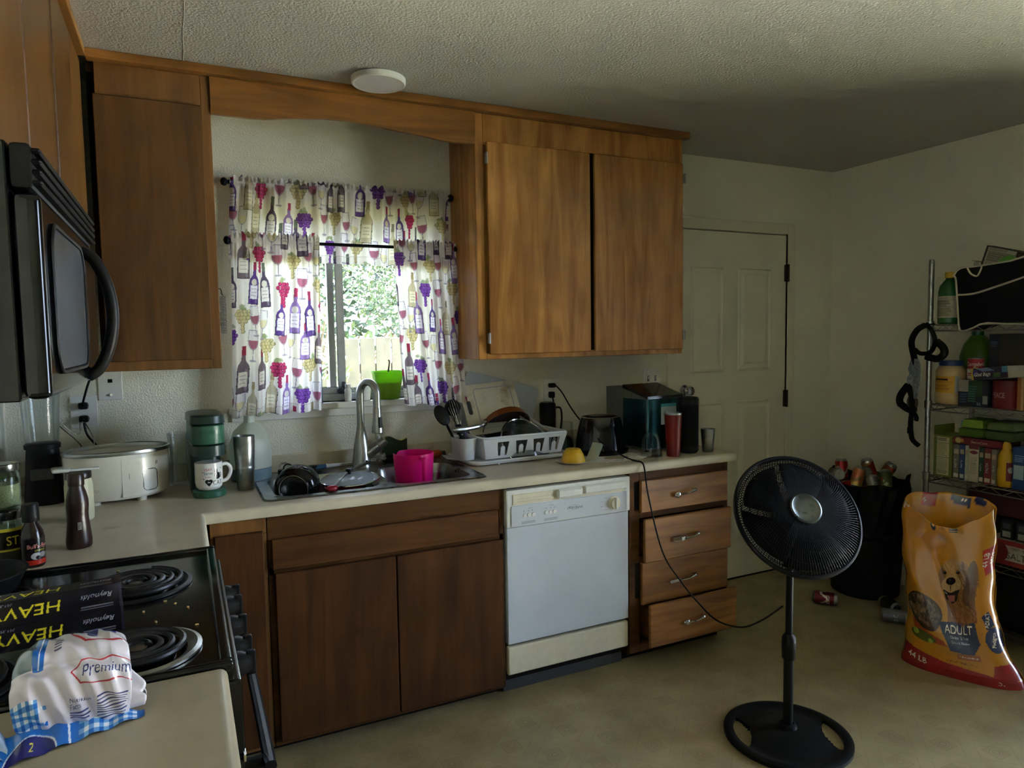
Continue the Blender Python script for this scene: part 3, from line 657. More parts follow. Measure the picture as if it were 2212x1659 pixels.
def plate_with_holes():
    bm = bmesh.new()
    def loop(pts, z):
        vs = [bm.verts.new((x, y, z)) for x, y in pts]; return [bm.edges.new((vs[i], vs[(i+1) % len(vs)])) for i in range(len(vs))]
    ed = loop(outer, .004)
    for bx in (B1, B2): ed += loop(rrect(bx[1]-bx[0], bx[3]-bx[2], .06, 6, (bx[0]+bx[1])/2-1.262, (bx[2]+bx[3])/2+.318), .004)
    bmesh.ops.triangle_fill(bm, use_beauty=True, use_dissolve=False, edges=ed); bm.verts.index_update()
    q.add([v.co[:] for v in bm.verts], [[v.index for v in f.verts] for f in bm.faces]); bm.free()
plate_with_holes(); n = len(outer); o2 = rrect(.86, .529, .04, 6, 0, 0)
q.add([(x, y, .004) for x, y in outer]+[(x*.99+.01*X, y, .006) for (x, y), (X, _) in zip(outer, o2)]+[(x, y, .001) for x, y in o2], [(j*n+i, j*n+(i+1) % n, (j+1)*n+(i+1) % n, (j+1)*n+i) for j in range(2) for i in range(n)])
q.build('rim', 'steel_sink', sk, smooth=40, merge=1e-4)
# faucet
fx = thing('kitchen_faucet', 'brushed nickel gooseneck pull-down faucet with side lever behind the sink', 'faucet', (1.29, -.105, CT+.005))
MB().lathe([(.043, 0), (.043, .004), (.039, .012), (.037, .05), (.031, .10), (.022, .15), (.0185, .165), (.0185, .175)], 28).build('base', 'steel_brushed', fx)
dx, dy = .62, -.785
P = [(0, 0, .17), (0, 0, .27)]+[(.045*(1-math.cos(t))*dx, .045*(1-math.cos(t))*dy, .315+.056*math.sin(t)) for t in [PI*i/14 for i in range(15)]]+[(.090*dx, .090*dy, .28), (.090*dx, .090*dy, .262)]
MB().tube(P, .0165, 16).build('spout', 'steel_brushed', fx)
hd = MB().lathe([(.0155, .264), (.0175, .258), (.019, .22), (.0255, .165), (.0255, .155), (.022, .152), (.0001, .152)], 20, (.090*dx, .090*dy, 0)).build('spray_head', 'steel_brushed', fx)
MB().rbox((-.008, -.027, .176), (.008, -.018, .222), .003).xf(Matrix.Translation((.090*dx, .090*dy, 0)) @ Matrix.Rotation(.3, 4, 'Z')).build('spray_button', 'black_plastic', hd)
lv = MB().cyl((.012, -.004, .045), (.070, -.022, .092), .027, .026, 20).cyl((.071, -.0225, .093), (.098, -.030, .115), .026, .020, 20).build('valve', 'steel_brushed', fx)
MB().tube(smooth_path([(.078, -.024, .108), (.062, -.020, .15), (.054, -.018, .19)], 5), [.012]*4+[.008]*4+[.006]*3, 10).build('lever', 'steel_brushed', lv)

# ---------------------------------------------------------------- dishwasher
dwr = thing('dishwasher', 'white built-in dishwasher with dial and buttons between the sink cabinet and the drawers', 'dishwasher', (2.04, -.3, 0))
o0 = dwr.location.copy()
Wb(dwr, 'tub', 'black_inside', ((1.742, -.585, .06), (2.338, -.03, .868)))
Wb(dwr, 'door_panel', 'white_appliance', ((1.744, -.618, .222), (2.336, -.586, .708)), r=.004)
Wb(dwr, 'kick_plate', 'cream_plastic', ((1.744, -.616, .092), (2.336, -.586, .21)), r=.008, seg=3)
Wb(dwr, 'toe_panel', 'dark_grey', ((1.744, -.56, .0), (2.336, -.545, .09)))
cp = Wb(dwr, 'control_panel', 'white_plastic', ((1.741, -.628, .708), (2.339, -.586, .862)), r=.007, seg=2)
def dwp(name, m, a, c_, par=cp, r=.002): return Wb(par, name, m, ((1.741+a[0]*.598, a[1], .708+a[2]*.154), (1.741+c_[0]*.598, c_[1], .708+c_[2]*.154)), r=r, ofs=o0)
dwp('vent_slot', 'black_inside', (.08, -.6295, .64), (.365, -.62, .82)); dwp('vent_slat', 'cream_plastic', (.085, -.6325, .66), (.36, -.626, .70))
dwp('vent_slat', 'cream_plastic', (.085, -.6325, .74), (.36, -.626, .76))
dwp('handle_recess', 'cream_plastic', (.045, -.6305, .60), (.94, -.626, .88), r=.004)
hb = dwp('latch_handle', 'white_plastic', (.375, -.648, .63), (.585, -.628, .90), r=.012); dwp('handle_lip', 'white_plastic', (.60, -.642, .66), (.965, -.628, .90), r=.010)
dwp('button_panel', 'white_appliance', (.035, -.6315, .06), (.965, -.627, .58), r=.004)
for u in (.135, .168, .20, .30, .332, .364):
    bt = MB().cyl((1.741+u*.598-o0.x, -.6355-o0.y, .708+.30*.154), (1.741+u*.598-o0.x, -.630-o0.y, .708+.30*.154), .0085, n=14).build('button', 'white_plastic', cp)
cv = Canvas(.556, .078, 900, 'c6cdd6')
for u in (.108, .141, .173, .28, .312, .345): cv.ell(u*.598-.021+.012, .058, .0018, .0018, '303030'); cv.lines(u*.598-.02, .006, u*.598+.004, .016, 2, '80848a', .002)
cv.lines(.075, .066, .095, .07, 1, '606060', .002); cv.lines(.172, .066, .192, .07, 1, '606060', .002)
cv.text('Whirlpool', .292, .040, .018, '505458', shear=.35); cv.ell(.296, .046, .022, .011, '8a8d90', .6, ring=.12)
for a in range(0, 360, 40):
    if 60 < a < 120: continue
    cv.lines(.468+.040*math.cos(math.radians(a))-.010, .040+.03*math.sin(math.radians(a))-.001, .468+.040*math.cos(math.radians(a))+.010, .040+.03*math.sin(math.radians(a))+.003, 1, '80848a', .0016, a)
print_obj('panel_print', cv, flat((1.741+.021-o0.x, -.6319-o0.y, .708+.006), (.556, 0, 0), (0, 0, .078)), 'print_gloss', cp)
dl = MB().lathe([(.030, 0), (.030, .004), (.024, .006), (.022, .018), (.0001, .019)], 28).xf(Matrix.Translation((1.741+.855*.598-o0.x, -.631-o0.y, .708+.30*.154)) @ Matrix.Rotation(PI/2, 4, 'X')).build('dial', 'cream_plastic', cp)
MB().rbox((-.005, -.655+.631, -.024), (.005, -.018, .024), .003).xf(Matrix.Translation((1.741+.855*.598-o0.x, -.631-o0.y, .708+.30*.154))).build('dial_grip', 'white_plastic', dl)

# ---------------------------------------------------------------- range with coil burners
rg_ = thing('kitchen_range', 'black coil-burner electric range with front knobs between the counters', 'stove', (.33, -1.443, 0))
def R_(name, m, a, c_, r=.004, seg=2, par=rg_): return Wb(par, name, m, (a, c_), r=r, seg=seg, ofs=rg_.location)
R_('body', 'black_enamel', (.02, -1.82, .03), (.625, -1.066, .885))
ck = R_('cooktop', 'black_enamel', (.005, -1.824, .885), (.655, -1.062, .911), .006)
for a, c_ in (((.005, -1.824, .905), (.655, -1.806, .922)), ((.005, -1.080, .905), (.655, -1.062, .922)), ((.632, -1.806, .905), (.655, -1.080, .921))): R_('cooktop_lip', 'black_gloss', a, c_, .006, 3, ck)
R_('front_panel', 'black_enamel', (.625, -1.82, .745), (.668, -1.066, .884), .008)
R_('oven_door', 'black_gloss', (.625, -1.815, .16), (.665, -1.07, .735), .006); R_('drawer', 'black_enamel', (.625, -1.815, .04), (.66, -1.07, .15), .006)
R_('oven_trim', 'chrome', (.664, -1.815, .728), (.669, -1.07, .742), .001)
X0, Y0 = .33, -1.443
MB().tube(smooth_path([(.668-X0, -1.76-Y0, .69), (.705-X0, -1.76-Y0, .69), (.712-X0, -1.74-Y0, .69), (.712-X0, -1.15-Y0, .69), (.705-X0, -1.13-Y0, .69), (.668-X0, -1.13-Y0, .69)], 4), .012, 10).build('oven_handle', 'black_plastic', rg_)
for y in (-1.205, -1.285, -1.42, -1.545, -1.625):
    kb = MB().lathe([(.026, 0), (.025, .012), (.021, .02), (.019, .03), (.0001, .031)], 20).xf(Matrix.Translation((.668-X0, y-Y0, .825)) @ Matrix.Rotation(PI/2, 4, 'Y')).build('knob', 'black_plastic', rg_)
    MB().rbox((.688-X0, y-Y0-.007, .825-.025), (.706-X0, y-Y0+.007, .825+.025), .004).build('knob_grip', 'black_plastic', kb)
    MB().lathe([(.031, 0), (.031, .002), (.0001, .002)], 20).xf(Matrix.Translation((.6683-X0, y-Y0, .825)) @ Matrix.Rotation(PI/2, 4, 'Y')).build('knob_ring', 'chrome', kb)
for x, y, r, turns in ((.478, -1.300, .098, 4.2), (.500, -1.690, .088, 3.6), (.20, -1.285, .075, 3.2), (.205, -1.70, .098, 4.2)):
    bu = MB().lathe([(r+.020, .0), (r+.020, .004), (r+.012, .007), (r+.006, .004), (r-.01, -.004), (.02, -.008), (.0001, -.008)], 40, (x-X0, y-Y0, .9125)).build('drip_pan', 'chrome_dull' if r < .095 else 'coil_metal', ck)
    n = int(turns*30); P = [((.018+(r-.018)*i/n)*math.cos(2*PI*turns*i/n)+x-X0, (.018+(r-.018)*i/n)*math.sin(2*PI*turns*i/n)+y-Y0, .924) for i in range(n+1)]
    MB().tube(P, .0062, 8).build('coil', 'coil_metal', bu)
    MB().lathe([(.016, .920), (.016, .924), (.0001, .925)], 18, (x-X0, y-Y0, 0)).build('coil_cap', 'chrome_dull', bu)

# ---------------------------------------------------------------- over-the-range microwave
mw = thing('microwave_oven', 'black over-the-range microwave with curved handle under the left cabinets', 'microwave', (.2, -1.443, 1.39))
def Mw(name, m, a, c_, r=.004, seg=2, par=mw): return Wb(par, name, m, (a, c_), r=r, seg=seg, ofs=mw.location)
Mw('housing', 'black_enamel', (.002, -1.820, 1.392), (.372, -1.066, 1.787), .004)
dr = Mw('door', 'black_gloss', (.374, -1.820, 1.395), (.412, -1.262, 1.712), .012, 3)
Mw('control_panel', 'black_gloss', (.374, -1.258, 1.395), (.410, -1.066, 1.712), .010, 3)
vt = Mw('vent_grille', 'black_plastic', (.374, -1.820, 1.716), (.404, -1.066, 1.786), .008, 2)
for k in range(4): Mw('louver', 'black_plastic', (.400, -1.815, 1.723+k*.016), (.416, -1.070, 1.731+k*.016), .003, 1, vt)
q = MB().prism(rrect(.40, .235, .05, 6), 0, .004, Matrix(((0, 0, 1, .411-.2), (1, 0, 0, -1.555+1.443), (0, 1, 0, 1.555-1.39), (0, 0, 0, 1))))
mat('mw_window', '39424a', .22, var=.35, vs=14); q.build('door_window', 'mw_window', dr)
q = MB().tube([(.4145-.2, y-1.555+1.443, z+1.555-1.39) for y, z in rrect(.41, .245, .055, 6)], .004, 8, closed=True).build('window_frame', 'black_plastic', dr)
P = smooth_path([(.405, -1.285, 1.685), (.43, -1.285, 1.665), (.452, -1.285, 1.61), (.460, -1.285, 1.545), (.452, -1.285, 1.48), (.43, -1.285, 1.425), (.405, -1.285, 1.405)], 5)
q = MB().tube([(p[0]-.2, p[1]+1.443, p[2]-1.39) for p in P], .013, 12); q.build('handle', 'black_plastic', dr)

# ---------------------------------------------------------------- ceiling lamp (switched off)
cl = thing('ceiling_lamp', 'round flat white ceiling lamp, switched off, in front of the valance board', 'lamp', (1.318, -.452, H))
mat('lamp_diffuser', 'd6d6da', .5, var=.03)
MB().lathe([(.098, -.002), (.102, -.004), (.102, -.022), (.097, -.026), (.088, -.024)], 48).build('ring', 'white_plastic', cl)
MB().lathe([(.0886, -.020), (.0886, -.0235), (.0001, -.0255)], 48).build('diffuser', 'lamp_diffuser', cl)
MB().lathe([(.09, 0), (.09, -.012), (.0001, -.013)], 32).build('mounting_plate', 'white_plastic', cl)
# ---------------------------------------------------------------- curtains with printed bottles, glasses and grapes
def d_bottle(cv, x, y, h, st, rot=0):
    body, lab, cap = (('5d4288', 'efe9f2', 'a03458'), ('77676e', 'e4dccf', '96304a'), ('bdb193', 'e2dac0', 'a3916c'), ('574860', 'd9d2ce', '6a6e62'), ('8d70ad', 'ece6f2', 'ac3c62'), ('cbc1a5', 'e8e2cc', '8a856a'))[st]
    w = h*.26; c, s = math.cos(rot), math.sin(rot)
    T = lambda p: [(x+(a*c-b*s), y+(a*s+b*c)) for a, b in p]
    o = [(-w/2, 0), (w/2, 0), (w/2, h*.52), (w*.42, h*.60), (w*.16, h*.70), (w*.15, h*.97), (-w*.15, h*.97), (-w*.16, h*.70), (-w*.42, h*.60), (-w/2, h*.52)]
    k = .0022; cv.poly(T([(a*1.10, b*1.01-k) for a, b in o]), '2e2430'); cv.poly(T(o), body)
    cv.poly(T([(w*.2, h*.03), (w*.38, h*.03), (w*.38, h*.5), (w*.2, h*.5)]), 'c9bfd0', .25)
    cv.poly(T([(-w*.18, h*.80), (w*.18, h*.80), (w*.17, h*1.0), (-w*.17, h*1.0)]), cap)
    cv.poly(T([(-w*.40, h*.12), (w*.40, h*.12), (w*.40, h*.44), (-w*.40, h*.44)]), lab)
    for i in range(3): cv.line(T([(-w*.27, h*(.2+.08*i)), (w*.27, h*(.2+.08*i))]), .0022, '6a5a60', .8)
    if st in (0, 3, 4): q = T([(0, h*.52)])[0]; cv.ell(q[0], q[1], w*.3, w*.3, 'd8d0c4')
def d_glass(cv, x, y, h, col, rot=0):
    c, s = math.cos(rot), math.sin(rot); T = lambda p: [(x+(a*c-b*s), y+(a*s+b*c)) for a, b in p]; w = h*.36
    bowl = [(w*.5*math.cos(t), h*.68+h*.30*math.sin(t)) for t in [PI+PI*i/12 for i in range(13)]]+[(w*.42, h), (-w*.42, h)]
    cv.line(T(bowl+[bowl[0]]), .003, '8a7f92'); cv.poly(T(bowl), 'ded8e4', .5)
    wine = [(w*.47*math.cos(t), h*.68+h*.28*math.sin(t)) for t in [PI+PI*i/12 for i in range(13)]]; cv.poly(T(wine), col, .85)
    cv.line(T([(0, h*.4), (0, h*.04)]), .0035, '8f8699'); q = T([(0, h*.03)])[0]; cv.ell(q[0], q[1], w*.34, h*.035, '8f8699', .8)
def d_grapes(cv, x, y, h, col, dk, seed=0):
    rg = random.Random(seed)
    for i in range(5): cv.ell(x+rg.uniform(-.02, .02), y+h*.98+rg.uniform(-.008, .012), .012, .007, '8d9b70', .75, rg.uniform(0, 3))
    for r in range(7):
        n = max(1, 5-abs(r-1)-(r > 3)); yy = y+h*(.88-.13*r)
        for i in range(n):
            gx = x+(i-(n-1)/2)*.0145+rg.uniform(-.002, .002); cv.ell(gx, yy, .009, .009, dk); cv.ell(gx-.001, yy+.001, .007, .007, col)
def wine_print(w, h, seed, res=500):
    cv = Canvas(w, h, res, 'efe9e2'); rg = random.Random(seed); k = 0
    for j in range(-1, int(h/.114)+1):
        for i in range(-1, int(w/.087)+1):
            x = i*.087+(.0435 if j % 2 else 0)+rg.uniform(-.012, .012); y = j*.114+rg.uniform(-.02, .02); t = (i*5+j*3+seed) % 7; k += 1
            if t in (0, 2, 5): d_bottle(cv, x, y-.01, rg.uniform(.15, .19), rg.randrange(6), rg.uniform(-.08, .08))
            elif t == 1: d_glass(cv, x, y, .13, '9a2a5a', rg.uniform(-.12, .12))
            elif t == 4: d_glass(cv, x-.014, y, .125, '8f2350', .1); d_glass(cv, x+.02, y-.014, .12, 'd9cfa0', -.1)
            elif t == 3: d_grapes(cv, x, y, .115, *(('7a4aa0', '4a2570') if rg.random() < .55 else ('b23a68', '7a1c40')), seed=k)
            else: d_grapes(cv, x, y, .105, 'cbbd90', '8f8558', seed=k); cv.line([(x-.02, y+.085), (x+.01, y+.10), (x+.03, y+.085)], .002, '7d8a60')
    return cv
def pleat(U, seed, f1, f2):
    return np.sin(2*PI*f1*U+seed)*.6+np.sin(2*PI*f2*U+seed*1.7+1)*.4
def curtain(name, label, x0t, x1t, x0b, x1b, ztop, zrod, zbot0, zbot1, y0, f1, f2, seed, full=1.25, fwd=None):
    w = (x1t-x0t)*full; h = ztop-min(zbot0, zbot1); cv = wine_print(w, h, seed)
    cv.line([(0, .034), (w, .034)], .002, 'b9b0a8'); hb = cv.a[: int(.034*cv.res)]; hb *= .92
    vr = (zrod-min(zbot0, zbot1))/h
    def fn(U, V):
        Ue = U+.012*np.sin(2*PI*3*U+seed)
        top = x0t+(x1t-x0t)*Ue; bot = x0b+(x1b-x0b)*Ue; t = V/vr; tt = np.clip(t, 0, 1)
        X = bot+(top-bot)*tt**.8; zb = zbot0+(zbot1-zbot0)*U
        Z = zb+(ztop-zb)*V
        near = np.exp(-((V-vr)/.035)**2)
        A = .022*(1-tt)**.5*.9+.006
        hi = np.sin(2*PI*(f2*1.9)*U+seed)*.5+np.sin(2*PI*(f2*2.7)*U+2*seed)*.5
        Y = y0+A*pleat(U, seed, f1, f2)*(1-near)+.004*hi*tt**3*(1-near)
        ruff = np.clip((V-vr)/(1-vr+1e-6), 0, 1)
        Y = Y-.006*near+ruff*.009*hi; Z = Z+ruff*.006*np.sin(2*PI*f2*2.2*U+seed*3)
        Z = Z+.004*np.sin(2*PI*f1*U+seed)*(1-tt)**2
        if fwd is not None: Y = Y+fwd(U, V)
        return X, Y, Z
    o = print_obj(name, cv, fn, 'print_cloth'); return tag(o, label, 'curtain', 'printed window curtains')
curtain('window_curtain', 'gathered valance curtain printed with wine bottles, on the upper rod', .795, 1.735, .775, 1.73, 2.142, 2.118, 1.806, 1.797, -.048, 7, 17, 1, 1.3,
        lambda U, V: -.05*np.clip(1-U/.12, 0, 1)*np.clip(1-V/.45, 0, 1))
curtain('window_curtain', 'wide tier curtain printed with wine bottles, on the lower rod beside the single-door cabinet', .80, 1.146, .775, 1.132, 1.912, 1.884, 1.166, 1.176, -.086, 4, 9, 4, 1.3)
curtain('window_curtain', 'narrow tier curtain printed with wine bottles, drawn toward the two-door cabinet', 1.462, 1.755, 1.496, 1.80, 1.912, 1.880, 1.176, 1.165, -.086, 3, 8, 9, 1.35)
for z, y, lab in ((2.118, -.0435, 'upper black curtain rod with round finials carrying the valance curtain'), (1.880, -.078, 'lower black curtain rod with round finials carrying the two tier curtains')):
    rd = thing('curtain_rod', lab, 'curtain rod', (1.268, y, z))
    MB().cyl((-.487, 0, 0), (.487, 0, 0), .0068, n=12).build('rod', 'black_iron', rd)
    for s_ in (-1, 1):
        MB().lathe([(.006, 0), (.010, .004), (.006, .009), (.015, .016), (.0175, .024), (.013, .033), (.0001, .038)], 14).xf(Matrix.Translation((s_*.462, 0, 0)) @ Matrix.Rotation(s_*PI/2, 4, 'Y')).build('finial', 'black_iron', rd)
        MB().rbox((s_*.445-.006, .0, -.006), (s_*.445+.006, -y, .006), .002).rbox((s_*.445-.009, -y-.005, -.022), (s_*.445+.009, -y-.0005, .022), .003).build('bracket', 'black_iron', rd)

# ---------------------------------------------------------------- things on the window sill
def LT(name, label, cat, loc, parts, rz=0, rot=None, n=32, group=None):
    t = thing(name, label, cat, loc, rz, group, rot)
    for p in parts:
        kw = p[3] if len(p) > 3 else {}
        MB().lathe(p[2], n, **kw).build(p[0], p[1], t, smooth=40)
    return t
def L1(name, label, cat, loc, m, prof, rz=0, rot=None, n=32, group=None, **kw):
    o = MB().lathe(prof, n, **kw).build(name, m, smooth=40); place(o, loc, rz, rot); return tag(o, label, cat, group)
m, nt, p = base('lime_plastic'); p.inputs['Base Color'].default_value = (*lin('9ad032'), 1); p.inputs['Roughness'].default_value = .35
_t = node(nt, 'ShaderNodeBsdfTranslucent'); _t.inputs[0].default_value = (*lin('a6e02c'), 1); _x = node(nt, 'ShaderNodeMixShader'); _x.inputs[0].default_value = .55
_n = node(nt, 'ShaderNodeTexNoise'); _n.inputs['Scale'].default_value = 30; _r = node(nt, 'ShaderNodeMapRange'); _r.inputs[3].default_value = .3; _r.inputs[4].default_value = .45
nt.links.new(_n.outputs[0], _r.inputs[0]); nt.links.new(_r.outputs[0], p.inputs['Roughness'])
nt.links.new(p.outputs[0], _x.inputs[1]); nt.links.new(_t.outputs[0], _x.inputs[2]); nt.links.new(_x.outputs[0], nt.nodes['Material Output'].inputs[0])
mat('twig', '6a5238', .9)
pt = LT('plant_pot', 'lime green plastic plant pot with soil and a bare stick on the window sill', 'plant pot', (1.448, .012, WZ0), [
    ('pot', 'lime_plastic', [(.050, 0), (.053, .004), (.055, .02), (.0545, .022), (.072, .120), (.075, .122), (.075, .127), (.071, .127), (.069, .118), (.052, .022), (.049, .008), (.0001, .008)])], n=36)
MB().lathe([(.050, .009), (.0615, .077), (.05, .081), (.0001, .079)], 28).build('soil', 'soil', pt)
MB().tube(smooth_path([(.006, 0, .07), (.004, .002, .12), (.010, 0, .165), (.006, 0, .178)], 4), [.004]*6+[.003]*6+[.0025], 6).build('stick', 'twig', pt)
mat('blue_cap', '2d5fb0', .4); mat('marker_body', '8fb0d8', .45)
LT('marker_pen', 'tall pale marker pen with blue cap standing on the sill beside the curtain', 'marker', (1.137, -.022, WZ0), [('barrel', 'marker_body', [(.008, 0), (.0095, .004), (.0095, .115), (.008, .12), (.008, .125)]), ('cap', 'blue_cap', [(.0102, .118), (.0102, .17), (.006, .178), (.0001, .178)])], n=18)
mat('frost_plastic', 'e6e6e0', .4, var=.04)
tb = LT('plastic_tub', 'small white plastic tub on the window sill beside the green pot', 'tub', (1.330, .010, WZ0), [('tub', 'frost_plastic', [(.030, 0), (.033, .003), (.037, .055), (.039, .056), (.039, .060), (.035, .060), (.031, .006), (.0001, .006)])])
LT('pill_bottle', 'small white bottle on the sill next to the window latch', 'bottle', (1.262, .000, WZ0), [('bottle', 'frost_plastic', [(.014, 0), (.0155, .003), (.0155, .05), (.010, .058), (.010, .062)]), ('cap', 'white_plastic', [(.0125, .060), (.0125, .076), (.0001, .077)])], n=20)

# ---------------------------------------------------------------- wall plates and plugs
def plate(name, label, cat, x, z, w=.072, h=.116):
    t = thing(name, label, cat, (x, 0, z)); MB().rbox((-w/2, -.006, -h/2), (w/2, 0, h/2), .003, 2).build('cover_plate', 'white_plastic', t); return t
def socket(t, z, m='white_plastic'):
    o = MB().lathe([(.017, 0), (.0165, .002), (.0001, .002)], 24, sy=.82).xf(Matrix.Translation((0, -.006, z)) @ Matrix.Rotation(PI/2, 4, 'X')).build('socket', m, t)
    for x in (-.006, .006): MB().box((x-.001, -.0087, z-.001), (x+.001, -.0078, z+.007)).build('slot', 'black_inside', o)
    return o
t = plate('wall_outlet', 'white double wall outlet with two black plugs behind the slow cooker', 'outlet', .251, 1.214, .09, .125); socket(t, .025, 'dark_grey'); socket(t, -.025, 'dark_grey')
for z in (.025, -.025):
    pg = MB().rbox((-.016, -.034, z-.013), (.016, -.0075, z+.013), .006, 2).build('plug', 'black_plastic', t)
    P = [(0, -.03, z), (.002, -.045, z-.01), (.012, -.05, z-.06), (.05, -.045, z-.12), (.075, -.04, z-.19)] if z < 0 else [(0, -.03, z), (.004, -.045, z+.02), (.02, -.05, z+.075), (.035, -.04, z+.12), (.04, -.02, z+.16)]
    MB().tube(smooth_path(P, 5), .0042, 8).build('plug_cord', 'black_plastic', pg)
t = plate('phone_jack_plate', 'white phone and cable wall plate under the single-door cabinet', 'wall plate', .343, 1.318, .082, .125)
MB().rbox((-.008, -.0075, .005), (.008, -.0055, .019), .002).build('phone_jack', 'black_inside', t); MB().cyl((.002, -.014, -.042), (.002, -.005, -.042), .005, n=12).build('cable_jack', 'chrome', t)
t = plate('wall_outlet', 'white double wall outlet with two black plugs behind the dish rack', 'outlet', 2.287, 1.201); socket(t, .024); socket(t, -.024)
MB().rbox((-.013, -.034, .012), (.021, -.0075, .035), .006, 2).build('plug', 'black_plastic', t); MB().rbox((-.014, -.036, -.04), (.014, -.0075, -.008), .006, 2).build('plug', 'black_plastic', t)
MB().tube(smooth_path([(0, -.03, -.035), (.004, -.034, -.06), (.006, -.036, -.10)], 4), .004, 8).build('plug_cord', 'black_plastic', t)
t = plate('light_switch', 'white double toggle light switch plate beside the door', 'light switch', 2.925, 1.232, .116, .116)
for x in (-.024, .024): MB().rbox((x-.005, -.02, -.004), (x+.005, -.005, .012), .002).build('toggle', 'white_plastic', t); MB().box((x-.007, -.0068, -.014), (x+.007, -.0058, .016)).build('toggle_slot', 'dark_grey', t)
# chain scrubber hanging on the cabinet side
t = thing('chain_scrubber', 'dark chain mail pot scrubber hanging from a hook on the cabinet side', 'scrubber', (.752, -.10, 1.63))
MB().tube(smooth_path([(-.018, 0, .055), (-.006, 0, .055), (0, 0, .048), (0, 0, .035), (.006, 0, .03)], 4), .0018, 6).build('hook', 'black_iron', t)
q = MB()
for i in range(14):
    for j in range(7): a = (i*7+j); q.tube([(.004+.006*math.sin(a*1.3)+.0055*math.cos(u), -.02+j*.0066, .02-i*.0105+.0055*math.sin(u)) for u in [2*PI*k/8 for k in range(8)]], .0012, 5, closed=True)
o = q.build('chain_rings', 'chrome_dull', t); o['kind'] = 'stuff'

# ---------------------------------------------------------------- counter, left group
mat('slow_white', 'd9d6c6', .22, var=.06, vs=10); wear('slow_white', '8a7a5a', 14, .66, .8)
sc_ = thing('slow_cooker', 'oval white slow cooker base with open steel well in the counter corner', 'slow cooker', (.372, -.235, CT), .20)
AX, AY = .168, .128
MB().lathe([(.84, .012), (.93, .016), (.985, .04), (1.0, .08), (1.0, .168), (.985, .172)], 64, sx=AX, sy=AY).build('body', 'slow_white', sc_)
MB().lathe([(.985, .170), (1.03, .172), (1.04, .178), (1.03, .184), (.99, .186), (.975, .182)], 64, sx=AX, sy=AY, cap=False).build('rim', 'steel_brushed', sc_)
MB().lathe([(.975, .183), (.955, .17), (.93, .06), (.86, .03), (.0001, .026)], 64, sx=AX, sy=AY).build('heating_well', 'steel_brushed', sc_)
for a in (45, 135, 225, 300): MB().cyl((AX*.7*math.cos(math.radians(a)), AY*.78*math.sin(math.radians(a)), 0), (AX*.7*math.cos(math.radians(a)), AY*.78*math.sin(math.radians(a)), .014), .016, n=14).build('foot', 'slow_white', sc_)
MB().rbox((-AX-.035, -.03, .118), (-AX+.01, .03, .134), .007).build('side_handle', 'slow_white', sc_)
cv = Canvas(.17, .13, 900, 'd9d6c6'); pan = rrect(.05, .075, .014, 5, .085, .05); cv.line(pan+[pan[0]], .0028, '1a1a1a'); cv.poly(rrect(.046, .071, .013, 5, .085, .05), 'c9c7bd')
cv.text('B', .108, .102, .018, '2a2a2a', shear=.2); cv.line([(.02, .06), (.02, .078)], .0018, '3a3a30')
print_obj('control_print', cv, around(1.003, .025, .155, 268, 334, AX, AY), 'print_gloss', sc_)
# glass carafe beside it
LT('drinking_glass', 'tall clear glass pitcher between the slow cooker and the green coffee maker', 'glass', (.573, -.115, CT), [('glass', 'clear_glass', [(.036, 0), (.038, .004), (.039, .06), (.034, .13), (.043, .21), (.0415, .21), (.0325, .13), (.0365, .062), (.0345, .012), (.0001, .010)])], n=36)
# green pod coffee maker, mug on its tray
mat('keurig_green', '2f5f48', .35, var=.05); mat('keurig_dark', '16302a', .35, var=.06)
km = thing('coffee_maker', 'slim dark green pod coffee maker standing next to the slow cooker', 'coffee maker', (.668, -.345, CT), .08)
def slab(w, d, z0, z1, r, cy=0, tp=1): 
    q = MB(); a = rrect(w, d, r, 8, 0, cy); n = len(a); k = .004
    zs = ((z0, 1-k/w), (z0+.003, 1), (z1-.006, tp), (z1-.001, tp*(1-.012/w)), (z1, tp*(1-.03/w)))
    q.add([(x*s, cy+(y-cy)*s, z) for z, s in zs for x, y in a], [(j*n+i, j*n+(i+1) % n, (j+1)*n+(i+1) % n, (j+1)*n+i) for j in range(4) for i in range(n)]+[tuple(range(n))[::-1], tuple(range(4*n, 5*n))]); return q
slab(.112, .13, 0, .026, .055, -.005).build('drip_tray', 'keurig_green', km)
slab(.106, .14, .0, .20, .04, .11).build('rear_column', 'keurig_dark', km)
slab(.112, .27, .195, .268, .054, .05).build('brew_head', 'keurig_green', km)
slab(.110, .268, .150, .196, .053, .05).build('brew_spout', 'keurig_dark', km)
slab(.118, .276, .268, .302, .056, .05, .97).build('lid', 'keurig_dark', km)
cv = Canvas(.06, .016, 1500, '2f5f48'); cv.text('KEURIG', .03, .004, .011, '1f4434', sx=1.2)
print_obj('brand_print', cv, lambda U, V: ((U-.5)*.06, -.0853+((U-.5)*.06)**2*8.8, .232+V*.016), 'print_gloss', km)
mat('mug_red', 'a02024', .25)
mg = thing('coffee_mug', 'white mug with black cat print and red inside on the coffee maker tray', 'mug', (.668, -.368, CT+.0262), .35)
MB().lathe([(.030, 0), (.036, .002), (.044, .012), (.047, .03), (.047, .098), (.0455, .100)], 40).build('body', 'white_ceramic', mg)
MB().lathe([(.0455, .100), (.0435, .098), (.043, .03), (.038, .01), (.0001, .008)], 40).build('inside', 'mug_red', mg)
MB().tube(smooth_path([(.044, 0, .082), (.064, 0, .085), (.080, 0, .068), (.078, 0, .045), (.064, 0, .026), (.044, 0, .022)], 6), .0068, 12).build('handle', 'white_ceramic', mg)
cv = Canvas(.085, .078, 1300, 'e6e4dd')
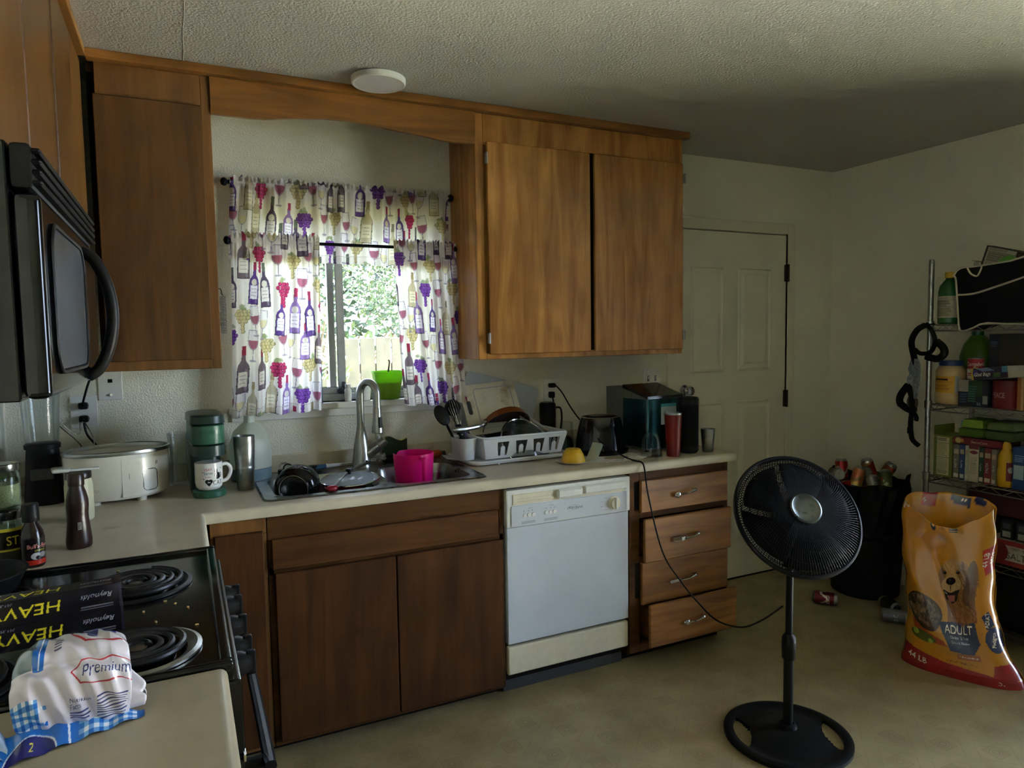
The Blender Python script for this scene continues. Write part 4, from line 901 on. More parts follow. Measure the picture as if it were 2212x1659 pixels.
cv.text('DEAR', .026, .060, .012, 'c04048'); cv.text('Santa', .026, .046, .015, '30282a', shear=.2); cv.text('it was', .026, .035, .009, 'c04048'); cv.text('CAT', .062, .008, .022, '141414', sx=.9)
cv.ell(.0225, .021, .0075, .0075, '141414').ell(.0345, .021, .0075, .0075, '141414').poly([(.0155, .018), (.0415, .018), (.0285, .003)], '141414'); cv.text('the', .0285, .016, .008, 'e6e4dd')
cv.ell(.062, .040, .012, .013, '141414').ell(.056, .056, .007, .006, '141414').poly([(.050, .058), (.051, .068), (.056, .061)], '141414').poly([(.057, .061), (.062, .067), (.062, .057)], '141414'); cv.line([(.070, .032), (.078, .036), (.078, .046), (.074, .05)], .003, '141414')
for x, y in ((.045, .018), (.078, .066), (.008, .055), (.010, .030)): cv.ell(x, y, .002, .002, '303030')
print_obj('mug_print', cv, around(.0472, .014, .092, 215, 312), 'print_gloss', mg)
LT('steel_tumbler', 'brushed steel tumbler beside the green coffee maker', 'tumbler', (.797, -.305, CT), [('cup', 'steel_brushed', [(.029, 0), (.031, .004), (.0345, .08), (.035, .085), (.034, .088), (.0345, .092), (.038, .165), (.0375, .17), (.0385, .175), (.0385, .203), (.037, .204), (.0355, .17), (.028, .01), (.0001, .008)])], n=40)
# milk jug of dish soap
glass_thin('jug_plastic', (.80, .84, .80), .25, 1.0); m, nt, p = base('jug_frost'); p.inputs['Base Color'].default_value = (*lin('d3d8cc'), 1); p.inputs['Roughness'].default_value = .35; p.inputs['Transmission Weight'].default_value = .0
_t = node(nt, 'ShaderNodeBsdfTranslucent'); _t.inputs[0].default_value = (*lin('d8e2d6'), 1); _x = node(nt, 'ShaderNodeMixShader'); _n = node(nt, 'ShaderNodeTexNoise'); _n.inputs['Scale'].default_value = 12; _r = node(nt, 'ShaderNodeMapRange'); _r.inputs[3].default_value = .35; _r.inputs[4].default_value = .55
nt.links.new(_n.outputs[0], _r.inputs[0]); nt.links.new(_r.outputs[0], _x.inputs[0]); nt.links.new(p.outputs[0], _x.inputs[1]); nt.links.new(_t.outputs[0], _x.inputs[2]); nt.links.new(_x.outputs[0], nt.nodes['Material Output'].inputs[0])
mat('jug_blue', '6d8790', .35)
t = thing('plastic_jug', 'translucent plastic gallon jug with blue liquid at the bottom, behind the steel tumbler', 'jug', (.832, -.135, CT), .5)
MB().lathe([(.071, .052), (.072, .11), (.070, .15), (.055, .20), (.030, .228), (.020, .235), (.018, .25), (.018, .262), (.0001, .262)], 36, sq=3.2).build('jug', 'jug_frost', t)
MB().lathe([(.064, 0), (.069, .006), (.071, .05), (.0001, .052)], 36, sq=3.2).build('liquid', 'jug_blue', t)
# blender at the wall
bl = thing('blender', 'black blender base with clear glass jar in the corner under the microwave', 'blender', (.138, -.180, CT), .05)
slab(.122, .13, 0, .20, .04, 0, .78).build('base', 'black_plastic', bl); MB().rbox((-.034, -.060, .09), (.034, -.053, .13), .004).build('button_panel', 'dark_grey', bl)
MB().lathe([(.050, .20), (.052, .215), (.062, .40), (.0605, .40), (.049, .22), (.0001, .215)], 32).build('blender_jug', 'clear_glass', bl)
MB().lathe([(.055, .195), (.056, .21), (.050, .214), (.0001, .214)], 32).build('jar_collar', 'black_plastic', bl)
# bent wire rack standing behind the slow cooker
t = thing('wire_stand', 'bent silver wire stand rising behind the slow cooker', 'wire stand', (.235, -.075, CT))
MB().tube(smooth_path([(.0, .03, .0), (.0, .03, .09), (.008, .02, .12), (.006, .01, .18), (-.045, 0, .245), (-.058, 0, .262), (-.05, 0, .27), (-.03, 0, .245), (-.005, 0, .225), (.008, 0, .232), (.008, 0, .262), (.02, 0, .268), (.03, 0, .255), (.048, .01, .20), (.05, .02, .13), (.04, .03, .11), (.04, .03, 0)], 5), .0019, 6).build('wire', 'chrome', t)
MB().tube([(-.05, .04, .003), (.09, .04, .003), (.09, -.03, .003), (-.05, -.03, .003)], .003, 6, closed=True).build('foot_frame', 'chrome', t)
# jars and bottles in front
mat('jar_fill', 'b9b79c', .5, var=.1); mat('lid_dark', '1c1012', .3)
LT('glass_jar', 'glass jar of pale contents with dark lid in front of the slow cooker', 'jar', (.283, -.535, CT), [('jar', 'jar_fill', [(.034, 0), (.039, .005), (.040, .02), (.040, .115), (.036, .13), (.033, .138)]), ('lid', 'lid_dark', [(.0365, .136), (.0375, .139), (.0375, .155), (.035, .158), (.0001, .158)])])
t = thing('spatula', 'white plastic spatula resting across the dark-lidded jar', 'spatula', (.283, -.535, CT+.1585)); MB().rbox((-.065, -.016, 0), (-.02, .016, .012), .006).build('blade', 'white_plastic', t); MB().rbox((-.022, -.006, .001), (.06, .006, .009), .003).build('handle', 'white_plastic', t)
mat('syrup_brown', '2a1712', .3, var=.08)
t = LT('syrup_bottle', 'dark brown plastic syrup bottle with waisted body on the left counter', 'bottle', (.318, -.872, CT), [('body', 'syrup_brown', [(.029, 0), (.0315, .004), (.0325, .02), (.027, .075), (.026, .095), (.028, .12), (.0275, .135), (.023, .155), (.0185, .168), (.0185, .176)], {'sy': .85}), ('cap', 'syrup_brown', [(.0200, .174), (.0205, .178), (.0205, .205), (.018, .208), (.0001, .208)])], .4)
cv = Canvas(.008, .02, 1500, '2a1712'); cv.rect(0, 0, .008, .02, '9a9690'); cv.lines(.001, .002, .007, .018, 4, '3a2a24'); print_obj('label', cv, around(.0285, .055, .075, 250, 268), 'print_gloss', t)
mat('bbq_sauce', '1a0d0b', .15, var=.1)
t = LT('sauce_bottle', 'dark barbecue sauce bottle with red and black label beside the stove', 'bottle', (.232, -1.002, CT), [('bottle', 'bbq_sauce', [(.024, 0), (.0265, .004), (.027, .02), (.027, .075), (.024, .092), (.014, .112), (.0125, .12)]), ('cap', 'black_plastic', [(.0185, .116), (.0190, .119), (.0185, .158), (.017, .161), (.0001, .161)])], .3)
cv = Canvas(.075, .066, 1300, '120c0c'); cv.rect(0, 0, .075, .012, 'b02a1c'); cv.text("Bull's-Eye", .036, .042, .0145, 'd8382c', sx=.95).text("Bull's-Eye", .0353, .0427, .0145, 'f0e0c8', sx=.95, al=.45)
cv.text('ORIGINAL', .04, .034, .006, 'd0c040'); cv.ell(.03, .022, .012, .009, 'b8b4b0').ell(.046, .024, .008, .007, '8a8480').ell(.034, .018, .006, .005, '2a2020'); cv.lines(.055, .014, .073, .03, 4, '807870')
print_obj('label', cv, around(.0273, .008, .074, 215, 372), 'print_gloss', t)
# stacked spice jars
mat('spice', '8d8f6a', .8, var=.4, vs=300); mat('spice_dark', '55523a', .8, var=.4, vs=300); mat('lid_steel', '9a9a96', .25, metal=1)
def spice(loc, lab, fill, r=.036, h=.118, print_=False):
    t = LT('spice_jar', lab, 'jar', loc, [('contents', fill, [(r*.8, .006), (r*.90, .01), (r*.92, h*.55), (.0001, h*.57)]), ('glass', 'green_glass_clear', [(r*.86, 0), (r, .006), (r, h*.74), (r*.80, h*.84), (r*.80, h*.86)]), ('lid', 'lid_steel', [(r*.92, h*.84), (r*.95, h*.86), (r*.95, h*.985), (r*.9, h), (.0001, h)])])
    if print_:
        cv = Canvas(.10, .046, 1200, '17150f'); cv.rect(0, .040, .1, .046, 'c9b83a').rect(0, 0, .1, .004, 'c9b83a'); cv.text('ST', .052, .012, .026, 'd9c640', sx=.95); print_obj('label', cv, around(r+.0006, h*.30, h*.70, 215, 375), 'print_gloss', t)
    return t
h1 = .118
spice((.172, -.962, CT), 'glass spice jar with black label and yellow lettering, bottom of the front stack', 'spice_dark', .039, .145, True)
spice((.172, -.962, CT+.1455), 'glass spice jar stacked on the jar with the yellow lettering', 'spice', .036, .118)
spice((.128, -.80, CT), 'glass spice jar at the bottom of the rear stack, beside the blender', 'spice', .036, h1)
spice((.128, -.80, CT+h1+.0005), 'glass spice jar on top of the rear stack, beside the blender', 'spice', .036, h1)
mat('herb', '2c4a1c', .7, var=.5, vs=90)
t = thing('potted_herb', 'small green potted herb against the left wall behind the spice jars', 'plant', (.062, -.62, CT)); MB().lathe([(.03, 0), (.04, .07), (.036, .07), (.0001, .06)], 20).build('pot', 'black_plastic', t)
q = MB(); rgg = random.Random(5)
for _ in range(160):
    c_ = Vector((rgg.gauss(0, .018), rgg.gauss(0, .018), .07+rgg.random()*.10)); d_ = Vector((rgg.uniform(-1, 1), rgg.uniform(-1, 1), rgg.uniform(0, 1))).normalized(); e_ = d_.orthogonal()*.007; q.add([c_, c_+d_*.011+e_, c_+d_*.024, c_+d_*.011-e_], [(0, 1, 2, 3)])
o = q.build('leaves', 'herb', t, smooth=0); o['kind'] = 'stuff'
# skillet, foil boxes and crumbs on the range
t = thing('frying_pan', 'black iron skillet on the rear burner beside the sauce bottle', 'pan', (.155, -1.235, .9305), .9)
MB().lathe([(.075, 0), (.085, .003), (.103, .042), (.107, .043), (.107, .045), (.101, .045), (.083, .006), (.0001, .004)], 40).build('pan', 'black_iron', t); MB().tube(smooth_path([(-.10, 0, .038), (-.14, 0, .045), (-.2, 0, .05)], 5), .009, 10).build('handle', 'black_plastic', t)
def foilbox(loc, rz, lab):
    t = thing('foil_box', lab, 'box', loc, rz, 'foil boxes on the stove'); Lb, Wd, Hb = .335, .046, .0455
    mat('foil_card', '120f14', .45, var=.1) if 'foil_card' not in MAT else None
    MB().rbox((-Lb, -Wd/2, 0), (0, Wd/2, Hb), .0015, 1).build('carton', 'foil_card', t)
    for k, fnn in enumerate((flat((0, Wd/2, Hb+.0004), (-Lb, 0, 0), (0, -Wd, 0)), flat((0, -Wd/2-.0004, Hb), (-Lb, 0, 0), (0, 0, -Hb)))):
        cv = Canvas(Lb, Wd, 800, '120f14'); cv.text('HEAVY DUTY', .20, .014, .030, 'd2c22a', sx=1.15, shear=.12); cv.text('Reynolds', .040, .013, .014, '9a96a0', shear=.35); cv.text('ALUMINUM FOIL', .20, .004, .008, '7a7680'); cv.lines(.015, .034, .07, .043, 2, '6a6670'); cv.rect(0, 0, .004, Wd, '2a2632')
        print_obj('carton_print', cv, fnn, 'print_gloss', t)
    return t
foilbox((.472, -1.582, .9312), .09, 'black and yellow aluminium foil box lying across the stove coils, lower of two')
foilbox((.470, -1.580, .9772), .10, 'black and yellow aluminium foil box stacked on the other foil box')
mat('crumb', 'c2a468', .8); rgg = random.Random(3)
for x, y in ((.556, -1.225), (.500, -1.475), (.560, -1.455), (.585, -1.49), (.525, -1.545), (.600, -1.60), (.540, -1.43), (.43, -1.15)):
    z_ = .9112; s_ = .008 if y > -1.24 and x > .5 else .0035
    o = MB().rbox((-s_, -s_*.6, 0), (s_, s_*.6, s_*.9), s_*.3).build('bread_crumb', 'crumb'); place(o, (x, y, z_), rgg.uniform(0, 3)); tag(o, 'pale bread crumb lying on the black stove top', 'crumb', 'crumbs on the stove top')
# bread bag
t = thing('bread_loaf_bag', 'short sliced loaf in a white and blue checkered plastic bag on the near counter', 'bread', (.428, -1.890, CT), .06)
BL, BW, BH = .138, .098, .108
def breadcv():
    cv = Canvas(.30, .24, 900, 'd6cdd4')
    for i in range(30):
        for j in range(8):
            if i < 9:
                x, y = i*.0095, .01+j*.0105; a, b = i % 2, j % 2
                if (i < 7 or j in (2, 5)): cv.rect(x, y, x+.0095, y+.0105, ('1d63b8', '5d96d2', 'e8eef6')[a+b])
    cv.poly([(.055, .155), (.080, .155), (.082, .24), (.030, .24)], '1d63b8').rect(0, .16, .05, .24, '4c6a72', .8); cv.line([(.068, .16), (.066, .24)], .003, 'dfe6f0')
    cv.poly([(.085, .0), (.10, .012), (.075, .03), (.085, .055), (.068, .075)], 'd6cdd4')
    h = [(.30, .158), (.175, .158), (.150, .130), (.172, .104), (.30, .104)]; cv.line(h, .0035, 'b03038'); cv.text('Premium', .235, .122, .036, '24306a', shear=.15, sx=.95)
    cv.line([(.30, .196), (.185, .196), (.150, .225), (.14, .24)], .005, 'b03038'); cv.poly([(.19, .215), (.215, .21), (.22, .24), (.185, .24)], '242f80').rect(.235, .225, .27, .24, '242f80')
    cv.rect(.140, .006, .205, .078, 'cfc8d8'); cv.text('Nutrition', .142, .066, .014, '1c2250', align='l').text('Facts', .142, .053, .014, '1c2250', align='l'); cv.lines(.142, .026, .200, .048, 3, '3a3f70', seed=3); cv.text('Calories', .142, .010, .009, '1c2250', align='l').text('80', .188, .009, .017, '1c2250')
    for i in range(9): cv.line([(.212, .072-.0072*i), (.29-.003*(i % 3), .072-.0072*i)], .0028, '3a3f70')
    cv.lines(.105, .185, .125, .215, 5, '5a5a70'); return cv
cvb = breadcv()
def bread_fn(U, V):
    e = np.clip(np.minimum(U, 1-U)/.16, 0, 1)**.5; a = (-.5+U)*BL*(1+.10*np.sin(PI*V)); T = V*1.5
    hgt = BH*(.86+.14*e)*(.93+.07*np.sin(PI*U*.8+.5)); wd = BW*(.80+.20*e)
    y = np.where(T < 1, -wd/2-.010*np.sin(PI*np.clip(T, 0, 1)), -wd/2+wd*(T-1)/.5); z = np.where(T < 1, hgt*T, hgt+.006*np.sin(PI*np.clip((T-1)/.5, 0, 1)))
    s = np.exp(-((T-1)/.12)**2); y = y+s*.014; z = z-s*.010
    y = y+.0022*np.sin(U*37+V*13)*e; z = z+.0018*np.sin(U*23+V*29); return a, y, z+.003
print_obj('bag_wrap', cvb, bread_fn, 'print_film', t)
mat('bread_film', 'd6cdd4', .25, var=.05); mat('bread_blue', '1d63b8', .25, var=.06)
MB().rbox((-BL/2+.004, -BW/2+.010, .002), (BL/2-.004, BW/2, BH-.008), .020, 3).build('bag_body', 'bread_film', t)
q = MB().grid(lambda u, v: (BL/2-.012+.034*v+.003*math.sin(u*21), (u-.5)*BW*(.9-.5*v)-.02*v, .012+(BH*.62*(1-v*.6))*math.sin(PI*u)+.004*math.sin(u*17)*v), 24, 10); q.build('bag_neck', 'bread_film', t, solid=.002)
cv = Canvas(.30, .05, 800, '1d63b8')
for i in range(18, 30):
    for j in range(5): cv.rect(i*.0095+.02-.02, j*.0105, i*.0095+.0095, j*.0105+.0105, ('1d63b8', '6aa0d8', 'e0e8f2')[(i % 2)+(j % 2)])
cv.line([(.155, 0), (.150, .05)], .004, 'dfe6f0'); cv.ell(.085, .0, .045, .032, '20206a').ell(.085, 0, .047, .034, 'c8d0e8', 1, 0, .06); cv.text('2', .085, .008, .02, 'e0d040')
print_obj('bag_flap', cv, lambda U, V: (-.105+.195*U, (-.116+.062*U)*(1-V)+(-.048+.012*U)*V, .003+.020*V*np.sin(PI*np.clip(U*.9+.1, 0, 1))+.0022*np.sin(U*31)), 'print_film', t)
cv = Canvas(.06, .07, 900, '9fb3c6'); cv.lines(.005, .02, .055, .065, 7, '6f8598', .002); cv.text('8', .03, .006, .012, '5f7488')
o = print_obj('clear_wrapper', cv, lambda U, V: (-.125+.048*U, -.10+.05*V+.008*U, .006+.028*np.sin(PI*U)*V+.003*np.sin(U*17+V*9)), 'print_film', t)
# ---------------------------------------------------------------- in and around the sink
BZ = CT-.17
mat('pot_black', '0e0f0f', .12, var=.2); mat('red_enamel', '8a1c2a', .25, var=.1); mat('cream_ring', '7a6a58', .5)
L1('ceramic_bowl', 'grey ceramic bowl upside down in the left sink bowl, under the black crock', 'bowl', (.985, -.385, BZ+.0005), 'grey_plastic', [(.092, 0), (.088, .012), (.06, .085), (.04, .094), (.0001, .095)])
bk = Vector((-.36, -.80, -.04)).normalized()       # base of the crock looks at the room
t = thing('black_crock', 'glossy black ceramic crock lying on its side in the left sink bowl, base outward', 'crock', (.952, -.452, .922)); t.rotation_euler = bk.to_track_quat('Z', 'Y').to_euler()
MB().lathe([(.066, -.118), (.070, -.11), (.082, -.06), (.079, -.02), (.066, -.003), (.058, 0)], 40, cap=False).build('body', 'pot_black', t); MB().lathe([(.058, 0), (.056, .003), (.051, .003), (.048, -.002), (.0001, -.003)], 40).build('base_ring', 'pot_black', t)
MB().lathe([(.062, -.112), (.058, -.105), (.066, -.05), (.04, -.012), (.0001, -.01)], 40).build('inside', 'black_matte', t); MB().tube([(.053*math.cos(a), .053*math.sin(a), .003) for a in [2*PI*i/40 for i in range(40)]], .0016, 6, closed=True).build('foot_ring', 'cream_ring', t)
t = LT('saucepan', 'red enamel saucepan in the left sink bowl under the glass lid', 'saucepan', (1.165, -.345, BZ), [('pan', 'red_enamel', [(.072, 0), (.078, .004), (.081, .148), (.083, .150), (.080, .152), (.076, .146), (.072, .008), (.0001, .006)])])
MB().tube(smooth_path([(-.055, -.065, .145), (-.07, -.085, .160), (-.074, -.098, .168)], 5), [.008]*5+[.012]*5+[.013], 10).build('handle_grip', 'red_enamel', t)
t = thing('pot_lid', 'clear glass pot lid with steel rim resting in the sink', 'lid', (1.170, -.405, .928)); t.rotation_euler = (.05, -.02, 0)
MB().lathe([(.1139, .003), (.09, .013), (.045, .021), (.0001, .023)], 40).build('glass', 'fog_glass', t); MB().tube([(.114*math.cos(a), .114*math.sin(a), .003) for a in [2*PI*i/56 for i in range(56)]], .0032, 8, closed=True).build('rim', 'chrome', t); MB().lathe([(.006, .02), (.006, .03), (.014, .036), (.012, .045), (.0001, .046)], 18).build('knob', 'black_plastic', t)
t = thing('serving_spatula', 'steel kitchen spatula with red grip lying across the glass lid', 'spatula', (1.080, -.525, .926))
MB().tube(smooth_path([(0, 0, .004), (.05, .075, .016), (.11, .17, .030), (.19, .29, .026), (.225, .345, .022)], 5), [.004]*6+[.005]*6+[.0075]*6+[.009]*3, 8).build('handle', 'steel_brushed', t); MB().ell((-.004, -.012, .004), .022, .016, .012, 16, 8).build('red_grip', 'red_enamel', t); MB().cyl((.205, .314, .026), (.207, .317, .036), .004, n=10).build('hanging_hole', 'black_matte', t)
mat('pink_plastic', 'e0148c', .3, var=.04)
m, nt, p = MAT['pink_plastic'], MAT['pink_plastic'].node_tree, MAT['pink_plastic'].node_tree.nodes['Principled BSDF']; _t = node(nt, 'ShaderNodeBsdfTranslucent'); _t.inputs[0].default_value = (*lin('f0209a'), 1); _x = node(nt, 'ShaderNodeMixShader'); _x.inputs[0].default_value = .45; nt.links.new(p.outputs[0], _x.inputs[1]); nt.links.new(_t.outputs[0], _x.inputs[2]); nt.links.new(_x.outputs[0], nt.nodes['Material Output'].inputs[0])
t = thing('pink_pitcher', 'bright pink plastic pitcher standing in the right sink bowl', 'pitcher', (1.442, -.372, BZ+.001), -.42)
n = 48; pr = [(.064, 0), (.067, .004), (.070, .06), (.080, .20), (.083, .262)]
q = MB()
def pv(i, r, z):
    a = 2*PI*i/n; d = abs(((a-2.9+PI) % (2*PI))-PI); notch = -.028*max(0, 1-abs(d-.0)/.34)*(1 if z > .25 else 0)
    return (r*math.cos(a), r*math.sin(a), z+notch)
for sgn, off in ((1, 0), (-1, .003)):
    vs = [pv(i, r-off, z if z > 0 else off) for r, z in pr for i in range(n)]; fs = [(j*n+i, j*n+(i+1) % n, (j+1)*n+(i+1) % n, (j+1)*n+i) for j in range(len(pr)-1) for i in range(n)]+[tuple(range(n))]; q.add(vs, fs)
k = len(vs); q.add([], []); top0 = (len(pr)-1)*n
q.f += [(top0+i, top0+(i+1) % n, k+top0+(i+1) % n, k+top0+i) for i in range(n)]
q.build('body', 'pink_plastic', t, smooth=50)
MB().tube(smooth_path([(.038, -.068, .250), (.05, -.092, .252), (.054, -.10, .235), (.052, -.096, .12), (.044, -.084, .06), (.033, -.06, .045)], 6), .0095, 10).build('handle', 'pink_plastic', t)
cv = Canvas(.10, .02, 900, 'b0553a'); [cv.rect(i*.012, 0, i*.012+.006, .008, 'ecd9c4') for i in range(9)]; cv.text('COCOA', .05, .009, .009, 'ecd9c4')
t = LT('tin_can_lid', 'small red and cream printed tin lying in the right sink bowl', 'tin', (1.592, -.300, BZ), [('tin', 'red_enamel', [(.034, 0), (.035, .004), (.035, .10), (.0001, .102)])]); print_obj('label', cv, around(.0355, .06, .10, 200, 340), 'print_gloss', t); MB().lathe([(.035, .101), (.036, .104), (.033, .105), (.0001, .104)], 28).build('top', 'cream_plastic', t)
DZ = CT+.0055
LT('sink_stopper', 'black rubber sink stopper on the sink deck', 'stopper', (1.070, -.150, DZ), [('flange', 'black_plastic', [(.036, 0), (.040, .003), (.036, .010), (.0001, .012)]), ('knob', 'black_plastic', [(.016, .010), (.015, .022), (.021, .026), (.021, .031), (.0001, .033)])], n=28)
t = thing('bottle_cap_clip', 'clear flip cap with a black carrying ring on the sink deck', 'bottle cap', (.958, -.150, DZ)); MB().lathe([(.024, 0), (.025, .003), (.025, .026), (.0001, .028)], 28).build('base', 'black_plastic', t); MB().lathe([(.022, .028), (.021, .044), (.012, .055), (.0001, .057)], 28).build('dome', 'clear_glass', t)
MB().tube([(.012+.017*math.cos(a), -.022, .034+.017*math.sin(a)) for a in [2*PI*i/24 for i in range(24)]], .003, 8, closed=True).build('ring', 'black_plastic', t)
mat('brush_blue', '3f6f96', .4); mat('brush_white', 'd6d8da', .4); mat('bristle', 'cdc6c0', .8)
t = thing('dish_brush', 'blue and white handled dish brush lying on the sink deck behind the faucet', 'brush', (1.16, -.078, DZ+.008), .04)
MB().tube([(-.16, -.012, .0), (-.12, -.012, .002), (-.06, -.01, .003), (-.02, -.008, .004)], [.006, .010, .012, .010], 10).build('grip', 'brush_blue', t); MB().tube([(-.022, -.008, .004), (.0, -.008, .005), (.09, -.004, .006), (.20, -.002, .010)], [.011, .008, .005, .007], 10).build('handle', 'brush_white', t)
q = MB(); rgg = random.Random(2)
for _ in range(220):
    a = rgg.uniform(0, 6.28); e = rgg.uniform(-.2, 1.0); d = Vector((math.cos(a)*.8+.2, math.sin(a), e)).normalized(); c_ = Vector((.215, -.004, .014)); q.tube([c_+d*.008, c_+d*rgg.uniform(.028, .036)], .0008, 4)
o = q.build('bristles', 'bristle', t); o['kind'] = 'stuff'
mat('sponge_green', '2a3a22', .95, bump=.002, bs=300); mat('sponge_yellow', 'b8a850', .95)
t = thing('kitchen_sponge', 'green and yellow scrub sponge propped behind the sink', 'sponge', (1.452, -.052, CT+.036), -.15)
def wavy(u, v, y): return (-.055+.11*u, y+.004*math.sin(u*5), .075*v+.010*math.sin(u*6.3)*v)
for nm, y0, y1, mm in (('scrub_side', -.024, -.012, 'sponge_green'), ('foam', -.012, .006, 'sponge_yellow')):
    q = MB().grid(lambda u, v: wavy(u, v, y0), 12, 4); q.grid(lambda u, v: wavy(u, v, y1), 12, 4); k = 48
    bd = list(range(0, 12))+[i*12+11 for i in range(1, 4)]+list(range(46, 35, -1))+[i*12 for i in (2, 1)]
    q.f += [(bd[i], bd[(i+1) % len(bd)], k+bd[(i+1) % len(bd)], k+bd[i]) for i in range(len(bd))]; q.build(nm, mm, t)
q = MB()
for i in range(260):
    a = rgg.uniform(0, 6.28); b_ = rgg.uniform(-1.2, 1.5); d = Vector((math.cos(a)*math.cos(b_), math.sin(a)*math.cos(b_), math.sin(b_))); c_ = Vector((d.x*.045, d.y*.020, .020+d.z*.017)); r = .006
    e1 = d.orthogonal().normalized(); e2 = d.cross(e1); q.tube([c_+(e1*math.cos(u)+e2*math.sin(u))*r for u in [2*PI*k/6 for k in range(6)]], .0011, 4, closed=True)
o = q.build('steel_wool', 'black_iron'); place(o, (1.435, -.0715, CT+.0014)); tag(o, 'dark steel wool scouring pad behind the sink, in front of the sponge', 'scourer')
mat('orange_plastic', 'b5501e', .35)
t = thing('orange_bottle', 'small orange bottle with dark cap lying behind the pink pitcher', 'bottle', (1.645, -.052, CT+.020), rot=(0, PI/2, .0)); MB().lathe([(.017, -.035), (.0195, -.03), (.0195, .02), (.012, .03), (.010, .034)], 20).build('bottle', 'orange_plastic', t); MB().lathe([(.0115, .033), (.012, .036), (.012, .05), (.0001, .051)], 18).build('cap', 'dark_grey', t)

# ---------------------------------------------------------------- dish rack
def holed(outer, holes, M):
    bm = bmesh.new(); ed = []
    for lp in [outer]+holes:
        vs = [bm.verts.new((x, y, 0)) for x, y in lp]; ed += [bm.edges.new((vs[i], vs[(i+1) % len(vs)])) for i in range(len(vs))]
    bmesh.ops.triangle_fill(bm, use_beauty=True, use_dissolve=False, edges=ed); bm.verts.index_update()
    q = MB().add([tuple(M @ v.co) for v in bm.verts], [[v.index for v in f.verts] for f in bm.faces]); bm.free(); return q
mat('rack_white', 'd4d8de', .35, var=.04)
tr = thing('dish_tray', 'white plastic drip tray under the dish rack with a spout toward the sink', 'tray', (1.955, -.195, CT), .04)
slab(.50, .31, .006, .016, .05).build('tray_floor', 'rack_white', tr); MB().tube([(x, y, .017) for x, y in rrect(.50, .31, .05, 6)], .006, 8, closed=True).build('tray_rim', 'rack_white', tr)
MB().grid(lambda u, v: (-.25-.055*u, -.06+.13*v, .014+.010*u+.004*math.cos(v*6.28)), 8, 8).build('spout', 'rack_white', tr, solid=.003)
for x, y in ((-.12, -.14), (.08, -.14), (.2, -.1), (-.15, .1), (.15, .1)): MB().cyl((x, y, 0), (x, y, .008), .006, n=10).build('foot', 'rack_white', tr)
rk = thing('dish_rack', 'white plastic dish rack with slotted front next to the sink', 'dish rack', (1.975, -.190, CT+.0235), .05)
HW, HD, HZ, TP = .195, .125, .095, .022
def wall(w, ax, slots):
    holes = []
    for cx in slots:
        a, b = .030, .022; z0, z1 = .012, .075; tq = .011
        holes.append([(cx-a, z1), (cx-b, z0), (cx-tq, z0), (cx-tq, .045)]+[(cx+tq*math.cos(t), .045+tq*math.sin(t)) for t in [PI-PI*i/8 for i in range(1, 8)]]+[(cx+tq, .045), (cx+tq, z0), (cx+b, z0), (cx+a, z1)])
    k = TP/HZ
    Mx = {'f': Matrix(((1, 0, 0, 0), (0, -k, 0, -HD), (0, 1, 0, 0), (0, 0, 0, 1))), 'b': Matrix(((1, 0, 0, 0), (0, k, 0, HD), (0, 1, 0, 0), (0, 0, 0, 1))),
          'l': Matrix(((0, -k, 0, -HW), (1, 0, 0, 0), (0, 1, 0, 0), (0, 0, 0, 1))), 'r': Matrix(((0, k, 0, HW), (1, 0, 0, 0), (0, 1, 0, 0), (0, 0, 0, 1)))}[ax]
    holed([(-w, 0), (w, 0), (w+TP, HZ), (-w-TP, HZ)], holes, Mx).build('side_wall', 'rack_white', rk, smooth=0, solid=.004)
wall(HW, 'f', (-.115, -.022, .068, .150)); wall(HW, 'b', (-.115, -.022, .068, .150)); wall(HD, 'l', (0,)); wall(HD, 'r', (-.05, .05))
MB().tube([(x, y, HZ) for x, y in rrect(2*(HW+TP), 2*(HD+TP), .02, 4)], .006, 8, closed=True).build('top_rim', 'rack_white', rk)
q = MB()
for i in range(12): q.rbox((-HW+.01+i*.034, -HD+.003, .0), (-HW+.016+i*.034, HD-.003, .008), .002, 1)
for y in (-.08, 0, .08): q.rbox((-HW+.002, y-.003, .0), (HW-.002, y+.003, .006), .002, 1)
q.build('grid_floor', 'rack_white', rk)
cq = MB(); a = rrect(.085, .145, .035, 6, -HW-TP-.048, -.045); n = len(a); cx_, cy_ = -HW-TP-.048, -.045
zs = ((0, .80), (.004, .84), (HZ, 1.0), (HZ+.003, 1.06), (HZ, 1.05), (HZ-.004, .94), (.008, .78))
cq.add([(cx_+(x-cx_)*s, cy_+(y-cy_)*s, z) for z, s in zs for x, y in a], [(j*n+i, j*n+(i+1) % n, (j+1)*n+(i+1) % n, (j+1)*n+i) for j in range(6) for i in range(n)]+[tuple(range(n))[::-1], tuple(range(6*n, 7*n))]); cq.build('utensil_caddy', 'rack_white', rk)
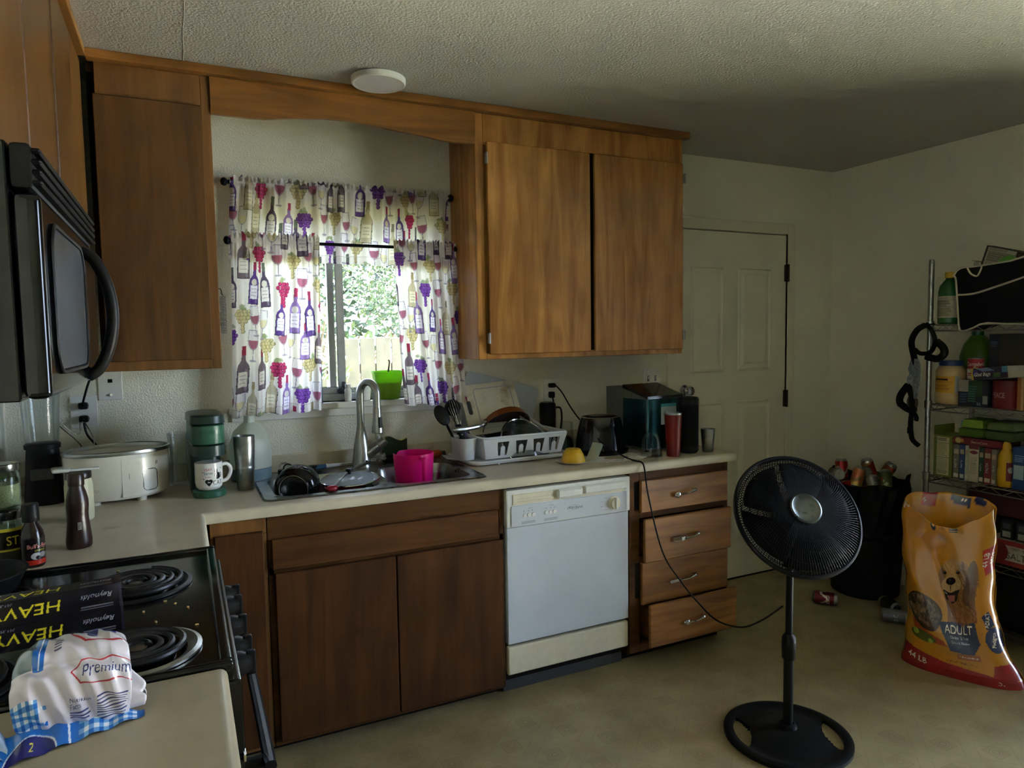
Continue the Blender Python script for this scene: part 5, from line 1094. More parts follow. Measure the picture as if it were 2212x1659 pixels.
# leaning boards
mat('board_cream', 'cfc9b4', .5, var=.06); wear('board_cream', '8a7648', 6, .58, .75); mat('board_grey', 'a9b0b6', .4, var=.04)
def oriented(name, label, cat, o, ux, uy):   # frame with local X,Y along ux,uy and Z toward the room
    ux = Vector(ux).normalized(); uy = Vector(uy); uy = (uy-ux*uy.dot(ux)).normalized(); uz = ux.cross(uy)
    t = thing(name, label, cat); t.matrix_world = Matrix(((ux.x, uy.x, uz.x, o[0]), (ux.y, uy.y, uz.y, o[1]), (ux.z, uy.z, uz.z, o[2]), (0, 0, 0, 1))); return t
t = oriented('cutting_board', 'cream plastic cutting board with juice groove and hand slot leaning behind the dish rack', 'cutting board', (1.772, -.040, 1.243), (.28, 0, .018), (-.025, .105, .213))
W_, H_ = .285, .25
q = holed([(x+W_/2, y-H_/2) for x, y in rrect(W_, H_, .018, 5)], [[(x, y-H_*.46) for x, y in rrect(.022, .07, .010, 5, .030, 0)]], Matrix.Identity(4)); q.build('board', 'board_cream', t, smooth=0, solid=.011)
MB().tube([(x+W_/2+.02, y-H_/2, .006) for x, y in rrect(W_-.095, H_-.05, .012, 4)], .0022, 6, closed=True).build('juice_groove', 'board_grey', t)
t = oriented('flexible_board', 'thin grey plastic cutting sheet leaning on the wall behind the cream board', 'cutting board', (1.985, -.024, 1.135), (1, 0, -.27), (.27, .0, 1))
holed(rrect(.40, .27, .02, 5), [], Matrix.Identity(4)).build('sheet', 'board_grey', t, smooth=0, solid=.003)
# utensils in the caddy
CX, CY, CZ = 1.722, -.232, CT+.034
t = thing('wire_whisk', 'steel wire whisk standing upright in the rack caddy', 'whisk', (CX+.018, CY, CZ)); t.rotation_euler = (-.52, -.10, 0)
MB().cyl((0, 0, 0), (0, 0, .115), .008, .0065, 14).build('handle', 'steel_brushed', t)
q = MB()
for k in range(8):
    a = PI*k/8; P = smooth_path([(0, 0, .11)]+[(.030*s*f, 0, z) for s, f, z in ((1, .35, .15), (1, .8, .20), (1, 1, .235), (1, .75, .262), (1, 0, .275), (-1, .75, .262), (-1, 1, .235), (-1, .8, .20), (-1, .35, .15))]+[(0, 0, .11)], 3)
    q.tube([(p[0]*math.cos(a), p[0]*math.sin(a), p[2]) for p in P], .0011, 5)
o = q.build('wires', 'chrome', t); o['kind'] = 'stuff'
t = thing('slotted_spoon', 'black plastic slotted spoon leaning outward in the rack caddy', 'spoon', (CX-.012, CY-.012, CZ)); t.rotation_euler = (-.42, -.30, .2)
MB().tube(smooth_path([(0, 0, 0), (0, 0, .10), (0, -.004, .16)], 4), .006, 8).build('handle', 'black_plastic', t); MB().ell((0, -.004, .205), .034, .008, .050, 20, 12).build('spoon_bowl', 'black_plastic', t)
t = thing('soup_ladle', 'black plastic ladle behind the slotted spoon in the rack caddy', 'ladle', (CX+.0, CY+.022, CZ)); t.rotation_euler = (-.42, -.17, -.3)
MB().tube(smooth_path([(0, 0, 0), (0, 0, .12), (0, .004, .19)], 4), .0055, 8).build('handle', 'black_plastic', t); MB().ell((0, -.006, .225), .038, .018, .040, 20, 12).build('ladle_bowl', 'black_plastic', t)
t = thing('kitchen_knife', 'black handled kitchen knife with steel rivets, blade down in the caddy', 'knife', (CX+.004, CY-.030, CZ)); t.rotation_euler = (-.35, -.12, .1)
MB().rbox((-.012, -.006, .045), (.012, .006, .150), .005).build('handle', 'black_plastic', t); MB().box((-.013, -.001, 0), (.013, .001, .046)).build('blade', 'steel_brushed', t)
for z in (.07, .10, .13): MB().cyl((0, -.0072, z), (0, .0072, z), .0032, n=10).build('rivet', 'chrome', t)
t = thing('metal_turner', 'purple handled turner among the utensils in the rack caddy', 'turner', (CX+.022, CY-.038, CZ)); t.rotation_euler = (-.4, -.14, 0); mat('purple_plastic', '4a3f6a', .4); MB().rbox((-.005, -.003, .03), (.005, .003, .135), .002).build('handle', 'purple_plastic', t); MB().box((-.012, -.001, 0), (.012, .001, .03)).build('blade', 'steel_brushed', t)
# pan, lid and plates in the rack
mat('copper', '9a5a28', .3, metal=.6, var=.2, vs=12); mat('pan_inside', '35282e', .4)
t = thing('copper_frying_pan', 'copper frying pan turned over on the dish rack, steel handle toward the sink', 'frying pan', (1.955, -.185, 1.060)); t.rotation_euler = (2.42, .10, .10)
MB().lathe([(.0001, -.046), (.085, -.046), (.10, -.038), (.113, .0), (.115, .001)], 48, cap=False).build('pan', 'copper', t); MB().lathe([(.115, .001), (.111, .0), (.098, -.036), (.084, -.043), (.0001, -.043)], 48, cap=False).build('pan_inside', 'pan_inside', t)
MB().tube(smooth_path([(-.112, 0, -.012), (-.15, 0, .006), (-.22, 0, .022), (-.29, 0, .030)], 5), [.008]*5+[.011]*5+[.013]*5+[.006], 10).build('handle', 'steel_brushed', t); MB().rbox((-.125, -.02, -.025), (-.100, .02, -.004), .006).build('bracket', 'chrome', t)
t = thing('pan_cover', 'large clear glass lid with steel rim leaning in the dish rack', 'lid', (2.010, -.268, .985)); t.rotation_euler = (.98, .06, .12)
MB().lathe([(.1235, .003), (.10, .018), (.05, .03), (.0001, .033)], 48).build('glass', 'smoke_glass', t); MB().tube([(.125*math.cos(a), .125*math.sin(a), .002) for a in [2*PI*i/64 for i in range(64)]], .0042, 8, closed=True).build('rim', 'chrome', t); MB().lathe([(.007, .032), (.007, .04), (.016, .046), (.014, .056), (.0001, .057)], 18).build('knob', 'black_plastic', t)
for i, lab in enumerate(('white dinner plate at the bottom of the tilted plate stack in the dish rack', 'white dinner plate second from the bottom of the tilted stack in the dish rack', 'white dinner plate third from the bottom of the tilted stack in the dish rack', 'white dinner plate on top of the tilted plate stack in the dish rack')):
    o = MB().lathe([(.0001, 0), (.060, 0), (.066, .004), (.098, .014), (.100, .016), (.096, .017), (.065, .008), (.0001, .005)], 48).build('dinner_plate', 'white_ceramic', smooth=45); o.location = (2.085+.010*i, -.135, 1.005+.016*i); o.rotation_euler = (.12, .60, 0); tag(o, lab, 'plate', 'plates in the dish rack')
LT('drinking_glass', 'clear tumbler lying upside down inside the dish rack behind the slots', 'glass', (1.90, -.255, CT+.034), [('glass', 'clear_glass', [(.036, 0), (.034, .07), (.030, .072), (.0001, .072)])], n=28)

# ---------------------------------------------------------------- counter, right group
mat('teal_dark', '0f3330', .2, var=.1)
t = thing('travel_mug', 'tall black mug with a loop handle against the wall below the outlet', 'mug', (2.232, -.078, CT)); MB().lathe([(.036, 0), (.039, .004), (.041, .20), (.040, .226), (.034, .232), (.0001, .232)], 28).build('body', 'black_plastic', t); MB().tube(smooth_path([(.038, -.01, .205), (.065, -.015, .20), (.072, -.015, .15), (.062, -.015, .09), (.039, -.01, .075)], 5), .005, 8).build('handle', 'black_plastic', t)
LT('drinking_glass', 'clear straight tumbler upside down behind the dark green bowl', 'glass', (2.335, -.085, CT), [('glass', 'clear_glass', [(.036, 0), (.033, .125), (.030, .128), (.0001, .128)])], n=32)
mat('bowl_green', '0d2a20', .12, var=.1)
L1('green_bowl', 'dark green glass bowl upside down between the dish rack and the black crock', 'bowl', (2.258, -.185, CT), 'bowl_green', [(.058, 0), (.056, .004), (.046, .06), (.035, .074), (.032, .076), (.0001, .076)])
mat('yellow_melamine', 'd2a81c', .4, var=.08, bump=.001, bs=400)
L1('yellow_bowl', 'yellow textured bowl upside down on the lace doily', 'bowl', (2.150, -.462, CT+.0035), 'yellow_melamine', [(.054, 0), (.053, .003), (.047, .03), (.033, .056), (.028, .058), (.0001, .058)])
mat('saucer_cream', 'cfc8ba', .3)
L1('saucer', 'cream saucer edge under the yellow bowl', 'saucer', (2.150, -.462, CT), 'saucer_cream', [(.04, 0), (.062, .001), (.078, .006), (.079, .008), (.062, .003), (.0001, .003)])
t = thing('plastic_scoop', 'clear ribbed plastic lid leaning on the black crock beside the yellow bowl', 'lid', (2.236, -.468, CT+.003)); t.rotation_euler = (0, .62, .35)
for k in range(3): MB().rbox((.006*k, -.026, 0), (.006*k+.002, .026, .088), .001, 1).build('rib', 'jug_frost', t)
cr = thing('stoneware_crock', 'glossy black stoneware slow-cooker insert upside down on the counter', 'crock', (2.392, -.312, CT+.002), .1)
MB().lathe([(.135, 0), (.140, .004), (.140, .016), (.128, .022), (.126, .03), (.117, .10), (.104, .155), (.098, .166), (.0965, .170)], 56, sy=.86, cap=False).build('body', 'pot_black', cr); MB().lathe([(.0965, .170), (.092, .173), (.088, .171), (.085, .164), (.0001, .163)], 56, sy=.86).build('base', 'pot_black', cr); MB().tube([(.0925*math.cos(a), .0925*.86*math.sin(a), .1725) for a in [2*PI*i/56 for i in range(56)]], .0022, 6, closed=True).build('foot_ring', 'cream_ring', cr)
mat('lace', 'd6d4cf', .9)
q = MB()
for r_, nn, am in ((.055, 16, .004), (.075, 20, .005), (.098, 22, .006), (.118, 24, .008)): q.tube([((r_+am*math.cos(nn*a))*math.cos(a)*1.35, (r_+am*math.cos(nn*a))*math.sin(a)*.8, .0009) for a in [2*PI*i/200 for i in range(200)]], .0011, 4, closed=True)
for i in range(72): a = 2*PI*i/72; q.tube([(.05*math.cos(a)*1.35, .05*math.sin(a)*.8, .0009), (.124*math.cos(a+.06)*1.35, .124*math.sin(a+.06)*.8, .0009)], .0009, 4)
o = q.build('lace_doily', 'lace'); place(o, (2.375, -.466, CT+.0002), .08); tag(o, 'white crocheted lace doily under the edge of the black crock', 'doily')
t = thing('glass_mug', 'clear glass mug upside down in front of the ice maker', 'mug', (2.545, -.505, CT), -.6); MB().lathe([(.050, 0), (.049, .004), (.044, .07), (.034, .098), (.030, .102), (.0001, .103)], 36).build('body', 'clear_glass', t); MB().tube(smooth_path([(.0, -.047, .012), (.0, -.066, .018), (.0, -.070, .042), (.0, -.062, .062), (0, -.044, .066)], 5), .0045, 8).build('handle', 'clear_glass', t)
mat('red_textured', '74100e', .35, var=.25, vs=8)
t = thing('red_tumbler', 'tall red textured tumbler with steel lip in front of the ice maker', 'tumbler', (2.628, -.560, CT)); nz = 46; n = 60
q = MB(); vs = []
for j in range(nz+1):
    z = .004+.188*j/nz; r = .0285+.0105*j/nz
    for i in range(n): vs.append(((r+(.0013 if (i+j) % 2 else 0))*math.cos(2*PI*i/n), (r+(.0013 if (i+j) % 2 else 0))*math.sin(2*PI*i/n), z))
q.add(vs, [(j*n+i, j*n+(i+1) % n, (j+1)*n+(i+1) % n, (j+1)*n+i) for j in range(nz) for i in range(n)]+[tuple(range(n))[::-1]]); q.build('studded_body', 'red_textured', t, smooth=20)
MB().lathe([(.0285, 0), (.029, .005), (.0001, .005)], 40).build('base', 'red_textured', t); MB().lathe([(.0385, .192), (.0395, .195), (.0385, .201), (.037, .201), (.036, .19), (.027, .012), (.0001, .011)], 40, cap=False).build('steel_lip', 'steel_brushed', t)
mat('speaker_cloth', '0d0f10', .85, bump=.001, bs=900, var=.2)
t = thing('bluetooth_speaker', 'tall black cylindrical portable speaker with rugged end caps', 'speaker', (2.748, -.520, CT), .3)
MB().lathe([(.046, .030), (.048, .04), (.048, .225), (.046, .235)], 40, cap=False).build('speaker_body', 'speaker_cloth', t)
for a_, pr in (('base_cap', [(.036, 0), (.046, .004), (.050, .012), (.050, .036), (.047, .042)]), ('top_cap', [(.047, .222), (.050, .228), (.050, .256), (.044, .264), (.036, .260), (.0001, .259)])): MB().lathe(pr, 8, sq=0).build(a_, 'black_plastic', t, smooth=20)
cv = Canvas(.012, .05, 1500, '0d0f10'); cv.text('ANKER', .008, .025, .010, '70788a', rot=PI/2); print_obj('brand_print', cv, around(.0485, .10, .15, 325, 340), 'print_matte', t)
LT('steel_cup', 'small brushed steel cup at the counter end by the door', 'cup', (2.846, -.545, CT), [('cup', 'steel_brushed', [(.024, 0), (.026, .003), (.0335, .105), (.034, .109), (.0325, .109), (.025, .008), (.0001, .007)])], n=36)
mat('ice_teal', '2d5c66', .2, metal=.85, var=.1); mat('ice_grey', '62635c', .45, var=.08)
im = thing('ice_maker', 'dark countertop ice maker with sloped lid and teal steel front beside the door', 'ice maker', (2.668, -.275, CT), .10)
q = MB(); prf = [(-.150, .012), (.150, .012), (.150, .302), (.02, .302), (-.150, .262)]
q.prism(prf, -.112, .112, Matrix(((0, 0, 1, 0), (1, 0, 0, 0), (0, 1, 0, 0), (0, 0, 0, 1)))); q.build('housing', 'ice_grey', im)
q = MB().grid(lambda u, v: (.114*math.cos(PI+PI*u)*(abs(math.cos(PI+PI*u))**-.55 if abs(math.cos(PI+PI*u)) > .02 else 1), -.125-.038*math.sin(PI*u)**.5, .02+.232*v), 40, 2); q.build('steel_front', 'ice_teal', im)
for s_ in (-1, 1): MB().box((s_*.1125-.0005, -.128, .02), (s_*.1125+.0012, .02, .252)).build('steel_side', 'ice_teal', im)
q = MB().prism([(-.160, .0), (.03, .0), (.03, .016), (-.155, .012)], -.114, .114, Matrix(((0, 0, 1, 0), (1, 0, 0, 0), (0, 1, 0, 0), (0, 0, 0, 1)))).xf(Matrix.Translation((0, 0, .258)) @ Matrix.Translation((0, -.15, 0)) @ Matrix.Rotation(math.atan2(.042, .17), 4, 'X') @ Matrix.Translation((0, .15, 0))); q.build('lid', 'black_gloss', im)
MB().box((-.07, .06, .302), (.06, .11, .3035)).build('control_strip', 'black_gloss', im)
for i in range(6):
    for j in range(5): MB().rbox((-.1135, .045+i*.015+(.007 if j % 2 else 0), .10+j*.012), (-.111, .054+i*.015+(.007 if j % 2 else 0), .106+j*.012), .001, 1).build('vent_hole', 'black_inside', im)
for x in (-.09, .09):
    for y in (-.12, .12): MB().cyl((x, y, 0), (x, y, .014), .014, n=12).build('foot', 'black_plastic', im)
cv = Canvas(.10, .10, 700, '2a4a50'); cv.rect(.0, .0, .1, .1, 'b7c4c8'); cv.rect(0, .085, .1, .1, '4a9aa8'); cv.text('FRIGIDAIRE', .05, .045, .014, '5a6a70', sx=1); print_obj('energy_sticker', cv, flat((-.035, -.1645, .13), (.10, 0, 0), (0, 0, .10)), 'print_gloss', im)
# power cord from the outlet over the counter edge to the fan
P = smooth_path([(2.304, -.030, 1.226), (2.325, -.060, 1.19), (2.335, -.15, 1.105), (2.325, -.30, 1.035), (2.330, -.452, .972), (2.400, -.505, .920), (2.390, -.585, .9185), (2.394, -.638, .917), (2.392, -.662, .885), (2.390, -.692, .773), (2.447, -.712, .535), (2.536, -.716, .396), (2.627, -.722, .285), (2.672, -.80, .215), (2.672, -.95, .24), (2.635, -1.10, .333), (2.548, -1.285, .472)], 7)
o = MB().tube(P, .0036, 8).build('power_cord', 'black_plastic', smooth=60); tag(o, 'thin black power cord running from the outlet over the counter edge to the fan', 'cord')
# ---------------------------------------------------------------- standing fan
fan = thing('pedestal_fan', 'black pedestal fan tilted upward on an oval base in the middle of the floor', 'fan', (2.545, -1.32, 0))
fl = Vector((.86, -.51, 0)).normalized(); fs_ = Vector((.51, .86, 0))
def fb(a, b, z): p = fl*a+fs_*b; return (p.x-.012, p.y-.008, z)
NR, NT = 26, 180; RO = .222; vs = []; keep = []
def hgt(r): return .014+.020*max(0, 1-(r/.16)**2)+.006*math.sqrt(max(0, 1-((r-.205)/.018)**2))*(1 if abs(r-.205) < .018 else 0)
def inhole(a, b): return abs(a) > .075 and math.hypot(a, b) < .188 and math.hypot(abs(a)-.285, b*1.0) < .158
q = MB(); top = [[fb(r*math.cos(t), r*math.sin(t), hgt(r)) for t in [2*PI*k/NT for k in range(NT)]] for r in [RO*i/NR for i in range(NR+1)]]
V_ = [p for row in top for p in row]; F_ = []; nv = len(V_); V_ += [(p[0], p[1], .003) for p in V_]
solid = {}
for i in range(NR):
    for k in range(NT):
        r = RO*(i+.5)/NR; t = 2*PI*(k+.5)/NT; solid[(i, k)] = not inhole(r*math.cos(t), r*math.sin(t))
for (i, k), s in solid.items():
    if not s: continue
    a, b_, c_, d_ = i*NT+k, i*NT+(k+1) % NT, (i+1)*NT+(k+1) % NT, (i+1)*NT+k
    F_.append((a, d_, c_, b_)); F_.append((a+nv, b_+nv, c_+nv, d_+nv))
    if i == NR-1 or not solid[(i+1, k)]: F_.append((d_, d_+nv, c_+nv, c_))
    if i > 0 and not solid[(i-1, k)]: F_.append((a, b_, b_+nv, a+nv))
    if not solid[(i, (k+1) % NT)]: F_.append((b_, c_, c_+nv, b_+nv))
    if not solid[(i, (k-1) % NT)]: F_.append((a, a+nv, d_+nv, d_))
MB().add(V_, F_).build('base', 'black_plastic', fan, smooth=50)
MB().lathe([(.034, .030), (.030, .045), (.022, .05)], 24, cap=False).build('base_socket', 'black_plastic', fan)
MB().cyl((0, 0, .028), (0, 0, .36), .0175, n=20).build('lower_pole', 'black_plastic', fan); MB().cyl((0, 0, .35), (0, 0, .745), .013, n=18).build('upper_pole', 'black_plastic', fan)
MB().lathe([(.018, .285), (.024, .295), (.0255, .345), (.024, .372), (.015, .385)], 20, cap=False).build('height_collar', 'black_plastic', fan)
fn_ = Vector((-.2802, -.7698, .5736)).normalized(); fc = Vector((2.528, -1.366, .834))-Vector((2.545, -1.32, 0))
MF = Matrix.Translation(fc) @ fn_.to_track_quat('Z', 'Y').to_matrix().to_4x4()
def FB(q, name, m, par=fan, **k): return q.xf(MF).build(name, m, par, **k)
FB(MB().lathe([(.0001, -.145), (.045, -.14), (.055, -.12), (.056, -.06), (.045, -.045), (.0001, -.045)], 28), 'motor_housing', 'black_plastic')
MB().tube([(0, 0, .72), (.002, -.004, .765), (fc.x-fn_.x*.09, fc.y-fn_.y*.09, fc.z-fn_.z*.09)], [.022, .026, .03], 12).build('neck', 'black_plastic', fan)
MB().rbox((-.028, -.03, .655), (.028, .03, .735), .01).build('switch_box', 'black_plastic', fan)
RR = .220
rim = FB(MB().tube([(RR*math.cos(a), RR*math.sin(a), 0) for a in [2*PI*i/72 for i in range(72)]], .0085, 10, closed=True), 'rim_band', 'black_plastic')
def cage(front):
    s = 1 if front else -1; d0 = .066 if front else -.078; q = MB(); n = 132
    def prof(u): r = .050+(RR-.050)*u; return r, d0*(1-u**3.2)
    for k in range(n):
        a0 = 2*PI*k/n; P = []
        for j in range(9): u = j/8; r, z = prof(u); a = a0+(.32*u if front else 0); P.append((r*math.cos(a), r*math.sin(a), z))
        q.tube(P, .0013, 4, cap=False)
    for u in (.18, .38, .58, .78, .92):
        r, z = prof(u); q.tube([(r*math.cos(a), r*math.sin(a), z-.001*s) for a in [2*PI*i/60 for i in range(60)]], .0013, 4, closed=True)
    o = FB(q, 'front_grille' if front else 'rear_grille', 'black_iron'); o['kind'] = 'stuff'; return o
cage(True); cage(False)
mat('fan_cap', '5a5e5c', .28, metal=.9, var=.12)
cp = FB(MB().lathe([(.054, .062), (.056, .066), (.055, .071), (.050, .073), (.047, .071), (.030, .069), (.0001, .068)], 40), 'hub_cap', 'fan_cap')
mat('blade_black', '090a0a', .75)
for k in range(5):
    def bf(u, v, k=k):
        r = .03+.165*v; a = 2*PI*k/5+(u-.5)*(1.2+.05*v)-.2*v; return (r*math.cos(a), r*math.sin(a), (u-.5)*.045*(1-.3*v)-.005)
    FB(MB().grid(bf, 10, 8), 'blade', 'blade_black', solid=.0015)
FB(MB().lathe([(.032, -.045), (.034, -.02), (.03, .02), (.0001, .022)], 24), 'blade_hub', 'blade_black')

# ---------------------------------------------------------------- bin of empty cans
mat('bin_plastic', '161616', .7, var=.3); mat('bag_black', '0b0b0d', .55, var=.3)
bn = thing('trash_bin', 'black bin with a black liner heaped with empty drink cans in the corner', 'trash bin', (4.06, -.475, 0))
q = MB().lathe([(.165, 0), (.175, .006), (.198, .36), (.200, .362), (.203, .60), (.197, .60), (.19, .35), (.168, .012), (.0001, .01)], 40); q.build('bin', 'bin_plastic', bn)
def liner(u, v):
    a = 2*PI*u; z = .34+.30*v; r = .209+.006*math.sin(9*a+6*v)+.005*math.sin(23*a-9*v)+.003*math.sin(40*v)
    pk = math.exp(-((((a-5.05+PI) % (2*PI))-PI)/.28)**2)+.6*math.exp(-((((a-1.5+PI) % (2*PI))-PI)/.5)**2)
    z += v*v*(.055*pk+.010*math.sin(5*a)); return (r*math.cos(a), r*math.sin(a), z)
q = MB().grid(liner, 96, 16, cu=True); q.build('liner', 'bag_black', bn, solid=.0025)
mat('can_fill', '08080a', .9); MB().lathe([(.196, .50), (.194, .545), (.10, .585), (.0001, .60)], 32).build('liner_floor', 'bag_black', bn)
mat('can_alu', 'a8a8a6', .28, metal=1, var=.12)
def can_print(kind):
    cv = Canvas(.207, .104, 420, {'cola': '9c1a1c', 'peach': 'b06a48', 'flower': '8a4a2a', 'redgreen': '97281e', 'dark': '3a1f1c', 'silver': '8c8c8a', 'green': '4a5a3a', 'brown': '6a4026', 'maroon': '6d1622', 'black': '141416'}[kind]); rg = random.Random(kind)
    if kind in ('cola', 'maroon'): cv.line([(x*.01, .05+.02*math.sin(x*.9)) for x in range(22)], .010, 'd8cfc6'); cv.text('COLA', .10, .06, .03, 'e0d8d0', shear=.3)
    elif kind in ('flower', 'redgreen', 'green'):
        for i in range(26): cv.ell(rg.uniform(0, .207), rg.uniform(0, .104), rg.uniform(.006, .016), rg.uniform(.005, .014), rg.choice(['a8b48a', 'b23a28', 'c2703a', '3f5a38', 'd0a060']), .85, rg.uniform(0, 3))
        cv.rect(0, .0, .207, .01, 'c9c2a8')
    elif kind == 'peach': cv.rect(0, 0, .207, .02, 'a89048'); [cv.ell(rg.uniform(0, .2), rg.uniform(.01, .05), .012, .009, rg.choice(['6a6a4a', '8a5a3a']), .7) for i in range(12)]
    elif kind == 'silver': cv.rect(.04, 0, .10, .104, '6a6a70'); cv.text('DIET', .07, .05, .026, 'b8b8b8')
    else: cv.text('SODA', .1, .04, .03, 'a08a70'); cv.rect(0, .09, .207, .104, 'b0a080')
    return cv
_canmesh = {}
def soda_can(label, pos, axis, kind, roll=0, group='empty cans in and around the bin'):
    t = thing('soda_can', label, 'can', pos, group=group); a = Vector(axis).normalized(); t.rotation_euler = (a.to_track_quat('Z', 'Y').to_matrix() @ Matrix.Rotation(roll, 3, 'Z')).to_euler()
    if 'b' not in _canmesh:
        b1 = MB().lathe([(.020, -.058), (.024, -.061), (.026, -.061), (.0325, -.052), (.033, -.05), (.033, .046), (.030, .054), (.0275, .058)], 28).build('body', 'can_alu', t); b2 = MB().lathe([(.0275, .058), (.028, .061), (.026, .061), (.0245, .057), (.0001, .057)], 28).build('top', 'can_alu', t)
        b3 = MB().prism([(.013*math.cos(x)*.8, -.011+.011*math.sin(x)) for x in [2*PI*i/16 for i in range(16)]], .0572, .0576).build('mouth', 'black_inside', t)
        b4 = MB().tube([(.006*math.cos(x), .006+.010*math.sin(x), .0588) for x in [2*PI*i/14 for i in range(14)]], .0014, 5, closed=True).build('tab', 'can_alu', t); _canmesh['b'] = [('body', b1.data), ('top', b2.data), ('mouth', b3.data), ('tab', b4.data)]
    else:
        for nm, me in _canmesh['b']: o = bpy.data.objects.new(nm, me); COL.objects.link(o); o.parent = t
    if kind not in _canmesh: o = print_obj('printed_sleeve', can_print(kind), around(.0333, -.05, .046, 0, 360), 'print_metal', t, 44, 24); _canmesh[kind] = o.data
    else: o = bpy.data.objects.new('printed_sleeve', _canmesh[kind]); COL.objects.link(o); o.parent = t
    return t
B0 = Vector((4.06, -.475, 0))
for lab, p, ax, kd, rl in (
    ('brown can with its silver opened top turned toward the fan, on the bin', (3.902, -.405, .672), (-.55, -.80, .15), 'dark', 0),
    ('bright red cola can standing tilted on the bin heap next to the door side', (3.955, -.395, .690), (.15, .2, 1), 'cola', 2.2),
    ('peach coloured can lying slanted on the front of the bin heap', (3.945, -.505, .662), (.42, .05, .75), 'peach', 1.0),
    ('dark can with its silver top facing forward beside the peach can', (4.030, -.470, .676), (-.45, -.85, .30), 'dark', .5),
    ('red and green fruit-pattern can leaning upright on the bin heap', (4.095, -.465, .690), (-.25, .15, .9), 'redgreen', 2),
    ('green patterned can upside down at the front rim of the bin', (4.050, -.600, .650), (.35, .35, .75), 'green', 1),
    ('orange flower-pattern can on the heap next to the liner peak', (4.150, -.530, .676), (.25, -.35, .75), 'flower', 0),
    ('silver-rimmed can upside down at the middle of the bin rim', (3.985, -.575, .624), (.2, .45, .75), 'silver', 0),
    ('small brown can half buried between the peach and silver-rimmed cans', (3.965, -.545, .602), (.7, .1, .4), 'brown', 0),
    ('red can half hidden low at the fan side of the bin heap', (3.912, -.460, .612), (.2, -.9, .2), 'cola', 1),
    ('crushed red cola can lying on the floor in front of the bin', (3.690, -.520, .0335), (.55, -.80, 0), 'maroon', .4),
    ('silver can lying on the floor beside the bin, base toward the fan', (3.905, -.745, .0335), (.35, .95, 0), 'black', .2),
    ('silver and grey can lying on the floor closest to the dog food bag', (3.795, -.850, .0335), (.62, -.80, 0), 'silver', 1.2)):
    soda_can(lab, p, ax, kd, rl)

# ---------------------------------------------------------------- dog food bag
mat('bag_yellow', 'c98a1c', .4, var=.08, vs=8); mat('bag_inner', '8f8364', .6)
dg = thing('dog_food_bag', 'open yellow dog food bag with a golden dog picture standing by the wire shelves', 'pet food bag', (3.575, -1.315, 0), math.atan2(-.91, .41))
BWd, BHt = .44, .742
cv = Canvas(BWd, BHt, 620, 'b87c1a')
cv.poly([(0, 0), (BWd, 0), (BWd, .02), (.30, .045), (.10, .07), (0, .075)], '8c1c22'); cv.text('44 LB', .10, .030, .03, 'e8ddd0', rot=-.1).text('3.', .36, .010, .03, 'c9a0a0')
cv.poly([(.34, .02), (.44, .03), (.44, .075), (.36, .07)], '8c1c22')
cv.ell(.135, .215, .075, .062, '3a2a20').ell(.135, .22, .066, .053, '54402f')
rg = random.Random(9)
for _ in range(90): a = rg.uniform(0, 6.28); r = rg.random()**.5; cv.ell(.135+.06*r*math.cos(a), .22+.047*r*math.sin(a), .008, .005, rg.choice(['6a5038', '3c2c20', '7d6448']), 1, rg.uniform(0, 3))
cv.poly([(.07, .175), (.12, .155), (.20, .135), (.215, .115), (.14, .115), (.08, .14)], '9a4420'); cv.ell(.12, .125, .05, .018, '3d5a24', .9); cv.ell(.09, .13, .012, .01, '8fa040').ell(.15, .118, .01, .008, '8fa040')
cv.poly([(.20, .20), (.335, .215), (.345, .135), (.30, .095), (.22, .105)], '1c2a52'); cv.text('ADULT', .272, .165, .042, 'ece8e0', sx=.78); cv.text('Chicken & Rice', .27, .148, .014, 'b8c0d8', sx=.8).text('Complete Nutrition', .27, .132, .011, 'b8c0d8', sx=.8)
cv.rect(.245, .08, .325, .10, '9a5a24'); cv.text('& VEGETABLE FLAVOR', .285, .086, .0085, 'f0e0c0', sx=.75); cv.text('NET WT 44 LB (19.9 kg)', .26, .062, .012, '4a2a10', sx=.8)
rg = random.Random(4); DX = .030
def fur(cx, cy, rx, ry, cols, n, L=.016, wd=.0026, ang=-1.2, al=.75):
    for _ in range(n):
        a = rg.uniform(0, 6.28); r = rg.random()**.5; x, y = cx+rx*r*math.cos(a), cy+ry*r*math.sin(a); t = ang+rg.uniform(-.5, .5); cv.line([(x, y), (x+L*math.cos(t), y+L*math.sin(t))], wd, rg.choice(cols), al)
cv.poly([(.20+DX, .205), (.315+DX, .205), (.325+DX, .30), (.29+DX, .37), (.20+DX, .33)], '7a4c26'); fur(.262+DX, .26, .055, .055, ['8a5a30', '6a4020', '9a6c3c'], 300)
cv.ell(.238+DX, .365, .062, .060, 'a8804c'); fur(.225+DX, .375, .048, .05, ['b8925c', 'a07844', 'c2a06c'], 320); fur(.275+DX, .365, .028, .055, ['7c5228', '6a4422', '8a5e34'], 200)
cv.ell(.302+DX, .335, .024, .075, '5c3a1e', 1, -.2); fur(.302+DX, .33, .022, .068, ['4a2e16', '6a4422', '5a381c'], 220, ang=-1.4); fur(.186+DX, .37, .012, .035, ['8a6234', '7a5228'], 80)
cv.ell(.226+DX, .335, .038, .036, 'b8956a'); fur(.226+DX, .335, .034, .03, ['c4a478', 'ac8858'], 120, .008, .002)
cv.poly([(.196+DX, .318), (.226+DX, .308), (.262+DX, .320), (.252+DX, .282), (.230+DX, .270), (.208+DX, .284)], '241210').poly([(.210+DX, .300), (.246+DX, .300), (.240+DX, .278), (.218+DX, .277)], 'a05c54').line([(.203+DX, .310), (.212+DX, .303)], .003, 'd8ccb8')
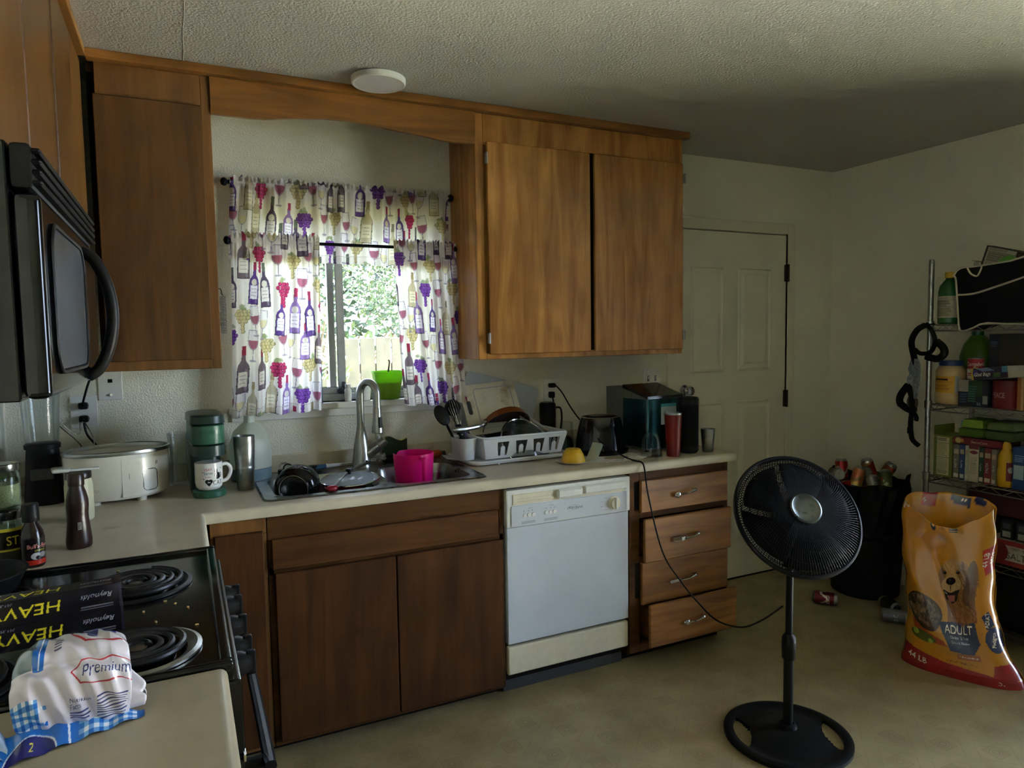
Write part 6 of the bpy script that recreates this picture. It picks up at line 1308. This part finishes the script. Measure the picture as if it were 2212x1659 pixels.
cv.ell(.222+DX, .350, .019, .014, '16100e').ell(.218+DX, .354, .006, .003, '4a4440'); cv.line([(.224+DX, .338), (.226+DX, .314)], .003, '2a1a14')
for ex in (.196, .252): cv.ell(ex+DX, .380, .0075, .006, '1c120c').ell(ex+DX-.002, .382, .0018, .0018, 'b8ac98')
cv.ell(.395, .145, .028, .040, '1c2a52'); cv.text('Pedigree', .40, .145, .018, 'e8e0d0', rot=1.35, sx=.75)
cv.poly([(.365, .225), (.395, .235), (.405, .19), (.378, .18)], '1c2a52'); cv.text('ADULT', .390, .208, .020, 'e8e0d0', rot=1.35, sx=.7)
cv.poly([(.375, .43), (.425, .435), (.42, .355), (.385, .345)], '9c2418'); cv.text('44 LB', .398, .392, .026, 'f0e8d8', rot=1.45, sx=.75).text('SAVE', .418, .392, .016, 'f0e8d8', rot=1.45)
cv.text('P', .055, .515, .05, 'e8e0c8').poly([(.0, .50), (.02, .51), (.022, .45), (.0, .44)], '1c2a52').poly([(.005, .40), (.03, .395), (.026, .33), (.008, .33)], '1c2a52'); cv.text('ADULT', .020, .362, .02, 'e8e0d0', rot=-1.5, sx=.8)
cv.ell(.175, .535, .012, .016, '2a2a2a').ell(.175, .54, .006, .008, 'c98a1c'); cv.text('MADE IN', .215, .545, .010, '2a2418').text('USA', .215, .530, .015, '2a2418'); cv.lines(.245, .520, .285, .555, 4, '2a2418', .006)
cv.rect(.06, .70, .13, .742, '9c2418'); cv.text('44 LB', .095, .735, .026, 'f0e0d0', rot=PI, sx=.85)
cv.poly([(.20, .715), (.29, .705), (.29, .742), (.20, .742)], '1c2a52'); cv.text('ADULT', .245, .732, .022, 'f0e0d0', rot=PI, sx=.8)
def bag_sec(V):
    w = np.interp(V, [0, .04, .15, .35, .55, .75, .9, 1], [.46, .45, .385, .335, .335, .35, .35, .34]); d_ = np.interp(V, [0, .06, .3, .6, .85, 1], [.17, .19, .20, .17, .12, .10]); return w, d_
def bag_front(U, V):
    w, d_ = bag_sec(V); q = 2*U-1; X = w/2*q; Y = -d_/2*(1-np.abs(q)**3.4)**.6
    topz = .62+.10*np.abs(2*U-1)**1.6
    Z = V*topz+.004*np.sin(U*23+V*9)*V
    X = X-.072*V-.02*np.sin(PI*V)+.004*np.sin(V*26+U*5); Y = Y+.05*V+.012*np.sin(U*9+V*6)*np.sin(PI*V)
    return X, Y, Z
cvf = Canvas(BWd, .62, 620, 'b87c1a'); cvf.a = cv.a[np.round(np.linspace(0, .54*cv.res, cvf.ny)).astype(int)][:, np.round(np.linspace(.09, .95, cvf.nx)*(cv.nx-1)).astype(int)]; print_obj('front_panel', cvf, bag_front, 'print_film', dg, solid=.0012)
def bag_back(U, V):
    w, d_ = bag_sec(V); q = 2*U-1; X = w/2*q; Y = d_/2*(1-np.abs(q)**3.4)**.6; topz = .72+.03*np.sin(PI*U)**.5
    Z = V*topz+.004*np.sin(U*17)*V
    X = X-.072*V-.02*np.sin(PI*V)+.004*np.sin(V*26); Y = Y+.05*V+.03*V**8; return X, Y, Z
cb_ = Canvas(BWd, .75, 400, 'bd8220'); cb_.rect(.08, .69, .15, .75, '9c2418'); cb_.text('44 LB', .115, .728, .026, 'f0e0d0', rot=PI, sx=.85); cb_.poly([(.22, .715), (.32, .70), (.32, .75), (.22, .75)], '1c2a52'); cb_.text('ADULT', .27, .735, .022, 'f0e0d0', rot=PI, sx=.8); cb_.ell(.36, .735, .03, .02, '1c2a52')
print_obj('back_panel', cb_, bag_back, 'print_film', dg, 60, 80, solid=.0012)
q = MB().lathe([(.0001, .60), (.155, .60)], 24, sy=.32, c=(-.072, .045, -.06), cap=False); q.build('bag_mouth_lining', 'bag_inner', dg)

# ---------------------------------------------------------------- chrome wire shelving on the right wall
SX_, SXb, SYa, SYb = 3.930, 4.285, -.905, -1.82
ws = thing('wire_shelf_unit', 'chrome wire shelving unit full of groceries against the right wall', 'shelving', ((SX_+SXb)/2, (SYa+SYb)/2, 0)); ox, oy = ws.location.x, ws.location.y
SZ = (.09, .395, .750, 1.108, 1.500)
for x in (SX_, SXb):
    for y in (SYa, SYb):
        pr = [(.0125, .0)]
        for k in range(36): z = .05*k; pr += [(.0125, z+.046), (.0112, z+.0475), (.0125, z+.049)]
        MB().lathe(pr+[(.0125, 1.81), (.010, 1.818), (.0001, 1.819)], 14, (x-ox, y-oy, 0)).build('post', 'chrome_dull', ws)
        for z in SZ: MB().lathe([(.0128, -.022), (.016, -.02), (.018, .018), (.0128, .02)], 14, (x-ox, y-oy, z), cap=False).build('shelf_collar', 'chrome_dull', ws)
for z in SZ:
    q = MB()
    c4 = [(SX_, SYa), (SXb, SYa), (SXb, SYb), (SX_, SYb)]
    for i in range(4):
        (x0, y0), (x1, y1) = c4[i], c4[(i+1) % 4]
        for zz in (-.002, -.030): q.cyl((x0-ox, y0-oy, z+zz), (x1-ox, y1-oy, z+zz), .0031, n=7)
        L = math.hypot(x1-x0, y1-y0); n = max(2, int(L/.05)); P = [(x0+(x1-x0)*k/n-ox, y0+(y1-y0)*k/n-oy, z-.002-(.028 if k % 2 else 0)) for k in range(n+1)]; q.tube(P, .0017, 5)
    o = q.build('truss_frame', 'chrome_dull', ws); o['kind'] = 'stuff'
    q = MB()
    for k in range(1, 36): y = SYa+(SYb-SYa)*k/36; q.cyl((SX_-ox, y-oy, z+.001), (SXb-ox, y-oy, z+.001), .0014, n=5)
    for xx in (4.05, 4.17): q.cyl((xx-ox, SYa-oy, z-.003), (xx-ox, SYb-oy, z-.003), .002, n=5)
    o = q.build('wire_deck', 'chrome_dull', ws); o['kind'] = 'stuff'

# groceries, printed faces look into the room (-x)
def carton(name, label, cat, y0, w, z, h, x=3.955, dep=.18, col='444444', draw=None, rz=0, group=None, side=None, mt='print_paper', res=520, loc=None, rot=None):
    t = thing(name, label, cat, loc or (x+dep/2, y0-w/2, z), rz, group, rot); key = 'card_'+col
    if key not in MAT: mat(key, col, .6, var=.08)
    MB().rbox((-dep/2, -w/2, 0), (dep/2, w/2, h), .0015, 1).build('box', key, t)
    if draw:
        cv = Canvas(w, h, res, col); draw(cv, w, h); print_obj('front_print', cv, flat((-dep/2-.0004, w/2, 0), (0, -w, 0), (0, 0, h)), mt, t)
    if side:
        cv = Canvas(dep, h, res, col); side(cv, dep, h); print_obj('side_print', cv, flat((dep/2, w/2+.0004, 0), (-dep, 0, 0), (0, 0, h)), mt, t)
    return t
def nutri(bg='c8c2ae', ink='2a2820', m=.12):
    def d(cv, w, h):
        cv.rect(w*m, h*.04, w*(1-m), h*.96, bg); cv.lines(w*(m+.05), h*.86, w*.7, h*.94, 2, ink); cv.line([(w*m, h*.82), (w*(1-m), h*.82)], h*.012, ink); cv.lines(w*(m+.05), h*.5, w*(.92-m), h*.80, 8, '5a584c', .003, 3); cv.line([(w*m, h*.47), (w*(1-m), h*.47)], h*.015, ink); cv.lines(w*(m+.05), h*.08, w*(.92-m), h*.45, 10, '6a6858', .0025, 5)
    return d
g5 = 'groceries on the wire shelves'
# top shelf
mat('lime_glass', '1f5a2c', .15, var=.1); mat('cap_yellow', 'c09a2a', .4)
z1 = SZ[4]+.0032; z2 = SZ[3]+.0032; z3 = SZ[2]+.0032; z4 = SZ[1]+.0032
t = LT('juice_bottle', 'green lime juice bottle with yellow cap on the top wire shelf', 'bottle', (4.00, -.955, z1), [('bottle', 'lime_glass', [(.044, 0), (.050, .006), (.051, .02), (.051, .155), (.045, .185), (.026, .212), (.0205, .218), (.0205, .228)]), ('cap', 'cap_yellow', [(.0235, .224), (.024, .228), (.024, .252), (.0001, .254)])], group=g5)
cv = Canvas(.115, .105, 700, 'b3ab94'); cv.rect(0, 0, .018, .105, '4f7a34'); nutri('b3ab94')(cv, .115, .105); cv.rect(0, 0, .016, .105, '4f7a34'); print_obj('label', cv, around(.0515, .03, .135, 112, 250), 'print_paper', t)
mat('tote_black', '0c0d0f', .85, var=.2); mat('piping_white', 'b4aa98', .7)
tb = thing('tote_bag', 'black fabric tote bag with white piping hanging over the top wire shelf', 'bag', (3.965, -1.02, z1))
out = [(.0, .225), (-.012, .20), (-.03, .0), (-.045, -.035), (-.10, -.02), (-.16, .0), (-.42, .012), (-.42, .285), (-.25, .272), (-.10, .262), (-.045, .262), (-.015, .25)]
q = MB().prism(out, -.045, .10, Matrix(((0, 0, 1, -.0), (1, 0, 0, 0), (0, 1, 0, 0), (0, 0, 0, 1)))); q.build('bag_body', 'tote_black', tb, smooth=25)
def yz(P, x=-.046): return [(x, a, b) for a, b in P]
MB().tube(smooth_path(yz(out+[out[0]]), 3), .0045, 6).build('edge_piping', 'piping_white', tb); MB().tube(smooth_path(yz([(-.022, .135), (-.10, .138), (-.20, .165), (-.30, .195), (-.42, .235)]), 5), .0045, 6).build('seam_piping', 'piping_white', tb)
MB().tube(smooth_path(yz([(-.06, .262), (-.075, .235), (-.09, .222), (-.11, .218), (-.125, .25), (-.125, .262)]), 4), .004, 6).build('handle_loop', 'piping_white', tb)
def opened(name, label, loc, rz, col, col2, w, d, h, tilt):
    t = thing(name, label, 'box', loc, rz, g5); t.rotation_euler = (tilt[0], tilt[1], rz)
    for c_ in (col, col2, '8a7440'):
        if 'card_'+c_ not in MAT: mat('card_'+c_, c_, .65, var=.08)
    MB().rbox((-d/2, -w/2, 0), (d/2, w/2, h), .0015, 1).build('box', 'card_'+col, t); cv = Canvas(w, h, 500, '2a2420'); nutri('b8b29e', '2a2820', .06)(cv, w, h*1.0); cv.rect(w*.55, h*.05, w*.94, h*.5, '4a3830'); print_obj('front_print', cv, flat((-d/2-.0004, w/2, 0), (0, -w, 0), (0, 0, h)), 'print_paper', t)
    MB().box((-d/2, w/2, h*.35), (d/2, w/2+.05, h*.36)).build('flap', 'card_8a7440', t); MB().box((-d/2, -w/2-.03, h*.98), (d/2, -w/2, h*.99)).build('flap', 'card_8a7440', t); MB().box((-d/2-.0006, w/2-.0, 0), (d/2, w/2+.001, h)).build('side_panel', 'card_'+col2, t); return t
opened('opened_carton', 'opened green and white carton tipped behind the black tote bag', (4.150, -1.085, z1+.228), 0, '2a2420', '2f7a5c', .15, .06, .13, (.30, 0))
carton('storage_box', 'plain brown box supporting the cartons behind the tote bag', 'box', -1.03, .32, z1, .222, 4.075, .18, '6a5c40', group=g5)
mat('lid_green', '5f9a3a', .35); t = thing('can_lid_jar', 'round green-topped tin behind the edge of the tote bag', 'tin', (4.085, -1.170, z1+.268), group=g5); t.rotation_euler = (0, -.9, 0); MB().lathe([(.036, -.04), (.037, .02), (.039, .022), (.039, .026)], 28).build('tin', 'can_alu', t); MB().lathe([(.035, .0262), (.035, .0275), (.0001, .028)], 28).build('lid', 'lid_green', t)
carton('green_pouch', 'dull green packet lying on top behind the tote bag', 'packet', -1.235, .14, z1+.2225, .07, 4.10, .10, '4d5a2c', group=g5)
# second shelf
mat('mayo', 'b59a6c', .35, var=.08); mat('lid_blue', '1f3566', .35)
t = LT('mayonnaise_jar', 'big plastic mayonnaise jar with blue lid on the second wire shelf', 'jar', (4.02, -.958, z2), [('jar', 'mayo', [(.062, 0), (.067, .006), (.067, .05), (.064, .056), (.064, .138), (.067, .144), (.066, .165), (.052, .185), (.048, .19)]), ('lid', 'lid_blue', [(.052, .188), (.053, .192), (.053, .212), (.0001, .214)])], group=g5)
cv = Canvas(.15, .08, 600, 'b98a1c'); cv.rect(.035, .06, .10, .069, '3a1f14'); cv.lines(.03, .012, .12, .056, 6, '8a5a14'); cv.rect(.128, 0, .15, .08, '9aa0a0'); print_obj('label', cv, around(.0645, .057, .137, 100, 250), 'print_paper', t)
mat('gatorade_green', '3f6414', .3, var=.1)
t = LT('detergent_bottle', 'large green plastic bottle behind the mayonnaise jar', 'bottle', (4.175, -.99, z2), [('bottle', 'gatorade_green', [(.062, 0), (.068, .01), (.070, .23), (.055, .29), (.03, .33), (.022, .335)], {'sq': 3.0}), ('cap', 'lime_glass', [(.025, .333), (.026, .36), (.0001, .362)])], group=g5)
carton('dark_carton', 'tall dark blue cereal carton at the back of the second wire shelf', 'box', -1.075, .17, z2, .34, 4.12, .13, '22262e', lambda cv, w, h: (cv.rect(w*.28, 0, w, h, '3a3428'), cv.lines(w*.05, h*.82, w*.22, h*.9, 3, '5a6a8a')), group=g5)
def blk(cv, w, h): cv.rect(0, h*.55, w*.45, h, '8e8a7c'); cv.rect(w*.35, h*.4, w*.8, h, '25401f'); cv.lines(w*.35, h*.15, w*.62, h*.8, 7, '3f6a5a'); cv.lines(w*.08, h*.1, w*.3, h*.5, 4, '39506a'); cv.rect(w*.84, h*.12, w, h*.42, '8a8880'); cv.text('55', w*.7, h*.06, h*.16, 'b8c0c0')
carton('frozen_carton', 'dark navy and green carton beside the mayonnaise jar', 'box', -1.03, .135, z2, .125, 3.965, .10, '141e2e', blk, group=g5)
t = LT('soup_can', 'red and white soup can standing on the navy and green carton', 'can', (4.025, -1.072, z2+.1255), [('can', 'can_alu', [(.033, 0), (.034, .002), (.034, .101), (.032, .102), (.0001, .100)])], group=g5)
cv = Canvas(.214, .096, 520, 'c8c0b0'); cv.rect(0, .048, .214, .096, '8e1418'); cv.ell(.125, .046, .012, .012, 'a08a4a'); cv.text("Campbell's", .125, .062, .026, 'e0d8cc', shear=.35, sx=.85); cv.lines(.09, .012, .16, .03, 2, '8e1418'); print_obj('label', cv, around(.0344, .003, .099, 0, 360), 'print_paper', t, 120, 50)
def foil(cv, w, h): cv.rect(0, 0, w*.06, h, 'b8a23a'); cv.rect(w*.06, 0, w, h, '2a2440'); cv.ell(w*.12, h*.6, h*.3, h*.3, '3a3a7a'); cv.text('Glad Bags', w*.30, h*.3, h*.45, 'd8d8e0', shear=.2); [cv.line([(w*(.15+.07*i), h), (w*(.35+.07*i), h*.7)], h*.08, '6a78b0') for i in range(5)]; cv.rect(w*.62, h*.1, w*.8, h*.5, '3a5a30'); cv.rect(w*.85, h*.5, w, h, '3a6a8a')
t = thing('bag_carton', 'long open blue and yellow carton of bags lying across the second shelf goods', 'box', (3.985, -1.135, z2+.1275), .42, g5, rot=(-.10, 0, .0))
mat('card_grey', '8f8a80', .7)
q = MB(); w, h, d_ = .20, .052, .13
for a, b_ in (((-d_/2, -w, 0), (d_/2, 0, .0015)), ((-d_/2, -w, h-.0015), (d_/2, 0, h)), ((-d_/2, -w, 0), (-d_/2+.0015, 0, h)), ((d_/2-.0015, -w, 0), (d_/2, 0, h)), ((-d_/2, -w, 0), (d_/2, -w+.0015, h))): q.box(a, b_)
q.build('carton', 'card_grey', t, smooth=0); cv = Canvas(w, h, 700, '2a2440'); foil(cv, w, h); print_obj('side_print', cv, flat((-d_/2-.0004, 0, 0), (0, -w, 0), (0, 0, h)), 'print_gloss', t)
MB().box((-d_/2, 0, h-.0015), (d_/2, .035, h-.0003)).build('flap', 'card_grey', t); MB().box((-d_/2, 0, 0), (d_/2, .04, .0012)).build('flap', 'card_grey', t)
t.rotation_euler = (-.12, 0, -.30)
mat('peace_red', '6a1019', .4, var=.1)
t = thing('red_canister', 'dark red canister with PEACE lettering on the second wire shelf', 'canister', (4.015, -1.225, z2), group=g5); MB().lathe([(.058, 0), (.0605, .004), (.0605, .128), (.057, .132), (.0001, .132)], 40).build('canister', 'peace_red', t); cv = Canvas(.11, .06, 900, '6a1019'); cv.text('PEACE', .062, .016, .034, 'b09a94', sx=.62); print_obj('lettering', cv, around(.0609, .035, .095, 110, 214), 'print_paper', t)
carton('cracker_box', 'orange brown snack box next to the red canister', 'box', -1.290, .16, z2, .155, 3.965, .17, '8a5a28', lambda cv, w, h: (cv.rect(w*.1, 0, w*.16, h, 'a8906a'), cv.rect(w*.4, 0, w*.5, h, 'a8906a')), group=g5)
mat('tarp_navy', '141a28', .7, var=.2)
t = thing('folded_cloth', 'dark navy folded cloth heaped on top of the second shelf goods', 'cloth', (4.06, -1.36, z2+.156), group=g5); MB().grid(lambda u, v: (-.09+.2*v, .11-.26*u, .001+.075*math.sin(PI*v)**.6*(.6+.4*math.sin(u*9+2))*math.sin(PI*min(1, max(0, u)))**.4), 26, 14).build('cloth', 'tarp_navy', t, solid=.002)
# third shelf
def gbox(cv, w, h): cv.rect(0, 0, w, h, '66702a'); nutri('b6b088', '2a2820', .16)(cv, w, h)
t = carton('open_cracker_box', 'open green box with nutrition panel at the end of the third wire shelf', 'box', -.925, .090, z3, .205, 3.955, .16, '5f6a22', gbox, group=g5); MB().box((-.08, .045, .205), (.08, .046, .25)).build('flap', 'card_5f6a22', t); MB().box((-.08, -.09, .2045), (.08, -.045, .2055)).build('flap', 'card_5f6a22', t)
spec = [(-1.018, .028, .17, '5a564a', 'grey striped thin box beside the open green box'), (-1.048, .024, .172, '1f3a66', 'slim blue pasta box between the grey box and white box'),
        (-1.074, .016, .170, '9a988a', 'very slim pale box next to the blue pasta box'), (-1.092, .044, .172, 'b0a690', 'white pasta box with maroon oval label'), (-1.138, .022, .170, '1d4028', 'slim dark green box next to the white pasta box'),
        (-1.162, .030, .170, '6a1a20', 'dark red box with cream panel between green box and grey box'), (-1.194, .020, .168, '6f675a', 'slim grey-brown box beside the yellow bottle')]
for y0, w, h, col, lab in spec:
    def dr_(cv, w, h, col=col):
        if col == 'b0a690': cv.rect(0, h*.9, w, h, '6a1a2a'); cv.ell(w/2, h*.82, w*.42, h*.05, '6a1a2a'); cv.lines(w*.15, h*.2, w*.85, h*.68, 12, '7a7264', .0022)
        else: cv.rect(w*.12, h*.05, w*.88, h*.16, 'b0a898'); cv.text('PASTA', w*.62, h*.45, w*.55, 'a8b0b0', rot=PI/2); cv.rect(w*.1, h*.72, w*.9, h*.86, '9a8a70')
    carton('pasta_box', lab, 'box', y0, w, z3, h, 3.96, .14, col, dr_, group=g5)
carton('flat_red_box', 'flat dark red box lying on top of the row of pasta boxes', 'box', -1.015, .222, z3+.1745, .032, 3.958, .15, '5f0f1a', lambda cv, w, h: (cv.text('SweetCorn', w*.55, h*.3, h*.5, 'c8b0a0', sx=1), cv.ell(w*.12, h*.5, h*.45, h*.42, 'a89a60'), cv.ell(w*.2, h*.5, h*.25, h*.3, 'b07030')), group=g5, res=800)
def eggs(label, y0, w, col, col2):
    t = thing('egg_carton', label, 'carton', (4.04, y0, z3+.2072), group=g5)
    for c_ in (col, col2):
        if 'egg_'+c_ not in MAT: mat('egg_'+c_, c_, .7, var=.12)
    MB().rbox((-.075, -w, 0), (.075, 0, .045), .012, 2, taper=1.05).build('tray', 'egg_'+col, t); MB().rbox((-.075, -w, .0455), (.075, 0, .088), .014, 2, taper=.86).build('lid', 'egg_'+col2, t); return t
t = eggs('light green egg carton on top of the flat red box', -1.035, .115, '4c6a1e', '6a8228'); cv = Canvas(.07, .022, 600, '1f6a80'); print_obj('label', cv, flat((-.0705, -.01, .058), (0, -.06, 0), (.005, 0, .02)), 'print_paper', t)
eggs('darker green bag-wrapped carton beside the light green egg carton', -1.155, .13, '3a4a22', '45542c')
mat('mustard', 'b8901a', .3, var=.06); mat('mustard_label', '6a1a20', .4)
t = LT('mustard_bottle', 'yellow mustard squeeze bottle on the third wire shelf', 'bottle', (3.985, -1.243, z3), [('bottle', 'mustard', [(.032, 0), (.036, .005), (.037, .06), (.033, .09), (.035, .12), (.033, .145), (.018, .172), (.016, .176)], {'sx': .8}), ('cap', 'mustard', [(.020, .174), (.021, .178), (.018, .195), (.011, .205), (.010, .216), (.0001, .217)])], group=g5)
cv = Canvas(.035, .085, 700, '6a1a20'); cv.ell(.018, .05, .012, .014, 'a8a098'); print_obj('label', cv, around(.0372, .03, .115, 205, 262, .8, 1), 'print_paper', t)
carton('blue_box', 'tall blue box with pale label beside the mustard bottle', 'box', -1.287, .055, z3, .192, 3.955, .15, '163a66', lambda cv, w, h: (cv.rect(w*.1, h*.25, w*.85, h*.58, '8aa0a6'), cv.lines(w*.15, h*.65, w*.85, h*.82, 4, '6a8aaa')), group=g5)
carton('purple_box', 'purple printed box next to the tall blue box', 'box', -1.345, .10, z3, .185, 3.955, .15, '4a2050', lambda cv, w, h: (cv.rect(0, 0, w*.15, h, '9a80a0'), cv.lines(w*.3, h*.2, w*.9, h*.9, 10, '8a70a0')), group=g5)
carton('stacked_dark_box', 'dark box of small boxes behind the purple box on the third shelf', 'box', -1.30, .15, z3, .29, 4.12, .12, '1c2630', lambda cv, w, h: cv.text('GREEN TEA', w*.4, h*.8, .03, '6a7a8a', rot=PI/2), group=g5)
# fourth shelf and below
carton('maroon_case', 'maroon case on the fourth wire shelf behind the dog food bag', 'box', -1.04, .40, z4+.20, .10, 4.05, .20, '3a0f14', group=g5)
carton('case_support', 'black carton under the maroon case on the fourth wire shelf', 'box', -1.04, .40, z4, .199, 4.11, .14, '14120f', group=g5)
def salt(cv, w, h): cv.rect(0, 0, w, h*.2, '7a1a1c'); cv.rect(0, h*.8, w, h, '8a1f22'); cv.ell(w*.2, h*.5, h*.42, h*.42, '6a1418'); cv.text('SALTINE', w*.66, h*.28, h*.36, '20241c', sx=.9); cv.text('ORIGINAL', w*.6, h*.66, h*.14, '3a3a30')
carton('saltine_box', 'red and white saltine cracker box on the fourth wire shelf', 'box', -1.185, .24, z4, .115, 3.955, .12, 'a8a090', salt, group=g5)
for i, lab in enumerate(('dark spice tin with pale label on the saltine box, nearest the dog food bag', 'dark spice tin with pale label on the saltine box, second one')):
    carton('spice_tin', lab, 'tin', -1.235-.065*i, .052, z4+.1156, .085, 3.975, .05, '1a1c20', lambda cv, w, h: (cv.rect(w*.15, h*.1, w*.85, h*.42, '8a8a84'), cv.rect(w*.2, h*.55, w*.8, h*.85, '4a4e58')), group=g5)
carton('black_crate', 'black storage crate on the bottom wire shelf', 'crate', -1.0, .6, SZ[0]+.0032, .24, 3.97, .28, '0d0d0f')
# dog harness on the post
hr = thing('dog_harness', 'black dog harness with a grey patterned bone patch hung on the shelf post', 'harness', (3.912, -.885, 1.30)); mat('bone_grey', '9aa4ae', .8, var=.6, vs=90); mat('mesh_grey', '4a463c', .9)
def strap(P, w=.010, nm='strap', m_='black_matte'): w *= 1.35; MB().tube(smooth_path(P, 5), w, 7).build(nm, m_, hr)
bone = []
for a, b_ in ((.012, -.075), (.030, -.06), (.034, -.03), (.022, -.012), (.034, .004), (.050, .035), (.030, .075), (-.012, .080), (-.030, .05), (-.030, 0), (-.022, -.04), (-.010, -.085), (.002, -.088)): bone.append((a*1.7, b_*1.2))
q = MB().prism(bone, -.004, .004, Matrix(((.55, 0, 1, -.036), (.83, 0, 0, .012), (0, 1, 0, -.06), (0, 0, 0, 1)))); q.build('bone_patch', 'bone_grey', hr)
MB().ell((-.02, .045, -.075), .010, .022, .032, 14, 8).build('bone_end', 'bone_grey', hr)
strap([(.0, -.01, .20), (-.02, .02, .175), (-.024, .045, .12), (-.02, .035, .05), (-.018, .02, 0)], .011); strap([(.0, -.012, .205), (-.012, -.05, .17), (-.016, -.07, .12), (-.016, -.05, .07), (-.02, -.0, .06), (-.02, .03, .08)], .008)
strap([(-.014, -.075, .12), (-.016, -.11, .09), (-.016, -.115, .06), (-.016, -.08, .035), (-.018, -.03, .045)], .013)
strap([(-.02, .06, -.10), (-.022, .095, -.15), (-.022, .10, -.19), (-.02, .07, -.215), (-.02, .03, -.23)], .013); strap([(-.02, .06, -.10), (-.02, .035, -.15), (-.02, .03, -.23)], .014)
MB().ell((-.02, .035, -.185), .012, .030, .040, 16, 10).build('mesh_pad', 'mesh_grey', hr)
strap([(-.02, .035, -.22), (-.02, .042, -.29), (-.02, .038, -.34), (-.018, .03, -.375), (-.014, .0, -.40)], .009); strap([(-.02, .03, -.23), (-.02, .012, -.26), (-.02, .015, -.275)], .008)
MB().rbox((-.03, .085, -.175), (-.014, .108, -.145), .004).build('buckle', 'black_plastic', hr); MB().rbox((-.03, .03, -.345), (-.012, .055, -.31), .004).build('buckle', 'black_plastic', hr)
MB().tube([(-.02, .105+.012*math.cos(a), -.20+.014*math.sin(a)) for a in [2*PI*i/16 for i in range(16)]], .002, 6, closed=True).build('d_ring', 'chrome', hr)
MB().tube([(.018+.0195*math.cos(a), -.02+.0195*math.sin(a), .203) for a in [2*PI*i/20 for i in range(20)]], .004, 6, closed=True).build('hanging_loop', 'black_matte', hr)
